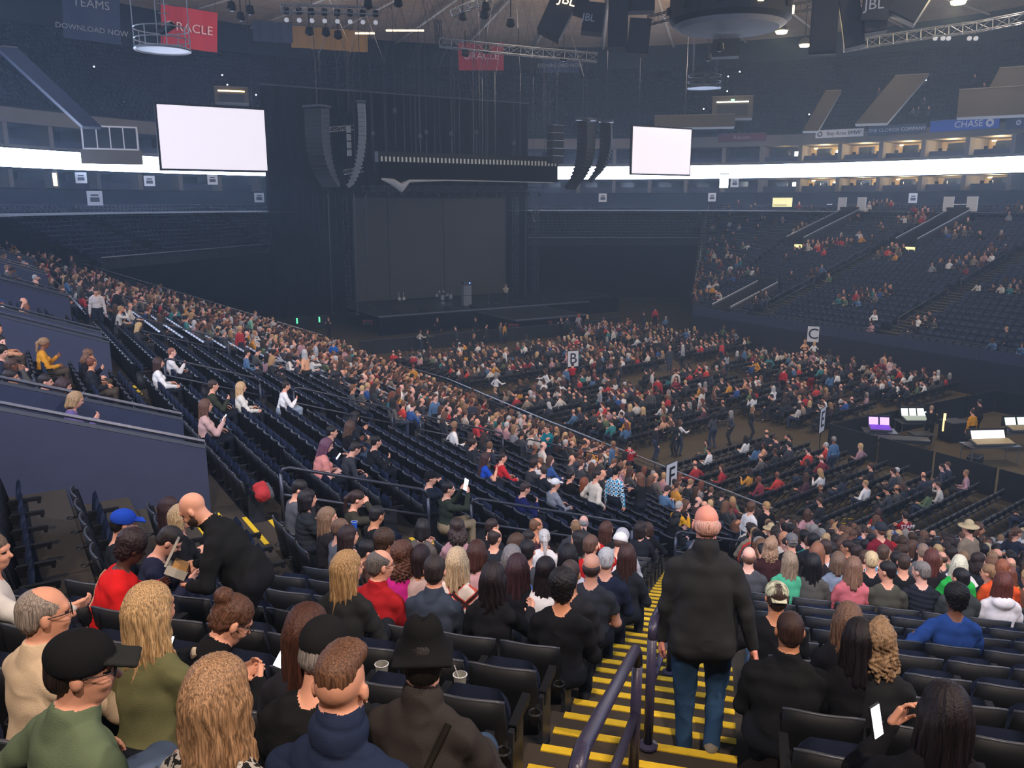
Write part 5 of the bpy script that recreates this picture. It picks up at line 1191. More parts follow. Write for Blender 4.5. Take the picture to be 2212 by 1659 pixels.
# ================================================================== PLACE THE SEATS
def nth(n): return ['first', 'second', 'third', 'fourth', 'fifth', 'sixth', 'seventh', 'eighth', 'ninth', 'tenth', 'eleventh', 'twelfth', 'thirteenth', 'fourteenth', 'fifteenth', 'sixteenth', 'seventeenth', 'eighteenth', 'nineteenth', 'twentieth'][n] if n < 20 else '%dth' % (n+1)
cand = [i for i in range(len(SEATS)) if -60 < SPX[i][0] < 2270 and 0 < SPX[i][1] < 1800]
cand.sort(key=lambda i: SPX[i][2]); near = cand[:300]; nearset = set(near)
PLAT = mat('tiny_number_plate', 'c8c8c8', .5)
rows_seen = {}
for i in near: rows_seen.setdefault((SEATS[i][6], SEATS[i][4]), []).append(i)
kA = sorted({k for n, k in rows_seen if n == 'corner'}, reverse=True); kB = sorted({k for n, k in rows_seen if n == 'side'}, reverse=True)
for (n, k), ids in rows_seen.items():
    if n == 'corner':
        for side in (-1, 1):
            L = [i for i in ids if (np.dot(SEATS[i][:2], RA) > 0) == (side > 0)]; L.sort(key=lambda i: side*np.dot(SEATS[i][:2], RA))
            for j, i in enumerate(L):
                x, y, z, yw = SEATS[i][:4]
                src = SEAT_DN if i in TAKEN else (SEAT_UL if side > 0 and j == 0 else SEAT_UP)
                copy_tree(src, (x, y, z), yw, label='black arena seat, %s row from the camera, %s %s of the wide stairs' % (nth(kA.index(k)), nth(j), 'to the right' if side > 0 else 'to the left'), category='seat', group='arena seats of the near corner')
    else:
        L = sorted(ids, key=lambda i: SEATS[i][1])
        for j, i in enumerate(L):
            x, y, z, yw = SEATS[i][:4]
            copy_tree(SEAT_DN if i in TAKEN else SEAT_UP, (x, y, z), yw, label='navy padded side stand seat, %s row from the top, %s along it' % (nth(kB.index(k)), nth(j)), category='seat', group='arena seats of the side stand')
T1, T2 = [], []
for i, s in enumerate(SEATS):
    if i in nearset: continue
    M = rotz(s[3]); o = np.array(s[:3]); (T1 if SPX[i][2] < 34 else T2).append((0, M, o))
link('seats_beyond', bake([lowseat()], T1, 'seats_beyond', [M_BLACK, M_NAVY, M_RIM]), kind='stuff', label='black and navy arena seats further down the near stands', category='seats')
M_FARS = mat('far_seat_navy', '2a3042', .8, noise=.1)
link('seats_far', bake([farseat()], T2, 'seats_far', [M_BLACK, M_FARS, mat('far_seat_rim', '8a93a6', .3, spec=.8)]), kind='stuff', label='rows of empty and filled navy seats in the distant stands', category='seats')  # pale rim colour paints the glint of light on distant seat tops
order = sorted([i for i in range(len(FLOORCH)) if FPX[i][0] < 2300], key=lambda i: FPX[i][2]); nearf = order[:300]; nf = set(nearf)
for i in nearf:
    x, y, z, yw, j, c, sec = FLOORCH[i]
    copy_tree(FCHAIR, (x, y, z), yw, label='black folding chair, %s block, %s row from its back, %s from left end' % (sec, nth(j), nth(c)), category='chair', group='folding chairs on the floor')
link('chairs_beyond', bake([lowchair()], [(0, rotz(FLOORCH[i][3]), np.array(FLOORCH[i][:3])) for i in range(len(FLOORCH)) if i not in nf], 'chairs_beyond', [M_BLACK, M_NAVY, M_RIM]), kind='stuff', label='black folding chairs set out on the floor nearer the stage', category='chairs')
# upper deck seats, far and dark
UDM = mat('upper_seat_matte', '1d2129', 1., noise=.1, spec=0)
TU = []
for k in range(NU):
    R = 54+k*1.05+.7; n = int(2*pi*R/.6)
    for j in range(n):
        a = 2*pi*j/n; dl = (a-NEAR) % (2*pi)
        if not math.radians(80) < dl < math.radians(280): continue
        p = ringpt(R, a); pp = proj((p[0], p[1], 20+k*.6))[0]
        if -100 < pp[0] < 2300 and pp[1] > 20: TU.append((0, rotz(a+pi/2), np.array([p[0], p[1], 19.7+k*.62])))
link('seats_upper_deck', bake([farseat()], TU, 'seats_upper_deck', [UDM, UDM, UDM]), kind='stuff', label='dark rows of seats in the upper deck above the suites', category='seats')
for p_ in (SEAT_UP, SEAT_DN, SEAT_UL, FCHAIR):
    for ch in KIDS[p_.name]: bpy.data.objects.remove(ch)
    bpy.data.objects.remove(p_)
# ================================================================== STAGE
M_DECK = mat('stage_deck_black', '232427', .45, noise=.2, spec=.4); M_SCRIM = mat('grey_brown_scrim', '4a4740', .9, noise=.12, scale=.3)
M_EDGE = mat('deck_edge_aluminium', '6f7276', .4, .5, noise=.1); M_CHROME = mat('chrome', 'c8cacc', .2, .9, noise=.05)
st = thing('stage', 'black concert stage with a thrust running out to a small square deck', 'stage', (0, 0, 0))
kid(st, 'main_deck', MB().box((39, 76, 1.7), (23, 14.5, .2)), M_DECK)
kid(st, 'front_skirt', MB().box((39, 68.8, .8), (23, .1, 1.6)), M_DRAPE)
kid(st, 'edge_strip', MB().box((39, 68.7, 1.74), (23, .12, .1)).box((27.5, 76, 1.74), (.12, 14.5, .1)), M_EDGE)
kid(st, 'thrust_deck', MB().box((41.2, 65.2, 1.5), (7.6, 7.0, .2)), M_DECK)
kid(st, 'thrust_skirt', MB().box((41.2, 65.2, .7), (7.4, 6.8, 1.4)), M_DRAPE)
kid(st, 'edge_strip', MB().box((41.2, 61.65, 1.55), (7.6, .1, .1)).box((37.4, 65.2, 1.55), (.1, 7, .1)).box((45, 65.2, 1.55), (.1, 7, .1)), M_EDGE)
kid(st, 'side_wing_deck', MB().box((53.5, 76, 1.7), (6, 9, .2)), M_DECK); kid(st, 'front_skirt', MB().box((53.5, 71.4, .8), (6, .1, 1.6)), M_DRAPE)
for i in range(7): kid(st, 'floor_monitor', MB().box((29.5+i*2.6, 69.3, 1.98), (.6, .4, .32), 0, 0, .4), M_SPK)
dr = thing('back_drape', 'huge black drape hung behind the stage from a thin truss', 'drape')
m = MB(); n = 96; xs = [22.9+(53.9-22.9)*i/n for i in range(n+1)]
for i in range(n):
    a, b = xs[i], xs[i+1]; fa, fb = 86+.12*math.sin(i*1.9), 86+.12*math.sin((i+1)*1.9); za, zb = 22.9, 22.9
    m.add([(a, fa, 0), (b, fb, 0), (b, fb, zb), (a, fa, za)], [(0, 1, 2, 3)]).add([(a, fa+.06, 0), (b, fb+.06, 0), (b, fb+.06, zb), (a, fa+.06, za)], [(3, 2, 1, 0)])
kid(dr, 'cloth', m, M_DRAPE); kid(dr, 'hanging_pipe', MB().tube([(22.9, 86, 23.0), (53.9, 86, 23.0)], .06, 6), M_RIM)
sd = thing('side_drape', 'black drape closing the left wing of the stage', 'drape')
m = MB()
for i in range(30):
    y0, y1 = 70+i*.53, 70+(i+1)*.53; f0, f1 = 25.0+.15*math.sin(i*2.1), 25.0+.15*math.sin((i+1)*2.1)
    m.add([(f0, y0, 1.8), (f1, y1, 1.8), (f1-.0, y1, 12.5), (f0, y0, 12.5)], [(0, 1, 2, 3)])
kid(sd, 'cloth', m, M_DRAPE)
sw_ = thing('scrim_screen', 'large grey brown screen filling the back of the stage', 'screen', (38, 79.2, 7.0))
kid(sw_, 'panel', MB().box((0, 0, 0), (17.4, .15, 10.2)), M_SCRIM); kid(sw_, 'frame', MB().box((-8.75, -.05, 0), (.12, .2, 10.4)).box((8.75, -.05, 0), (.12, .2, 10.4)).box((0, -.05, 5.2), (17.6, .2, .15)), M_BLACK)
for x in (-5, 1.2): kid(sw_, 'seam', MB().box((x, -.1, 0), (.04, .05, 10.1)), M_BLACK)
def truss(name, label, pts, s=.4, cat='truss', par=None, m=M_TRUSS, r=.025, bay=.8, n=4, cord=None):
    t = par or thing(name, label, cat); P = [Vector(p) for p in pts]; ch = MB(); br = MB(); rc = cord or r
    d0 = (P[-1]-P[0]).normalized(); up = Vector((0, 0, 1)) if abs(d0.z) < .8 else Vector((1, 0, 0))
    offs = []
    for i, p in enumerate(P):
        d = (P[min(i+1, len(P)-1)]-P[max(i-1, 0)]).normalized(); a = d.cross(up).normalized()*s/2; b = a.cross(d).normalized()*s/2
        offs.append([a+b, a-b, -a-b, -a+b])
    for k in range(4): ch.tube([P[i]+offs[i][k] for i in range(len(P))], rc, n)
    for i in range(len(P)-1):
        L = (P[i+1]-P[i]).length; nb = max(1, int(L/bay))
        for j in range(nb):
            q0, q1 = P[i].lerp(P[i+1], j/nb), P[i].lerp(P[i+1], (j+1)/nb)
            for k in range(4):
                u, v = offs[i][k], offs[i][(k+1) % 4]; br.tube([q0+u, q1+v] if j % 2 else [q0+v, q1+u], r*.6, 3, cap=False); br.tube([q0+u, q0+v], r*.6, 3, cap=False)
    kid(t, 'chords', ch, m); kid(t, 'lacing', br, m); return t
# upright towers either side of the screen
for x, y, h0, lb in [(26.6, 77.5, 12.3, 'dark lattice tower left of the stage screen, outer one'), (28.2, 78.2, 12.3, 'dark lattice tower left of the stage screen, inner one'), (47.6, 78.5, 12.3, 'dark lattice tower right of the stage screen, inner one'), (50.0, 78.2, 12.3, 'dark lattice tower right of the stage screen, outer one')]:
    truss('truss_tower', lb, [(x, y, 1.8), (x, y, h0)], .5, m=M_RAIL, r=.035, bay=.9)
for x, y, lb in [(24.4, 72, 'slim leaning pole by the left wing'), (26.2, 70.5, 'slim upright pole left of the stage'), (29.6, 76.5, 'thin upright pole just left of the screen'), (47.0, 75.5, 'thin upright pole behind the man on stage')]:
    t = thing('pole', lb, 'pole', (x, y, 1.8)); kid(t, 'shaft', MB().tube([(0, 0, 0), (.1, 0, 10.6)], .045, 6), M_RIM); kid(t, 'foot_plate', MB().box((0, 0, .02), (.4, .4, .04)), M_RIM)
# header: long dark lighting pod with a row of white cells
hd_ = thing('lighting_header', 'long dark header over the stage front with a row of small white lamps', 'lighting rig', (37.8, 70, 0))
kid(hd_, 'box', MB().box((0, .6, 14.35), (18.8, 1.6, 1.5)), M_DRAPE); kid(hd_, 'top_beam', MB().box((0, .2, 15.55), (18.8, .8, .9)), M_BLACK)
cell = MB().box((0, 0, 0), (.14, .06, .42)).mesh('lamp_cell', mat('pale_lamp_cell', 'b9b6aa', .4, emit='b9b6aa', estr=.25))
for i in range(48): kid(hd_, 'lamp_cell', cell, None, loc=(-9.1+i*.387, -.24, 15.35))
kid(hd_, 'white_cloth', MB().tube([(-9.2, -.3, 13.65), (-8.2, -.4, 13.4), (-7.4, -.4, 12.9), (-6.6, -.4, 13.5), (-3, -.3, 13.62), (2, -.3, 13.6), (8.8, -.3, 13.55)], [.08, .3, .42, .14, .06, .05, .05], 8), mat('white_cloth', 'c9c4bb', .9))
rr = random.Random(5)
lm = MB().box((0, 0, .12), (.22, .16, .1)).tube([(-.15, 0, .1), (-.15, 0, -.08)], .02, 4).tube([(.15, 0, .1), (.15, 0, -.08)], .02, 4).lathe([(.05, .1), (.12, 0), (.12, -.2), (.0, -.21)], n=10).mesh('moving_light', M_SPK)
for r_ in range(3):
    tr = truss('lighting_truss', None or ['front dark lighting truss over the stage', 'middle dark lighting truss over the stage', 'rear dark lighting truss over the stage'][r_], [(29.5, 71.5+r_*2.6, 12.9), (46.5, 71.5+r_*2.6, 12.9)], .5, m=M_RAIL)
    for i in range(14): 
        o = kid(tr, 'moving_light', lm, None, loc=(30+i*1.24, 71.5+r_*2.6, 12.45)); o.rotation_euler = (rr.uniform(-.5, .5), 0, rr.uniform(0, 3))
# rigging cables and chain hoists above the stage
t = thing('rigging_cables', 'web of thin steel cables rising from the stage rig to the roof', 'cables')
m = MB()
for i in range(38):
    x = 24+rr.random()*28; y = 66+rr.random()*12; z = 15.8 if 28.5 < x < 47 else 19.5
    m.tube([(x, y, z), (x, y, 24)], .022, 3, cap=False)
    for s_ in (-1, 1): m.tube([(x, y, 24), (x+s_*rr.uniform(1, 4), y+rr.uniform(-2, 2), 31.4)], .018, 3, cap=False)
kid(t, 'cable', m, M_RAIL)['kind'] = 'stuff'
for i, (px, py) in enumerate([(853, 240), (908, 295), (921, 287), (975, 290), (1029, 287), (806, 290), (1110, 310)]):
    p = at_y(px, py, 70); t = thing('chain_hoist', 'small motor hoist on a chain above the stage, %s from the left' % ['second', 'third', 'fourth', 'fifth', 'sixth', 'first', 'seventh'][i], 'hoist', p)
    kid(t, 'motor', MB().lathe([(0, .3), (.16, .2), (.18, -.1), (.0, -.3)], n=8), M_RIM); kid(t, 'chain', MB().tube([(0, 0, .2), (0, 0, 9)], .025, 4).tube([(0, 0, -.2), (0, 0, -3)], .02, 4), M_RAIL)
# side video screens
M_IMAG = mat('blank_projection_white', 'ffffff', emit='f0e2e8', estr=.80)
for x, z, lb in ((14.0, 16.25, 'big blank white video screen hung left of the stage'), (57.4, 16.7, 'blank white video screen hung right of the stage')):
    t = thing('video_screen', lb, 'screen', (x, 66.3, z)); kid(t, 'lit_surface', MB().box((0, -.06, 0), (7.6, .04, 4.45)), M_IMAG); kid(t, 'frame', MB().box((0, .06, 0), (7.9, .2, 4.75)), M_BLACK)
    kid(t, 'hanging_cable', MB().tube([(-3, .1, 2.4), (-3, .1, 15)], .03, 4).tube([(3, .1, 2.4), (3, .1, 15)], .03, 4), M_RAIL)
# line arrays: curved hangs of cabinets
def line_array(label, top, n, wd, hgt, dep, yaw, bend0, bend1, face_m=M_SPK, body_m=mat('hang_cabinet_grey', '4a4c50', .5, noise=.25)):
    t = thing('line_array', label, 'loudspeaker', top, yaw); y, z, a = 0., 0., bend0
    box = MB().box((0, 0, -hgt/2), (wd, dep, hgt*.93)).mesh('cabinet', body_m); gr = MB().box((0, 0, 0), (wd*.94, .03, hgt*.84)).mesh('grille', face_m)
    for i in range(n):
        a = bend0+(bend1-bend0)*(i/(n-1))**1.7
        o = kid(t, 'cabinet', box, None); o.location = (0, y, z); o.rotation_euler = (-a, 0, 0)
        g = kid(o, 'grille', gr, None); g.location = (0, -dep/2-.02, -hgt/2)
        y += math.sin(a)*-hgt*-1*1.0 if 0 else math.sin(a)*hgt; z -= math.cos(a)*hgt
    kid(t, 'flying_frame', MB().box((0, 0, .15), (wd*1.1, dep*1.3, .18)), M_RIM); kid(t, 'hanging_cable', MB().tube([(0, 0, .2), (0, 0, 12)], .03, 4), M_RAIL)
    return t
line_array('large curved black loudspeaker hang left of the stage', (21.6, 65.2, 18.7), 16, 1.6, .37, 1.0, -1.0, -.06, .75)
line_array('slim curved loudspeaker hang with pale grilles left of the header', (25.3, 65.4, 19.3), 19, .5, .35, .55, 1.1, -.02, .60, mat('pale_grille', 'a7a7a4', .7), mat('pale_cabinet', '8a8a88', .6))
line_array('tall curved black loudspeaker hang right of the header', (47.2, 65.2, 19.0), 17, 1.7, .37, 1.0, .45, -.05, .85, M_SPK, M_SPK)
line_array('second curved black loudspeaker hang, outer right', (49.8, 65.6, 19.0), 15, 1.4, .37, 1.0, .8, -.05, .85, M_SPK, M_SPK)
t = thing('subwoofer_hang', 'square stack of flown subwoofers beside the right loudspeaker hang', 'loudspeaker', (44.3, 66.0, 15.5))
for i in range(5): kid(t, 'cabinet', MB().box((0, 0, i*.68), (1.2, 1.0, .62)), M_SPK); kid(t, 'edge_strip', MB().box((0, -.52, i*.68+.33), (1.2, .02, .03)), M_STEEL)
for i, (px, py, wpx) in enumerate([(712, 280, 2.0), (745, 372, 1.6)]):
    p = at_y(px, py, 66); truss('ladder_truss', 'short bright truss section tying the left loudspeaker hangs, %s' % ('upper', 'lower')[i], [p, p+np.array([wpx, .2, .25])], .35)
t = thing('rigging_strip_light', 'column of white square lamps on the left loudspeaker rig', 'lighting rig', at_y(754, 305, 65.8))
for i in range(4): kid(t, 'lamp', MB().box((0, 0, .9-i*.6), (.34, .1, .5)), mat('off_white_lamp', '9a9890', .5))
# things on the stage
am = thing('amplifier_stack', 'tall grey amplifier stack with a small blue light', 'amplifier', (*at_z(1008, 660, 1.8)[:2], 1.8))
kid(am, 'cabinet', MB().box((0, 0, .5), (.85, .5, .95)), mat('grey_amp_cloth', '77787a', .8)); kid(am, 'cabinet', MB().box((0, 0, 1.5), (.85, .5, .95)), MATS['grey_amp_cloth']); kid(am, 'head_unit', MB().box((0, 0, 2.2), (.8, .4, .35)), M_RIM); kid(am, 'blue_lamp', MB().box((.25, -.23, 2.2), (.1, .04, .1)), mat('blue_led', 'ffffff', emit='3a6cff', estr=8))
dk = thing('drum_kit', 'drum kit with cymbals on the stage before the screen', 'drum kit', (*at_z(955, 650, 1.8)[:2], 1.8))
for x, y, z, r, h_ in ((0, 0, .35, .3, .5), (-.6, .1, .6, .2, .3), (.6, .1, .6, .2, .3), (-.25, .2, .95, .16, .22), (.25, .2, .95, .16, .22), (.9, -.1, .45, .24, .5)): kid(dk, 'drum', MB().lathe([(0, z-h_/2), (r, z-h_/2), (r, z+h_/2), (0, z+h_/2)], (x, y, 0), 14), M_CHROME)
for x, z in ((-1.1, 1.3), (-.7, 1.5), (.75, 1.5), (1.15, 1.3)): kid(dk, 'cymbal', MB().lathe([(0, z+.04), (.24, z), (0, z-.01)], (x, 0, 0), 14).tube([(x, 0, 0), (x, 0, z)], .012, 4), M_CHROME)
for i, (px, py, lb) in enumerate([(868, 655, 'pair of guitars on a stand at the left of the stage'), (1055, 655, 'microphone stand to the right of the amplifier')]):
    q = at_z(px, py, 1.8); t = thing('guitar_stand' if i == 0 else 'microphone_stand', lb, 'stand', (q[0], q[1], 1.8))
    kid(t, 'stem', MB().tube([(0, 0, 0), (0, 0, 1.4 if i else .9)], .02, 5), M_CHROME); kid(t, 'base', MB().lathe([(0, .0), (.22, 0), (.2, .03), (0, .04)], n=10), M_RIM)
    if i == 0:
        for s_ in (-1, 1): kid(t, 'guitar', MB().lathe([(0, -.03), (.17, -.02), (.17, .02), (0, .03)], n=12).box((.0, .38, 0), (.05, .55, .03)), mat('guitar_white', 'b8b4a8', .4)).matrix_basis = Matrix.Translation((s_*.25, 0, .45))@Matrix.Rotation(pi/2-.2, 4, 'X')
    else: kid(t, 'microphone', MB().tube([(0, 0, 1.4), (0, -.25, 1.5)], .02, 5), M_RIM)
hero(1.8, 1093, 618, dict(stand=1, girth=1.25, armL='crossed', armR='crossed'), 'b3a68c', '6b5a4c', 'short', 'heavy man in a tan shirt standing alone on the stage', f=170, h=.02, hh=.02, pants='2a2c34')
for i, (px, py, z, sh, sk, hc, lb, f) in enumerate([(710, 690, 0, '1b1b1e', 'f', '6b4a34', 'security guard in black seated before the left of the stage', 175), (945, 690, 0, '1b1b1e', 'f', '46301f', 'security guard in black leaning on the stage front', 180), (1028, 690, 0, '1b1b1e', 'f', '2a211e', 'security guard in black with folded arms by the thrust', 150), (1213, 690, 0, '1b1b1e', 'f', '2a211e', 'security guard in black sitting right of the thrust', 150),
      (498, 655, 0, '1b1b1e', 'p', '9a8a7a', 'bald man in black standing beyond the barrier near the stage', 60), (1895, 1112, 0, 'a8252a', 'f', '3a2622', 'long haired steward in a red and black jacket standing on the floor', -60), (1957, 1120, 0, '8c1f26', 'f', '2a1f1c', 'steward in a red and black jacket with STAFF across the back', 0),
      (1360, 965, 0, 'a8252a', 'f', '201a1a', 'steward in a red jacket marked STAFF at the foot of the side stand', 0), (2103, 893, 0, 'd08a22', 'f', '2a1f1c', 'man in a golden yellow hooded top in the sound desk pen', 20), (2012, 885, 0, '1b1b1e', 'f', '9a7a64', 'technician in black shorts working at the sound desk', -30), (2118, 872, 0, '2a2422', 'f', '2a1f1c', 'person in a striped top behind the golden yellow hooded man', 10),
      (1693, 800, 0, 'b02a30', 'f', '2a1f1c', 'man in a red shirt standing in the floor seats', -60), (1754, 795, 0, '1b1b1e', 'f', '2a1f1c', 'tall person in black top and red trousers on the floor', 0), (1518, 845, 0, 'cfc6b8', 'f', '6b4a34', 'slim woman in a pale dress standing in the floor seats', 40), (1924, 778, 0, 'dcb8ae', 'f', '6b4a34', 'woman in a pale pink dress standing by the far steps', 20),
      (1875, 735, 0, '8c1f26', 'f', '2a1f1c', 'steward in red standing at the foot of the far steps', 160), (2012, 765, 0, '3b3c36', 'f', '4a3328', 'person in a dark patterned dress by the far wall', 150), (2076, 765, 0, '8c1f26', 'f', '2a1f1c', 'steward in red leaning on the far wall', 160), (1237, 790, 0, 'a8252a', 'f', '2a1f1c', 'steward in red holding up the board with letter B', 10), (1250, 682, 0, 'b3a0a0', 'f', 'a8452a', 'woman in a long pale dress near the thrust', 0),
      (1416, 668, 0, 'c43a40', 'f', '2a1f1c', 'man in a red top by the corner of the floor', 0), (1108, 1130, 0, None, 'f', '', '', 0)]):
    if sh is None: continue
    t, p, y = hero(z, px, py, dict(stand=1, fem='woman' in lb or 'dress' in lb or 'long haired' in lb, armL='crossed' if i % 3 == 0 else 'down', armR='crossed' if i % 3 == 0 else 'fwd' if i % 3 == 1 else 'down'), sh, hc, 'long' if 'woman' in lb or 'long haired' in lb or 'dress' in lb else ('buzz' if 'bald' in lb else 'short'), lb, f=f, h=.02, hh=.014, pants='8c2a2a' if 'red trousers' in lb else (sh if 'dress' in lb else '1b1b1e'), skin=sk)
    if 'STAFF' in lb: text('STAFF', .15, (0, -.165, 1.34), (1, 0, 0), (0, .0, 1), M_WHITE, t)
# letter boards held over the floor blocks
for ch, px, py, d, yw_, ff_ in (('B', 1238, 775, None, .2, .55), ('C', 1757, 722, None, .15, .62), ('E', 1776, 907, None, .9, .62), ('F', 1450, 1030, None, .9, .62)):
    base = {'B': 1.9, 'C': 1.7, 'E': 2.0, 'F': 1.75}[ch]; q = at_z(px, py, base) if ch != 'C' else np.array([49.85, at_y(px, py, 40)[1]*1., 1.9])
    if ch == 'C': r_ = ray(px, py); s_ = 49.8/r_[0]; q = EYE+r_*s_
    t = thing('letter_board', 'white board with the black letter %s marking a floor block' % ch, 'sign', q); t.rotation_euler = (0, 0, -YAW+{'B': .35, 'C': -.45, 'E': .95, 'F': .85}[ch])
    hh_ = {'B': 1.0, 'C': 1.15, 'E': 1.1, 'F': 1.05}[ch]
    kid(t, 'board', MB().box((0, 0, 0), (hh_*.72, .03, hh_)), M_WHITE); kid(t, 'border', MB().box((0, .004, 0), (hh_*.72+.05, .03, hh_+.05)), M_BLACK); text(ch, hh_*.95, (0, -.02, 0), (1, 0, 0), (0, 0, 1), M_INK, t)
    if ch != 'C': kid(t, 'pole', MB().tube([(0, .02, -hh_/2), (0, .02, -q[2])], .02, 5), M_BLACK)
# ================================================================== SOUND DESK PEN ON THE FLOOR
M_FENCE = mat('black_pen_fence', '1d1e20', .8, noise=.2, scale=3)
pen = thing('pen_fence', 'black cloth covered fence round the sound desk area', 'fence')
segs = [((32.8, 9.0), (32.8, 25.1)), ((32.8, 25.1), (47.0, 25.1)), ((47, 25.1), (47, 9))]
for (a, b) in segs:
    L = math.hypot(b[0]-a[0], b[1]-a[1]); n = int(L/2.4)
    for i in range(n):
        p = Vector((*a, 0)).lerp(Vector((*b, 0)), i/n+.004); q = Vector((*a, 0)).lerp(Vector((*b, 0)), (i+1)/n-.004)
        kid(pen, 'panel', MB().slab([p, q, q+Vector((0, 0, 1.22)), p+Vector((0, 0, 1.22))], .05), M_FENCE)
        kid(pen, 'post', MB().tube([p, p+Vector((0, 0, 1.26))], .03, 5), M_BLACK)
def desk(label, px, py, yw, wd, scr, n, tilt_m, knobs=True):
    q = at_z(px, py, .95); t = thing('mixing_desk', label, 'mixing desk', (q[0], q[1], 0), yw)
    kid(t, 'table_top', MB().box((0, 0, .82), (wd+.5, 1.0, .05)), M_RIM)
    for a in (-1, 1):
        for b in (-1, 1): kid(t, 'leg', MB().tube([(a*(wd/2+.15), b*.4, 0), (a*(wd/2+.15), b*.4, .8)], .025, 5), M_STEEL)
    kid(t, 'console_body', MB().slab([(-wd/2, -.42, .88), (wd/2, -.42, .88), (wd/2, .15, 1.0), (-wd/2, .15, 1.0)], .08), M_RIM)
    kid(t, 'fader_panel', MB().slab([(-wd/2+.05, -.38, .975), (wd/2-.05, -.38, .975), (wd/2-.05, .12, 1.085), (-wd/2+.05, .12, 1.085)], .01), mat('fader_panel_'+scr, scr, .4, emit=scr, estr=.35))
    for i in range(n):
        x = -wd/2+(i+.5)*wd/n; kid(t, 'display', MB().slab([(x-wd/n*.42, .16, 1.08), (x+wd/n*.42, .16, 1.08), (x+wd/n*.42, .32, 1.42), (x-wd/n*.42, .32, 1.42)], -.02), tilt_m)
    kid(t, 'hood', MB().box((0, .38, 1.25), (wd+.05, .05, .5)), M_BLACK)
    return t
M_PUR = mat('purple_display', 'ffffff', emit='8a2cf0', estr=1.6); M_PALE = mat('pale_display', 'ffffff', emit='c8d8c0', estr=.9); M_PALB = mat('white_display', 'ffffff', emit='f2f2ec', estr=1.2)
desk('sound console glowing purple', 1900, 925, -.75, 1.0, '6a2cc0', 2, M_PUR); desk('sound console with three pale green displays', 1975, 905, -.55, 1.2, '9aa89c', 3, M_PALE)
desk('lighting console with one bright white display', 2140, 955, -.45, 1.9, '8a7a5c', 1, M_PALB); desk('sound console with three pale displays at the edge of the picture', 2215, 925, -.45, 1.9, '7a6a4c', 3, M_PALE)
for i, (px, py, z, w_, d_, h_, yw, lb) in enumerate([(1940, 945, .9, 2.6, .7, .18, -.75, 'long silver edged flight case lid in front of the purple console'), (1990, 935, .7, 1.0, .7, .08, -.5, 'small silver table with bottles'), (2060, 925, .6, 1.0, .9, 1.0, -.3, 'black amplifier rack on wheels'), (2105, 1000, .0, .7, .5, .35, .2, 'black case on the floor of the pen')]):
    q = at_z(px, py, z); t = thing('flight_case', lb, 'flight case', (q[0], q[1], 0), yw); b_ = z-h_ if z > .75 else 0
    kid(t, 'box', MB().box((0, 0, max(z, h_)-h_/2), (w_, d_, h_)), M_SPK); kid(t, 'edge_trim', MB().box((0, -d_/2, max(z, h_)-.02), (w_, .03, .03)).box((0, d_/2, max(z, h_)-.02), (w_, .03, .03)).box((-w_/2, 0, max(z, h_)-.02), (.03, d_, .03)).box((w_/2, 0, max(z, h_)-.02), (.03, d_, .03)), M_STEEL)
    if z > .3:
        for a in (-1, 1):
            for b in (-1, 1): kid(t, 'leg', MB().tube([(a*w_*.45, b*d_*.42, 0), (a*w_*.45, b*d_*.42, max(z, h_)-h_)], .02, 4), M_STEEL)
t = held('laptop', 'open laptop with pale blue screen behind the three display console', 'laptop', (*at_z(1995, 890, 1.25)[:2], 1.05), -.4, (0, 0, 0), [('base', MB().box((0, -.12, 0), (.36, .25, .02)), M_RIM), ('screen', MB().slab([(-.18, 0, .02), (.18, 0, .02), (.18, .06, .26), (-.18, .06, .26)], .012), mat('pale_cyan_screen', 'ffffff', emit='b8e6e8', estr=1.6))])
light('desk_lamp', 'POINT', (*at_z(2010, 925, 1.3)[:2], 1.6), 12, (1, .85, .5), .1); light('desk_lamp', 'POINT', (*at_z(2180, 955, 1.3)[:2], 1.7), 22, (1, .85, .5), .1)
t = held('desk_lamp', 'warm desk lamp on a stand beside the technician', 'lamp', (*at_z(2040, 908, 1)[:2], 0), 0, (0, 0, 0), [('stem', MB().tube([(0, 0, 0), (0, 0, 1.5)], .02, 5), M_BLACK), ('glowing_tube', MB().tube([(0, 0, .5), (0, 0, 1.4)], .06, 8), mat('amber_tube', 'ffffff', emit='ffc45a', estr=2.2))])
# green lit utility boxes left of the stage, speakers with red rims on the barricade
for i, (px, py) in enumerate([(648, 691), (696, 688)]):
    q = at_z(px, py, .9); held('equipment_rack', 'equipment rack with green lights left of the stage, %s one' % ('left', 'right')[i], 'rack', (q[0], q[1], 0), -YAW, (0, 0, 0), [('case', MB().box((0, 0, .6), (1.2, .6, 1.2)), M_SPK), ('green_lamp', MB().box((-.2, -.32, .9), (.12, .03, .5)), mat('green_led', 'ffffff', emit='30e080', estr=3)), ('top_lid', MB().box((0, 0, 1.25), (1.3, .7, .06)), M_RIM)])
for i, (px, py) in enumerate([(795, 696), (1109, 705), (1182, 698)]):
    q = at_z(px, py, 1.0); held('barricade_speaker', 'small loudspeaker with red rim on the stage barricade, %s from the left' % ('first', 'second', 'third')[i], 'loudspeaker', (q[0], q[1], .85), -YAW, (0, 0, 0), [('cabinet', MB().box((0, 0, .2), (.8, .4, .4)), M_SPK), ('red_rim', MB().box((0, -.2, .4), (.85, .04, .05)).box((-.4, -.2, .2), (.04, .04, .4)).box((.4, -.2, .2), (.04, .04, .4)), mat('red_paint', 'b83038', .5))])
bc = thing('barricade', 'waist high black barricade across the floor before the stage', 'barrier')
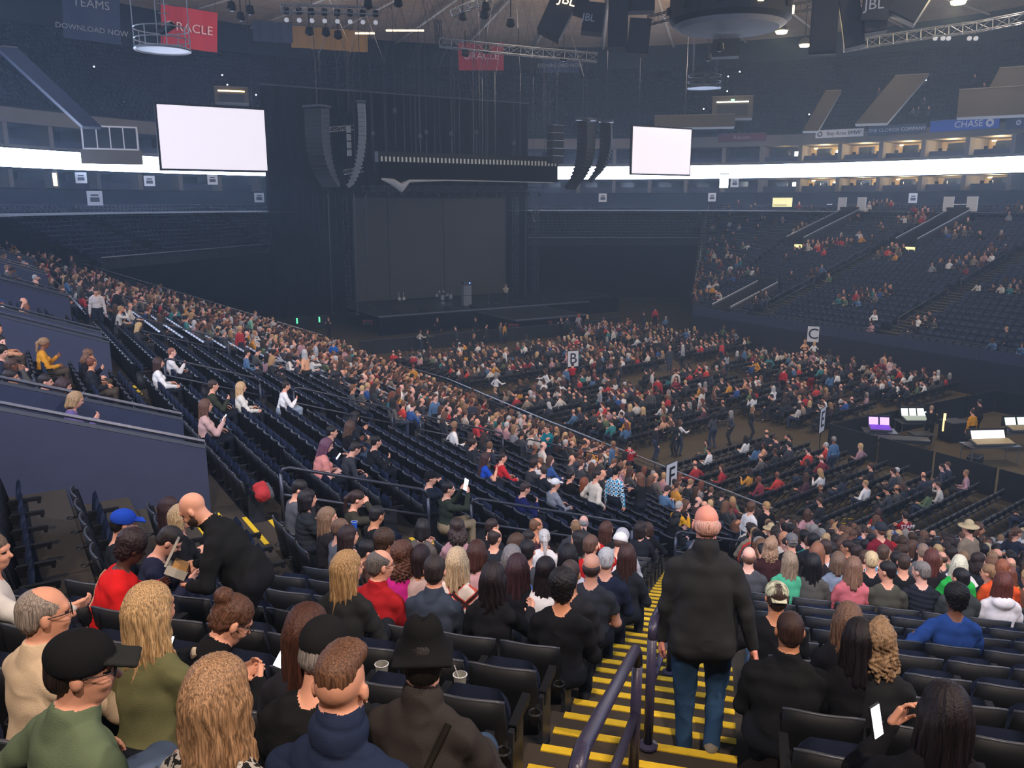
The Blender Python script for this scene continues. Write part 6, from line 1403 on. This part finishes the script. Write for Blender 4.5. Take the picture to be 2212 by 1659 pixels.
for i in range(26):
    x = 23+i*1.02; kid(bc, 'panel', MB().box((x, 60.4 if x < 46 else 61.5, .55), (1.0, .05, 1.1)), M_FENCE); kid(bc, 'top_rail', MB().box((x, 60.35 if x < 46 else 61.45, 1.12), (1.0, .1, .04)), M_RIM)
t = thing('step_ladder', 'yellow step ladder standing by the far end of the barrier', 'ladder', at_z(522, 690, 0)); 
kid(t, 'rail', MB().tube([(-.3, 0, 0), (-.2, .3, 2.3)], .05, 5).tube([(.3, 0, 0), (.2, .3, 2.3)], .05, 5).tube([(-.3, .8, 0), (-.2, .4, 2.3)], .05, 5).tube([(.3, .8, 0), (.2, .4, 2.3)], .05, 5), mat('yellow_ladder', 'a89a3a', .6))
for k in range(6): kid(t, 'rung', MB().box((0, .05+.04*k, .3+k*.33), (.5, .08, .04)), MATS['yellow_ladder'])
# paper cups and plastic glasses in the nearest seats
for px, py, lb, straw in ((825, 1452, 'clear plastic cup of dark drink left of the fedora', 0), (994, 1475, 'clear plastic cup of green drink with a white straw', 1)):
    D = 4.0; q = at_d(px, py, np.hypot(*on_corner(px, py, .62, k=26)[0][:2])+.1)
    pp = [('cup', MB().lathe([(0, 0), (.033, 0), (.046, .11), (.043, .11), (.031, .01)], n=14), mat('clear_cup', '8f8f88', .15, spec=.8)), ('drink', MB().lathe([(0, .07), (.041, .07)], n=14), mat('green_drink' if straw else 'brown_drink', '7f8f6a' if straw else '3a2c28', .2)), ('rim', MB().lathe([(.045, .106), (.049, .112), (.043, .114)], n=14), M_WHITE)]
    if straw: pp.append(('straw', MB().tube([(.01, 0, .02), (-.04, 0, .19)], .004, 5), M_WHITE))
    held('plastic_cup', lb, 'cup', q, 0, (0, 0, 0), pp)
def BAG(i):
    V, Q, L = snet([('b', ((0, 0, 0), (.19, .12, .10), .08), 0, .03, 0), ('e', ((.08, 0, .06), (.12, .10, .08)), 0, .05, 0)] if i == 0 else [('b', ((0, .09, -.05), (.17, .07, .08), .06), 0, .03, 0)], .014); return np_mesh('bag', V+vnormals(V, Q)*(fold(V, 2.)*.008)[:, None], Q, L, [])
t = held('red_bag', 'red and grey backpack lying over a seat behind the first rail', 'bag', on_side(580, 1060, .75)[0], bB.yaw, (0, -.1, .75), [('body', BAG(0), mat('red_bag_cloth', 'a52a2c', .8)), ('pocket', BAG(1), mat('grey_bag_cloth', '4a4a4c', .8)), ('strap', MB().tube([(-.1, -.1, .1), (0, -.15, .16), (.1, -.1, .1)], .015, 5), M_BLACK)], (.4, .3, 0))
# ================================================================== ROOF RIG, BANNERS, SIGNS
M_RED = mat('red_banner_cloth', 'a82a38', .8, noise=.08, scale=1); M_GOLD = mat('gold_banner_cloth', '8a6a34', .8, noise=.1); M_BLUEB = mat('blue_banner_cloth', '2a3552', .8, noise=.1); M_LET = mat('pale_lettering', 'd2b6bc', .6, noise=.03); M_LETG = mat('grey_lettering', '8f949c', .6, noise=.03)
M_WHL = mat('white_lettering', 'c4cad6', .6, noise=.03)
camdir = np.array([math.sin(YAW), math.cos(YAW)])
def banner(label, px, py, d, w_, h_, m, tx=None, ts=.8, tm=None, tilt=0., lines=None, dyaw=0.):
    p = at_d(px, py, d); a = math.atan2(p[0], p[1]); t = thing('banner', label, 'banner', p); t.rotation_euler = (0, tilt, -a+dyaw)
    mb = MB(); n = 8
    for i in range(n):
        u, v = -w_/2+w_*i/n, -w_/2+w_*(i+1)/n; y0, y1 = .08*math.sin(i*1.3), .08*math.sin((i+1)*1.3)
        mb.add([(u, y0, -h_/2), (v, y1, -h_/2), (v, y1, h_/2), (u, y0, h_/2), (u, y0+.03, -h_/2), (v, y1+.03, -h_/2), (v, y1+.03, h_/2), (u, y0+.03, h_/2)], [(0, 1, 2, 3), (7, 6, 5, 4), (0, 4, 5, 1), (3, 2, 6, 7)])
    kid(t, 'cloth', mb, m); kid(t, 'hanging_pipe', MB().tube([(-w_/2, 0, h_/2+.05), (w_/2, 0, h_/2+.05)], .05, 5), M_RIM); kid(t, 'cable', MB().tube([(-w_/2+.2, 0, h_/2), (-w_/2+.2, 0, h_/2+2.5)], .02, 4).tube([(w_/2-.2, 0, h_/2), (w_/2-.2, 0, h_/2+2.5)], .02, 4), M_RAIL)
    for i, (s, sz, z) in enumerate(lines or ([(tx, ts, 0)] if tx else [])): text(s, sz, (0, -.14, z), (1, 0, 0), (0, 0, 1), tm or M_LET, t)
    return t
banner('big red hanging banner with pale ORACLE lettering, upper left', 409, 62, 84, 4.7, 3.4, M_RED, 'ORACLE', 1.05, tilt=.08)
banner('red hanging banner with ORACLE lettering beyond the stage rig', 1039, 122, 108, 5.6, 3.2, M_RED, 'ORACLE', 1.15)
banner('dark hanging banner reading MY TEAMS, DOWNLOAD NOW at top left', 198, 30, 84, 4.4, 4.4, M_BLUEB, tm=M_LETG, lines=[('MY', .95, 1.6), ('TEAMS', .95, .75), ('DOWNLOAD NOW', .62, -1.3)], tilt=.06)
banner('dark hanging banner reading DOWNLOAD NOW right of the far red banner', 1211, 142, 108, 4.4, 1.6, M_BLUEB, 'DOWNLOAD NOW', .62, M_LETG)
for i in range(4): banner('gold hanging banner under the ceiling edge, %s of four from the left' % ['first', 'second', 'third', 'last'][i], 650+i*41, 80+i*3, 98, 2.1, 2.2, M_GOLD)
for i in range(2): banner('blue hanging banner under the ceiling edge, %s of the pair' % ['left', 'right'][i], 569+i*41, 68+i*3, 98, 2.1, 2.0, M_BLUEB)
# sponsor boards on the fascia
def fascia(label, px, py, w_, h_, m, s, sz, tm, mark=None):
    r = ray(px, py); a_ = r[0]**2+r[1]**2; b_ = -2*(r[0]*CX+r[1]*CY); c_ = CX**2+CY**2-53.0**2; s_ = (-b_+math.sqrt(b_*b_-4*a_*c_))/(2*a_); p = EYE+r*s_
    a = math.atan2(p[1]-CY, p[0]-CX); t = thing('sponsor_board', label, 'sign', p, a-pi/2)
    kid(t, 'board', MB().box((0, 0, 0), (w_, .08, h_)), m); text(s, sz, (.5 if mark else 0, -.06, 0), (1, 0, 0), (0, 0, 1), tm, t)
    kid(t, 'frame', MB().box((0, -.02, h_/2), (w_, .1, .05)).box((0, -.02, -h_/2), (w_, .1, .05)), M_RIM)
    if mark: kid(t, 'emblem', mark, tm)
    return t
def ringmark(x, r1, r2, n=8): return MB().lathe([(r1, 0), (r2, 0)], n=n)
def emb(x, z, r1, r2, n):
    m = MB()
    for k in range(n):
        a, b = 2*pi*k/n, 2*pi*(k+1)/n; m.add([(x+r1*math.cos(a), -.06, z+r1*math.sin(a)), (x+r1*math.cos(b), -.06, z+r1*math.sin(b)), (x+r2*math.cos(b), -.06, z+r2*math.sin(b)), (x+r2*math.cos(a), -.06, z+r2*math.sin(a))], [(3, 2, 1, 0)])
    return m
M_DBL = mat('deep_blue_board', '1d3f8c', .6, noise=.05, emit='1d3f8c', estr=.35); M_CLO = mat('slate_blue_board', '3b4a68', .6, noise=.05)
fascia('white sponsor board reading Bay Area BMW', 1813, 288, 5.4, .95, M_WHITE, 'Bay Area BMW', .60, mat('grey_ink', '3c4048', .6), emb(-2.2, 0, .18, .30, 16))
fascia('slate blue sponsor board reading THE CLOROX COMPANY', 1937, 280, 6.2, 1.0, M_CLO, 'THE CLOROX COMPANY', .54, M_WHL)
fascia('deep blue sponsor board reading CHASE', 2082, 269, 7.0, 1.2, M_DBL, 'CHASE', .95, M_WHL, emb(2.6, 0, .2, .42, 8))
fascia('dark blue sponsor board at the right edge with a white emblem', 2235, 262, 5.5, 1.2, M_CLO, '', .6, M_WHL, emb(-1.5, 0, .12, .3, 5))
fascia('dull red sponsor board reading Rakuten', 1603, 297, 5.8, 1.0, mat('dull_red_board', '5c2a36', .6), 'Rakuten', .62, mat('pink_ink', 'a88a92', .6))
# central dark drum with a grey disc underneath
q = at_d(1575, 62, 60); t = thing('hanging_drum', 'big dark drum hung from the roof with a pale grey disc underneath', 'scoreboard drum', q)
kid(t, 'drum', MB().lathe([(3.9, 4.2), (3.9, .5), (3.6, .2)], n=40), mat('drum_black', '1c1d22', .6)); kid(t, 'disc', MB().lathe([(3.6, .2), (3.2, -.05), (0, -.2)], n=40), mat('drum_disc_grey', '83838a', .6))
for k in range(10):
    a = 2*pi*k/10; kid(t, 'lamp_box', MB().box((3.9*math.cos(a), 3.9*math.sin(a), 1.1), (.3, .3, .5)), M_WARMR if k in (7, 9) else M_BLACK)
# speaker clusters
def cluster(label, px, py, d, boxes, sign=None):
    q = at_d(px, py, d); a = math.atan2(q[0], q[1]); t = thing('speaker_cluster', label, 'loudspeaker', q, -a)
    for (x, y, z, w_, d_, h_, rx, rz) in boxes:
        kid(t, 'cabinet', MB().box((0, 0, 0), (w_, d_, h_)), M_SPK).matrix_basis = Matrix.Translation((x, y, z))@Matrix.Rotation(rz, 4, 'Y')@Matrix.Rotation(rx, 4, 'X')
        kid(t, 'grille', MB().box((0, -d_/2-.02, 0), (w_*.92, .03, h_*.92)), mat('speaker_grille', '26282d', .5, noise=.3, scale=10)).matrix_basis = Matrix.Translation((x, y, z))@Matrix.Rotation(rz, 4, 'Y')@Matrix.Rotation(rx, 4, 'X')
    kid(t, 'hanging_frame', MB().tube([(-1, 0, 1.5), (-1, 0, 9)], .05, 5).tube([(1, 0, 1.5), (1, 0, 9)], .05, 5), M_RAIL)
    if sign: 
        for (s, x, z, sz, m_, rz) in sign:
            o = text(s, sz, (0, 0, 0), (1, 0, 0), (0, 0, 1), m_, t); o.matrix_basis = Matrix.Translation((x, -1.2, z))@Matrix.Rotation(rz, 4, 'Y')@Matrix.Rotation(pi/2, 4, 'X')
    return t
M_JBL = mat('lit_jbl_letters', 'ffffff', emit='ffd9a0', estr=2.2)
cluster('dark angular speaker cluster with a lit JBL sign, upper middle', 1225, 35, 55, [(-.6, 0, 0, 1.5, 1.6, 2.6, 0, .45), (.5, .2, .9, 1.6, 1.4, 1.4, 0, .3), (1.6, 0, -.2, 1.3, 1.4, 1.7, 0, .1), (-.2, 0, 1.9, 2.4, 1.4, 1.2, 0, .4)], [('JBL', .0, .65, .8, M_JBL, .3), ('JBL', 1.3, -.35, .6, M_LETG, .15)])
cluster('tall dark speaker cluster right of the lit JBL sign', 1352, 75, 55, [(-.5, 0, .6, 1.2, 1.4, 2.8, 0, 0), (.8, 0, -.2, 1.3, 1.4, 2.0, 0, .08), (.3, .5, 1.8, 2.8, 1.2, .9, 0, 0)])
cluster('flat panel speaker cluster at upper right', 1800, 55, 55, [(-.5, 0, 0, 1.5, .7, 3.2, 0, 0), (1.0, .3, .1, 1.1, 1.3, 2.8, 0, -.2), (2.2, 0, .4, 1.2, 1.2, 2.0, 0, -.1)])
cluster('speaker cluster with JBL lettering near the top right corner', 1930, 20, 55, [(-.9, 0, .3, 1.5, 1.4, 2.0, 0, .1), (.9, 0, .5, 1.8, 1.4, 2.4, 0, .5)], [('JBL', -1.0, .1, .8, M_LETG, 0)])
cluster('small dark speaker box beneath the drum', 1568, 106, 66, [(0, 0, 0, 1.9, 1.2, 1.2, 0, 0)])
# trusses in the roof
def P3(L, d): return [at_d(px, py, d) for px, py in L]
truss('roof_truss', 'pale lattice truss arcing below the ceiling over the far red banner', P3([(950, 92), (1050, 103), (1150, 113), (1290, 125)], 62), .55, r=.04, bay=.7)
truss('roof_truss', 'short pale truss at top left hung with small white lamps', P3([(606, 18), (820, 24)], 60), .45, r=.035, bay=.7)
truss('roof_truss', 'pale lattice truss curving to the upper right corner', P3([(1822, 102), (1900, 88), (2020, 70), (2110, 58), (2215, 38)], 66), .6, r=.04, bay=.7)
truss('roof_truss', 'slanting pale truss at the top centre', P3([(975, 30), (1068, -10)], 58), .4, r=.035, bay=.6)
truss('roof_truss', 'slanting truss behind the drum at upper right', P3([(1400, 45), (1560, 5), (1700, 20), (1790, 5)], 70), .6, m=M_RIM, r=.04, bay=.8)
truss('roof_truss', 'upright dark truss hanging at the left end of the far truss', P3([(946, 44), (948, 96)], 62), .35, m=M_RAIL, r=.035, bay=.5)
bulb = MB().lathe([(0, .16), (.13, .1), (.16, 0), (.13, -.1), (0, -.16)], n=10).mesh('lamp_globe', mat('white_lamp_globe', 'c8c8cc', .5, emit='c8c8cc', estr=.4))
t = thing('lamp_row', 'row of round white lamps under the short truss at top left', 'lamps', at_d(714, 46, 60))
for i in range(8):
    q = at_d(619+i*27.5, 43+i*.8, 60)-np.array(t.location); kid(t, 'lamp_globe', bulb, None, loc=tuple(q)); kid(t, 'lamp_box', MB().box((0, 0, .55), (.3, .3, .4)), M_SPK, loc=tuple(q))
t = thing('lamp_row', 'loose row of round white lamps under the upper right truss', 'lamps', at_d(2060, 85, 66))
for px in (2020, 2037, 2049, 2094, 2108): q = at_d(px, 83, 66)-np.array(t.location); kid(t, 'lamp_globe', bulb, None, loc=tuple(q)); kid(t, 'stem', MB().tube([(0, 0, .1), (0, 0, .9)], .03, 4), M_RAIL, loc=tuple(q))
# round camera baskets
for px, py, d, r_, lb, dim in ((352, 108, 56, 1.55, 'round white follow spot basket hanging at upper left', 0), (1521, 190, 88, 1.6, 'round follow spot basket hanging beneath the drum', 1)):
    q = at_d(px, py, d); t = thing('lighting_basket', lb, 'platform', q); m_ = M_TRUSS if not dim else M_RAIL
    for z in (0, .55, 1.15): kid(t, 'hoop', MB().tube([(r_*math.cos(2*pi*k/24), r_*math.sin(2*pi*k/24), z) for k in range(25)], .07 if z == 0 else .04, 5), m_)
    kid(t, 'floor_plate', MB().lathe([(0, -.02), (r_, -.02), (r_, .1)], n=24), m_)
    for k in range(8): a = 2*pi*k/8; kid(t, 'upright', MB().tube([(r_*math.cos(a), r_*math.sin(a), 0), (r_*math.cos(a), r_*math.sin(a), 1.15 if k % 2 else 6)], .035, 5), m_)
    for k in range(6): kid(t, 'rung', MB().tube([(-.3, -r_*.8, 1.3+k*.5), (.3, -r_*.8, 1.3+k*.5)], .03, 4), m_)
    kid(t, 'follow_spot', MB().tube([(0, 0, 1.0), (.5, -.8, 1.3)], .22, 10), M_SPK)
# hanging moving lights and warm roof lamps
ml = MB().lathe([(0, .3), (.22, .2), (.3, -.2), (.12, -.32), (0, -.3)], n=10).tube([(0, 0, .3), (0, 0, 1.4)], .04, 4)
for i, (px, py, d) in enumerate([(1050, 12, 56), (1046, 30, 56), (1103, 48, 56), (1000, 34, 58), (668, 66, 60), (704, 68, 60), (730, 74, 60), (500, 12, 60), (540, 20, 60), (520, 34, 62), (1005, 112, 62), (1050, 105, 62), (1218, 122, 62), (1120, 108, 62), (860, 4, 56), (795, 8, 56), (1555, 100, 62), (1530, 122, 70)]):
    t = thing('hanging_stage_light', 'dark stage light hanging near the roof, %s counted from the left' % nth(sorted([1050, 1046, 1103, 1000, 668, 704, 730, 500, 540, 520, 1005, 1050, 1218, 1120, 860, 795, 1555, 1530]).index(px)+(1 if i == 11 else 0)), 'stage light', at_d(px, py, d), i*.7, 'dark stage lights under the roof')
    kid(t, 'lamp_body', ml, M_SPK); kid(t, 'lens', MB().lathe([(0, -.34), (.11, -.33)], n=10), M_STEEL)
for i, (px, py, d, e) in enumerate([(2070, 6, 56, 900), (1873, 45, 58, 700), (1688, 70, 66, 700), (1738, 99, 74, 300)]):
    q = at_d(px, py, d); t = thing('roof_lamp', 'glowing warm yellow roof lamp, %s of four at upper right' % ['rightmost', 'third from left', 'leftmost', 'second from left'][i], 'lamp', q)
    kid(t, 'glowing_bowl', MB().lathe([(.0, -.12), (.36, -.06), (.42, .1)], n=16), M_WARML); kid(t, 'shade', MB().lathe([(.43, .08), (.5, .14), (.3, .5), (.1, .6), (0, .6)], n=16), M_RIM); kid(t, 'stem', MB().tube([(0, 0, .6), (0, 0, 3)], .04, 5), M_RAIL)
    light('roof_lamp_light', 'POINT', (q[0], q[1], q[2]-.35), e, (1, .8, .45), .3)
for px, py, w_, a in ((788, 72, 3.0, .0), (875, 66, 6.0, 0.)):
    q = at_d(px, py, 84); t = thing('roof_strip_lamp', 'warm strip of lamp light along the ceiling, %s one' % ('shorter' if w_ < 4 else 'longer'), 'lamp', q, -YAW); kid(t, 'glowing_tube', MB().box((0, 0, 0), (w_*.6, .2, .12)), M_WARMR); kid(t, 'housing', MB().box((0, .0, .12), (w_*.6, .3, .12)), M_SUITE)
# vomitories and portals of the upper deck, warm lit tan walls
for i, (px, py, d, w_, h_, sk, lb) in enumerate([(1582, 232, 104, 4.6, 2.4, 0, 'tan portal with a bright lintel and green exit light in the upper deck'), (1775, 240, 98, 1.6, 4.0, .5, 'slanting tan wall in the upper deck above the white sponsor board'), (1925, 215, 94, 3.0, 4.4, .75, 'slanting tan wall in the upper deck above the slate blue board'), (2150, 220, 90, 6.0, 2.4, 0, 'long tan wall in the upper deck above the blue board'), (2190, 178, 92, 3.6, 2.6, .4, 'tan portal block at the right edge of the upper deck'),
      (500, 205, 96, 3.4, 1.5, 0, 'small lit portal in the upper deck above the left video screen'), (1500, 262, 101, 9.0, 1.3, 0, 'low tan wall in the upper deck right of the right video screen'), (110, 190, 78, 1.4, 5.6, -.95, 'slanting dim wall in the upper deck at the left')]):
    q = at_d(px, py, d); a = math.atan2(q[0], q[1]); t = thing('upper_portal', lb, 'portal', q, -a)
    wl = MB().add([(-w_/2-sk*h_/2, 0, -h_/2), (w_/2-sk*h_/2, 0, -h_/2), (w_/2+sk*h_/2, 0, h_/2), (-w_/2+sk*h_/2, 0, h_/2), (-w_/2-sk*h_/2, 3, -h_/2), (w_/2-sk*h_/2, 3, -h_/2), (w_/2+sk*h_/2, 3, h_/2), (-w_/2+sk*h_/2, 3, h_/2)], [(0, 1, 2, 3), (7, 6, 5, 4), (3, 2, 6, 7), (0, 3, 7, 4), (1, 5, 6, 2), (0, 4, 5, 1)])
    kid(t, 'wall', wl, M_TAN if i != 7 else M_WALLB)
    kid(t, 'coping', MB().box((sk*h_/2, -.05, h_/2+.04), (w_, .2, .08)), M_SUITE)
    if i in (0, 5): kid(t, 'doorway', MB().box((0, -.04, -.3), (w_*.75, .06, h_*.55)), M_BLACK); kid(t, 'lit_lintel', MB().box((0, -.1, .25*h_), (w_*.78, .08, .12)), M_TV if i == 0 else M_WARMR)
    if i == 0: kid(t, 'exit_lamp', MB().box((0, -.16, .34*h_), (.4, .06, .16)), MATS['green_led'])
    if i < 5: light('portal_lamp', 'POINT', (q[0]-3*math.sin(a), q[1]-3*math.cos(a), q[2]+1.5), 90, (1, .8, .5), .3)
# press box window at the left, under the ribbon door light and concourse booth
q = at_d(238, 298, 88); a = math.atan2(q[0], q[1]); t = thing('booth_window', 'white framed four pane booth window above the ribbon at left', 'window', q, -a)
kid(t, 'frame', MB().box((0, 0, 1.0), (4.6, .15, .14)).box((0, 0, -1.0), (4.6, .15, .14)).box((-2.3, 0, 0), (.14, .15, 2.1)).box((2.3, 0, 0), (.14, .15, 2.1)), M_WHITE)
for k in range(4): kid(t, 'pane', MB().box((-1.68+k*1.12, .05, 0), (1.02, .04, 1.9)), M_GLASS)
for k in range(3): kid(t, 'mullion', MB().box((-1.12+k*1.12, 0, 0), (.1, .13, 1.9)), M_WHITE)
kid(t, 'booth_front', MB().box((0, .1, -1.7), (5.2, .2, 1.3)), M_SUITE)
q = at_d(119, 388, 88); t = thing('lit_doorway', 'narrow bright doorway under the ribbon at left', 'doorway', q, -YAW); kid(t, 'light_opening', MB().box((0, 0, 0), (.32, .1, 1.1)), M_WARMR); kid(t, 'frame', MB().box((0, .06, 0), (.5, .1, 1.3)), M_SUITE)
q = at_d(1690, 437, 100); t = thing('lit_kiosk', 'small glowing yellow booth on the concourse at the top of the far stand', 'booth', q, -YAW-.3); kid(t, 'lit_front', MB().box((0, 0, 0), (2.1, .3, 1.0)), mat('yellow_kiosk', 'ffffff', emit='d8d070', estr=1.1)); kid(t, 'counter', MB().box((-.2, -.2, -.3), (1.4, .2, .06)), M_RAIL); kid(t, 'roof', MB().box((0, 0, .55), (2.3, .6, .08)), M_RIM)
q = at_d(1564, 392, 106); t = thing('lit_pillar', 'bright reflection column below the ribbon beside the far stairs', 'lamp', q, -YAW); kid(t, 'lit_panel', MB().box((0, 0, 0), (1.0, .2, 1.5)), M_TV); kid(t, 'bracket', MB().box((0, .1, .9), (1.2, .3, .1)), M_RAIL)  # glowing box drawn for a reflection
# pin lights dotted through the upper deck
pinm = MB().lathe([(0, .09), (.09, 0), (0, -.09)], n=8).mesh('bulb', mat('pin_light', 'ffffff', emit='eaf2ff', estr=9)); arm_ = MB().box((0, .15, 0), (.06, .25, .06)).mesh('bracket', M_BLACK)
for i, (px, py) in enumerate([(30, 132), (50, 131), (157, 210), (203, 144), (267, 220), (295, 245), (480, 162), (491, 183), (553, 205), (1573, 165), (1520, 235), (1748, 247), (1571, 197), (2168, 164), (2000, 173), (1598, 155)]):
    q = at_d(px, py, 100); t = thing('pin_light', 'tiny white step light in the dark upper deck, %s from the left' % nth(sorted([30, 50, 157, 203, 267, 295, 480, 491, 553, 1573, 1520, 1748, 1571, 2168, 2000, 1598]).index(px)), 'lamp', q, -YAW, 'step lights of the upper deck'); kid(t, 'bulb', pinm, None); kid(t, 'bracket', arm_, None)
# thin stage haze filling the hall
vm_ = bpy.data.materials.new('hall_haze'); vm_.use_nodes = True; nt = vm_.node_tree; nt.nodes.remove(nt.nodes['Principled BSDF']); vs = nt.nodes.new('ShaderNodeVolumeScatter')
vs.inputs['Density'].default_value = HAZE; vs.inputs['Color'].default_value = (.62, .80, 1, 1); vs.inputs['Anisotropy'].default_value = .35
nt.links.new(vs.outputs[0], nt.nodes['Material Output'].inputs['Volume'])
sm = bpy.data.materials.new('smoke_puff'); sm.use_nodes = True; nt = sm.node_tree; nt.nodes.remove(nt.nodes['Principled BSDF']); N = nt.nodes.new; L_ = nt.links.new
tc = N('ShaderNodeTexCoord'); ln = N('ShaderNodeVectorMath'); ln.operation = 'LENGTH'; L_(tc.outputs['Object'], ln.inputs[0]); mr = N('ShaderNodeMapRange'); mr.inputs[1].default_value = 1; mr.inputs[2].default_value = 0; mr.inputs[3].default_value = 0; mr.inputs[4].default_value = 1; L_(ln.outputs['Value'], mr.inputs[0])
nz = N('ShaderNodeTexNoise'); nz.inputs['Scale'].default_value = 1.6; L_(tc.outputs['Object'], nz.inputs['Vector']); mu = N('ShaderNodeMath'); mu.operation = 'MULTIPLY'; L_(mr.outputs[0], mu.inputs[0]); L_(nz.outputs[0], mu.inputs[1]); m2 = N('ShaderNodeMath'); m2.operation = 'MULTIPLY'; m2.inputs[1].default_value = .10; L_(mu.outputs[0], m2.inputs[0])
vs2 = N('ShaderNodeVolumeScatter'); vs2.inputs['Color'].default_value = (.7, .86, 1, 1); L_(m2.outputs[0], vs2.inputs['Density']); L_(vs2.outputs[0], nt.nodes['Material Output'].inputs['Volume'])
o = link('smoke', MB().lathe([(0, 1), (.5, .87), (.87, .5), (1, 0), (.87, -.5), (.5, -.87), (0, -1)], n=20).mesh('smoke', sm), loc=tuple(at_d(1310, 520, 92)), kind='stuff', label='faint drifting puff of stage smoke right of the stage', category='smoke'); o.scale = (8, 8, 7)
if HAZE: link('haze', MB().box((30, 42, 15.6), (124, 126, 32)).mesh('haze', vm_), kind='stuff', label='thin bluish stage haze hanging through the whole hall', category='haze')
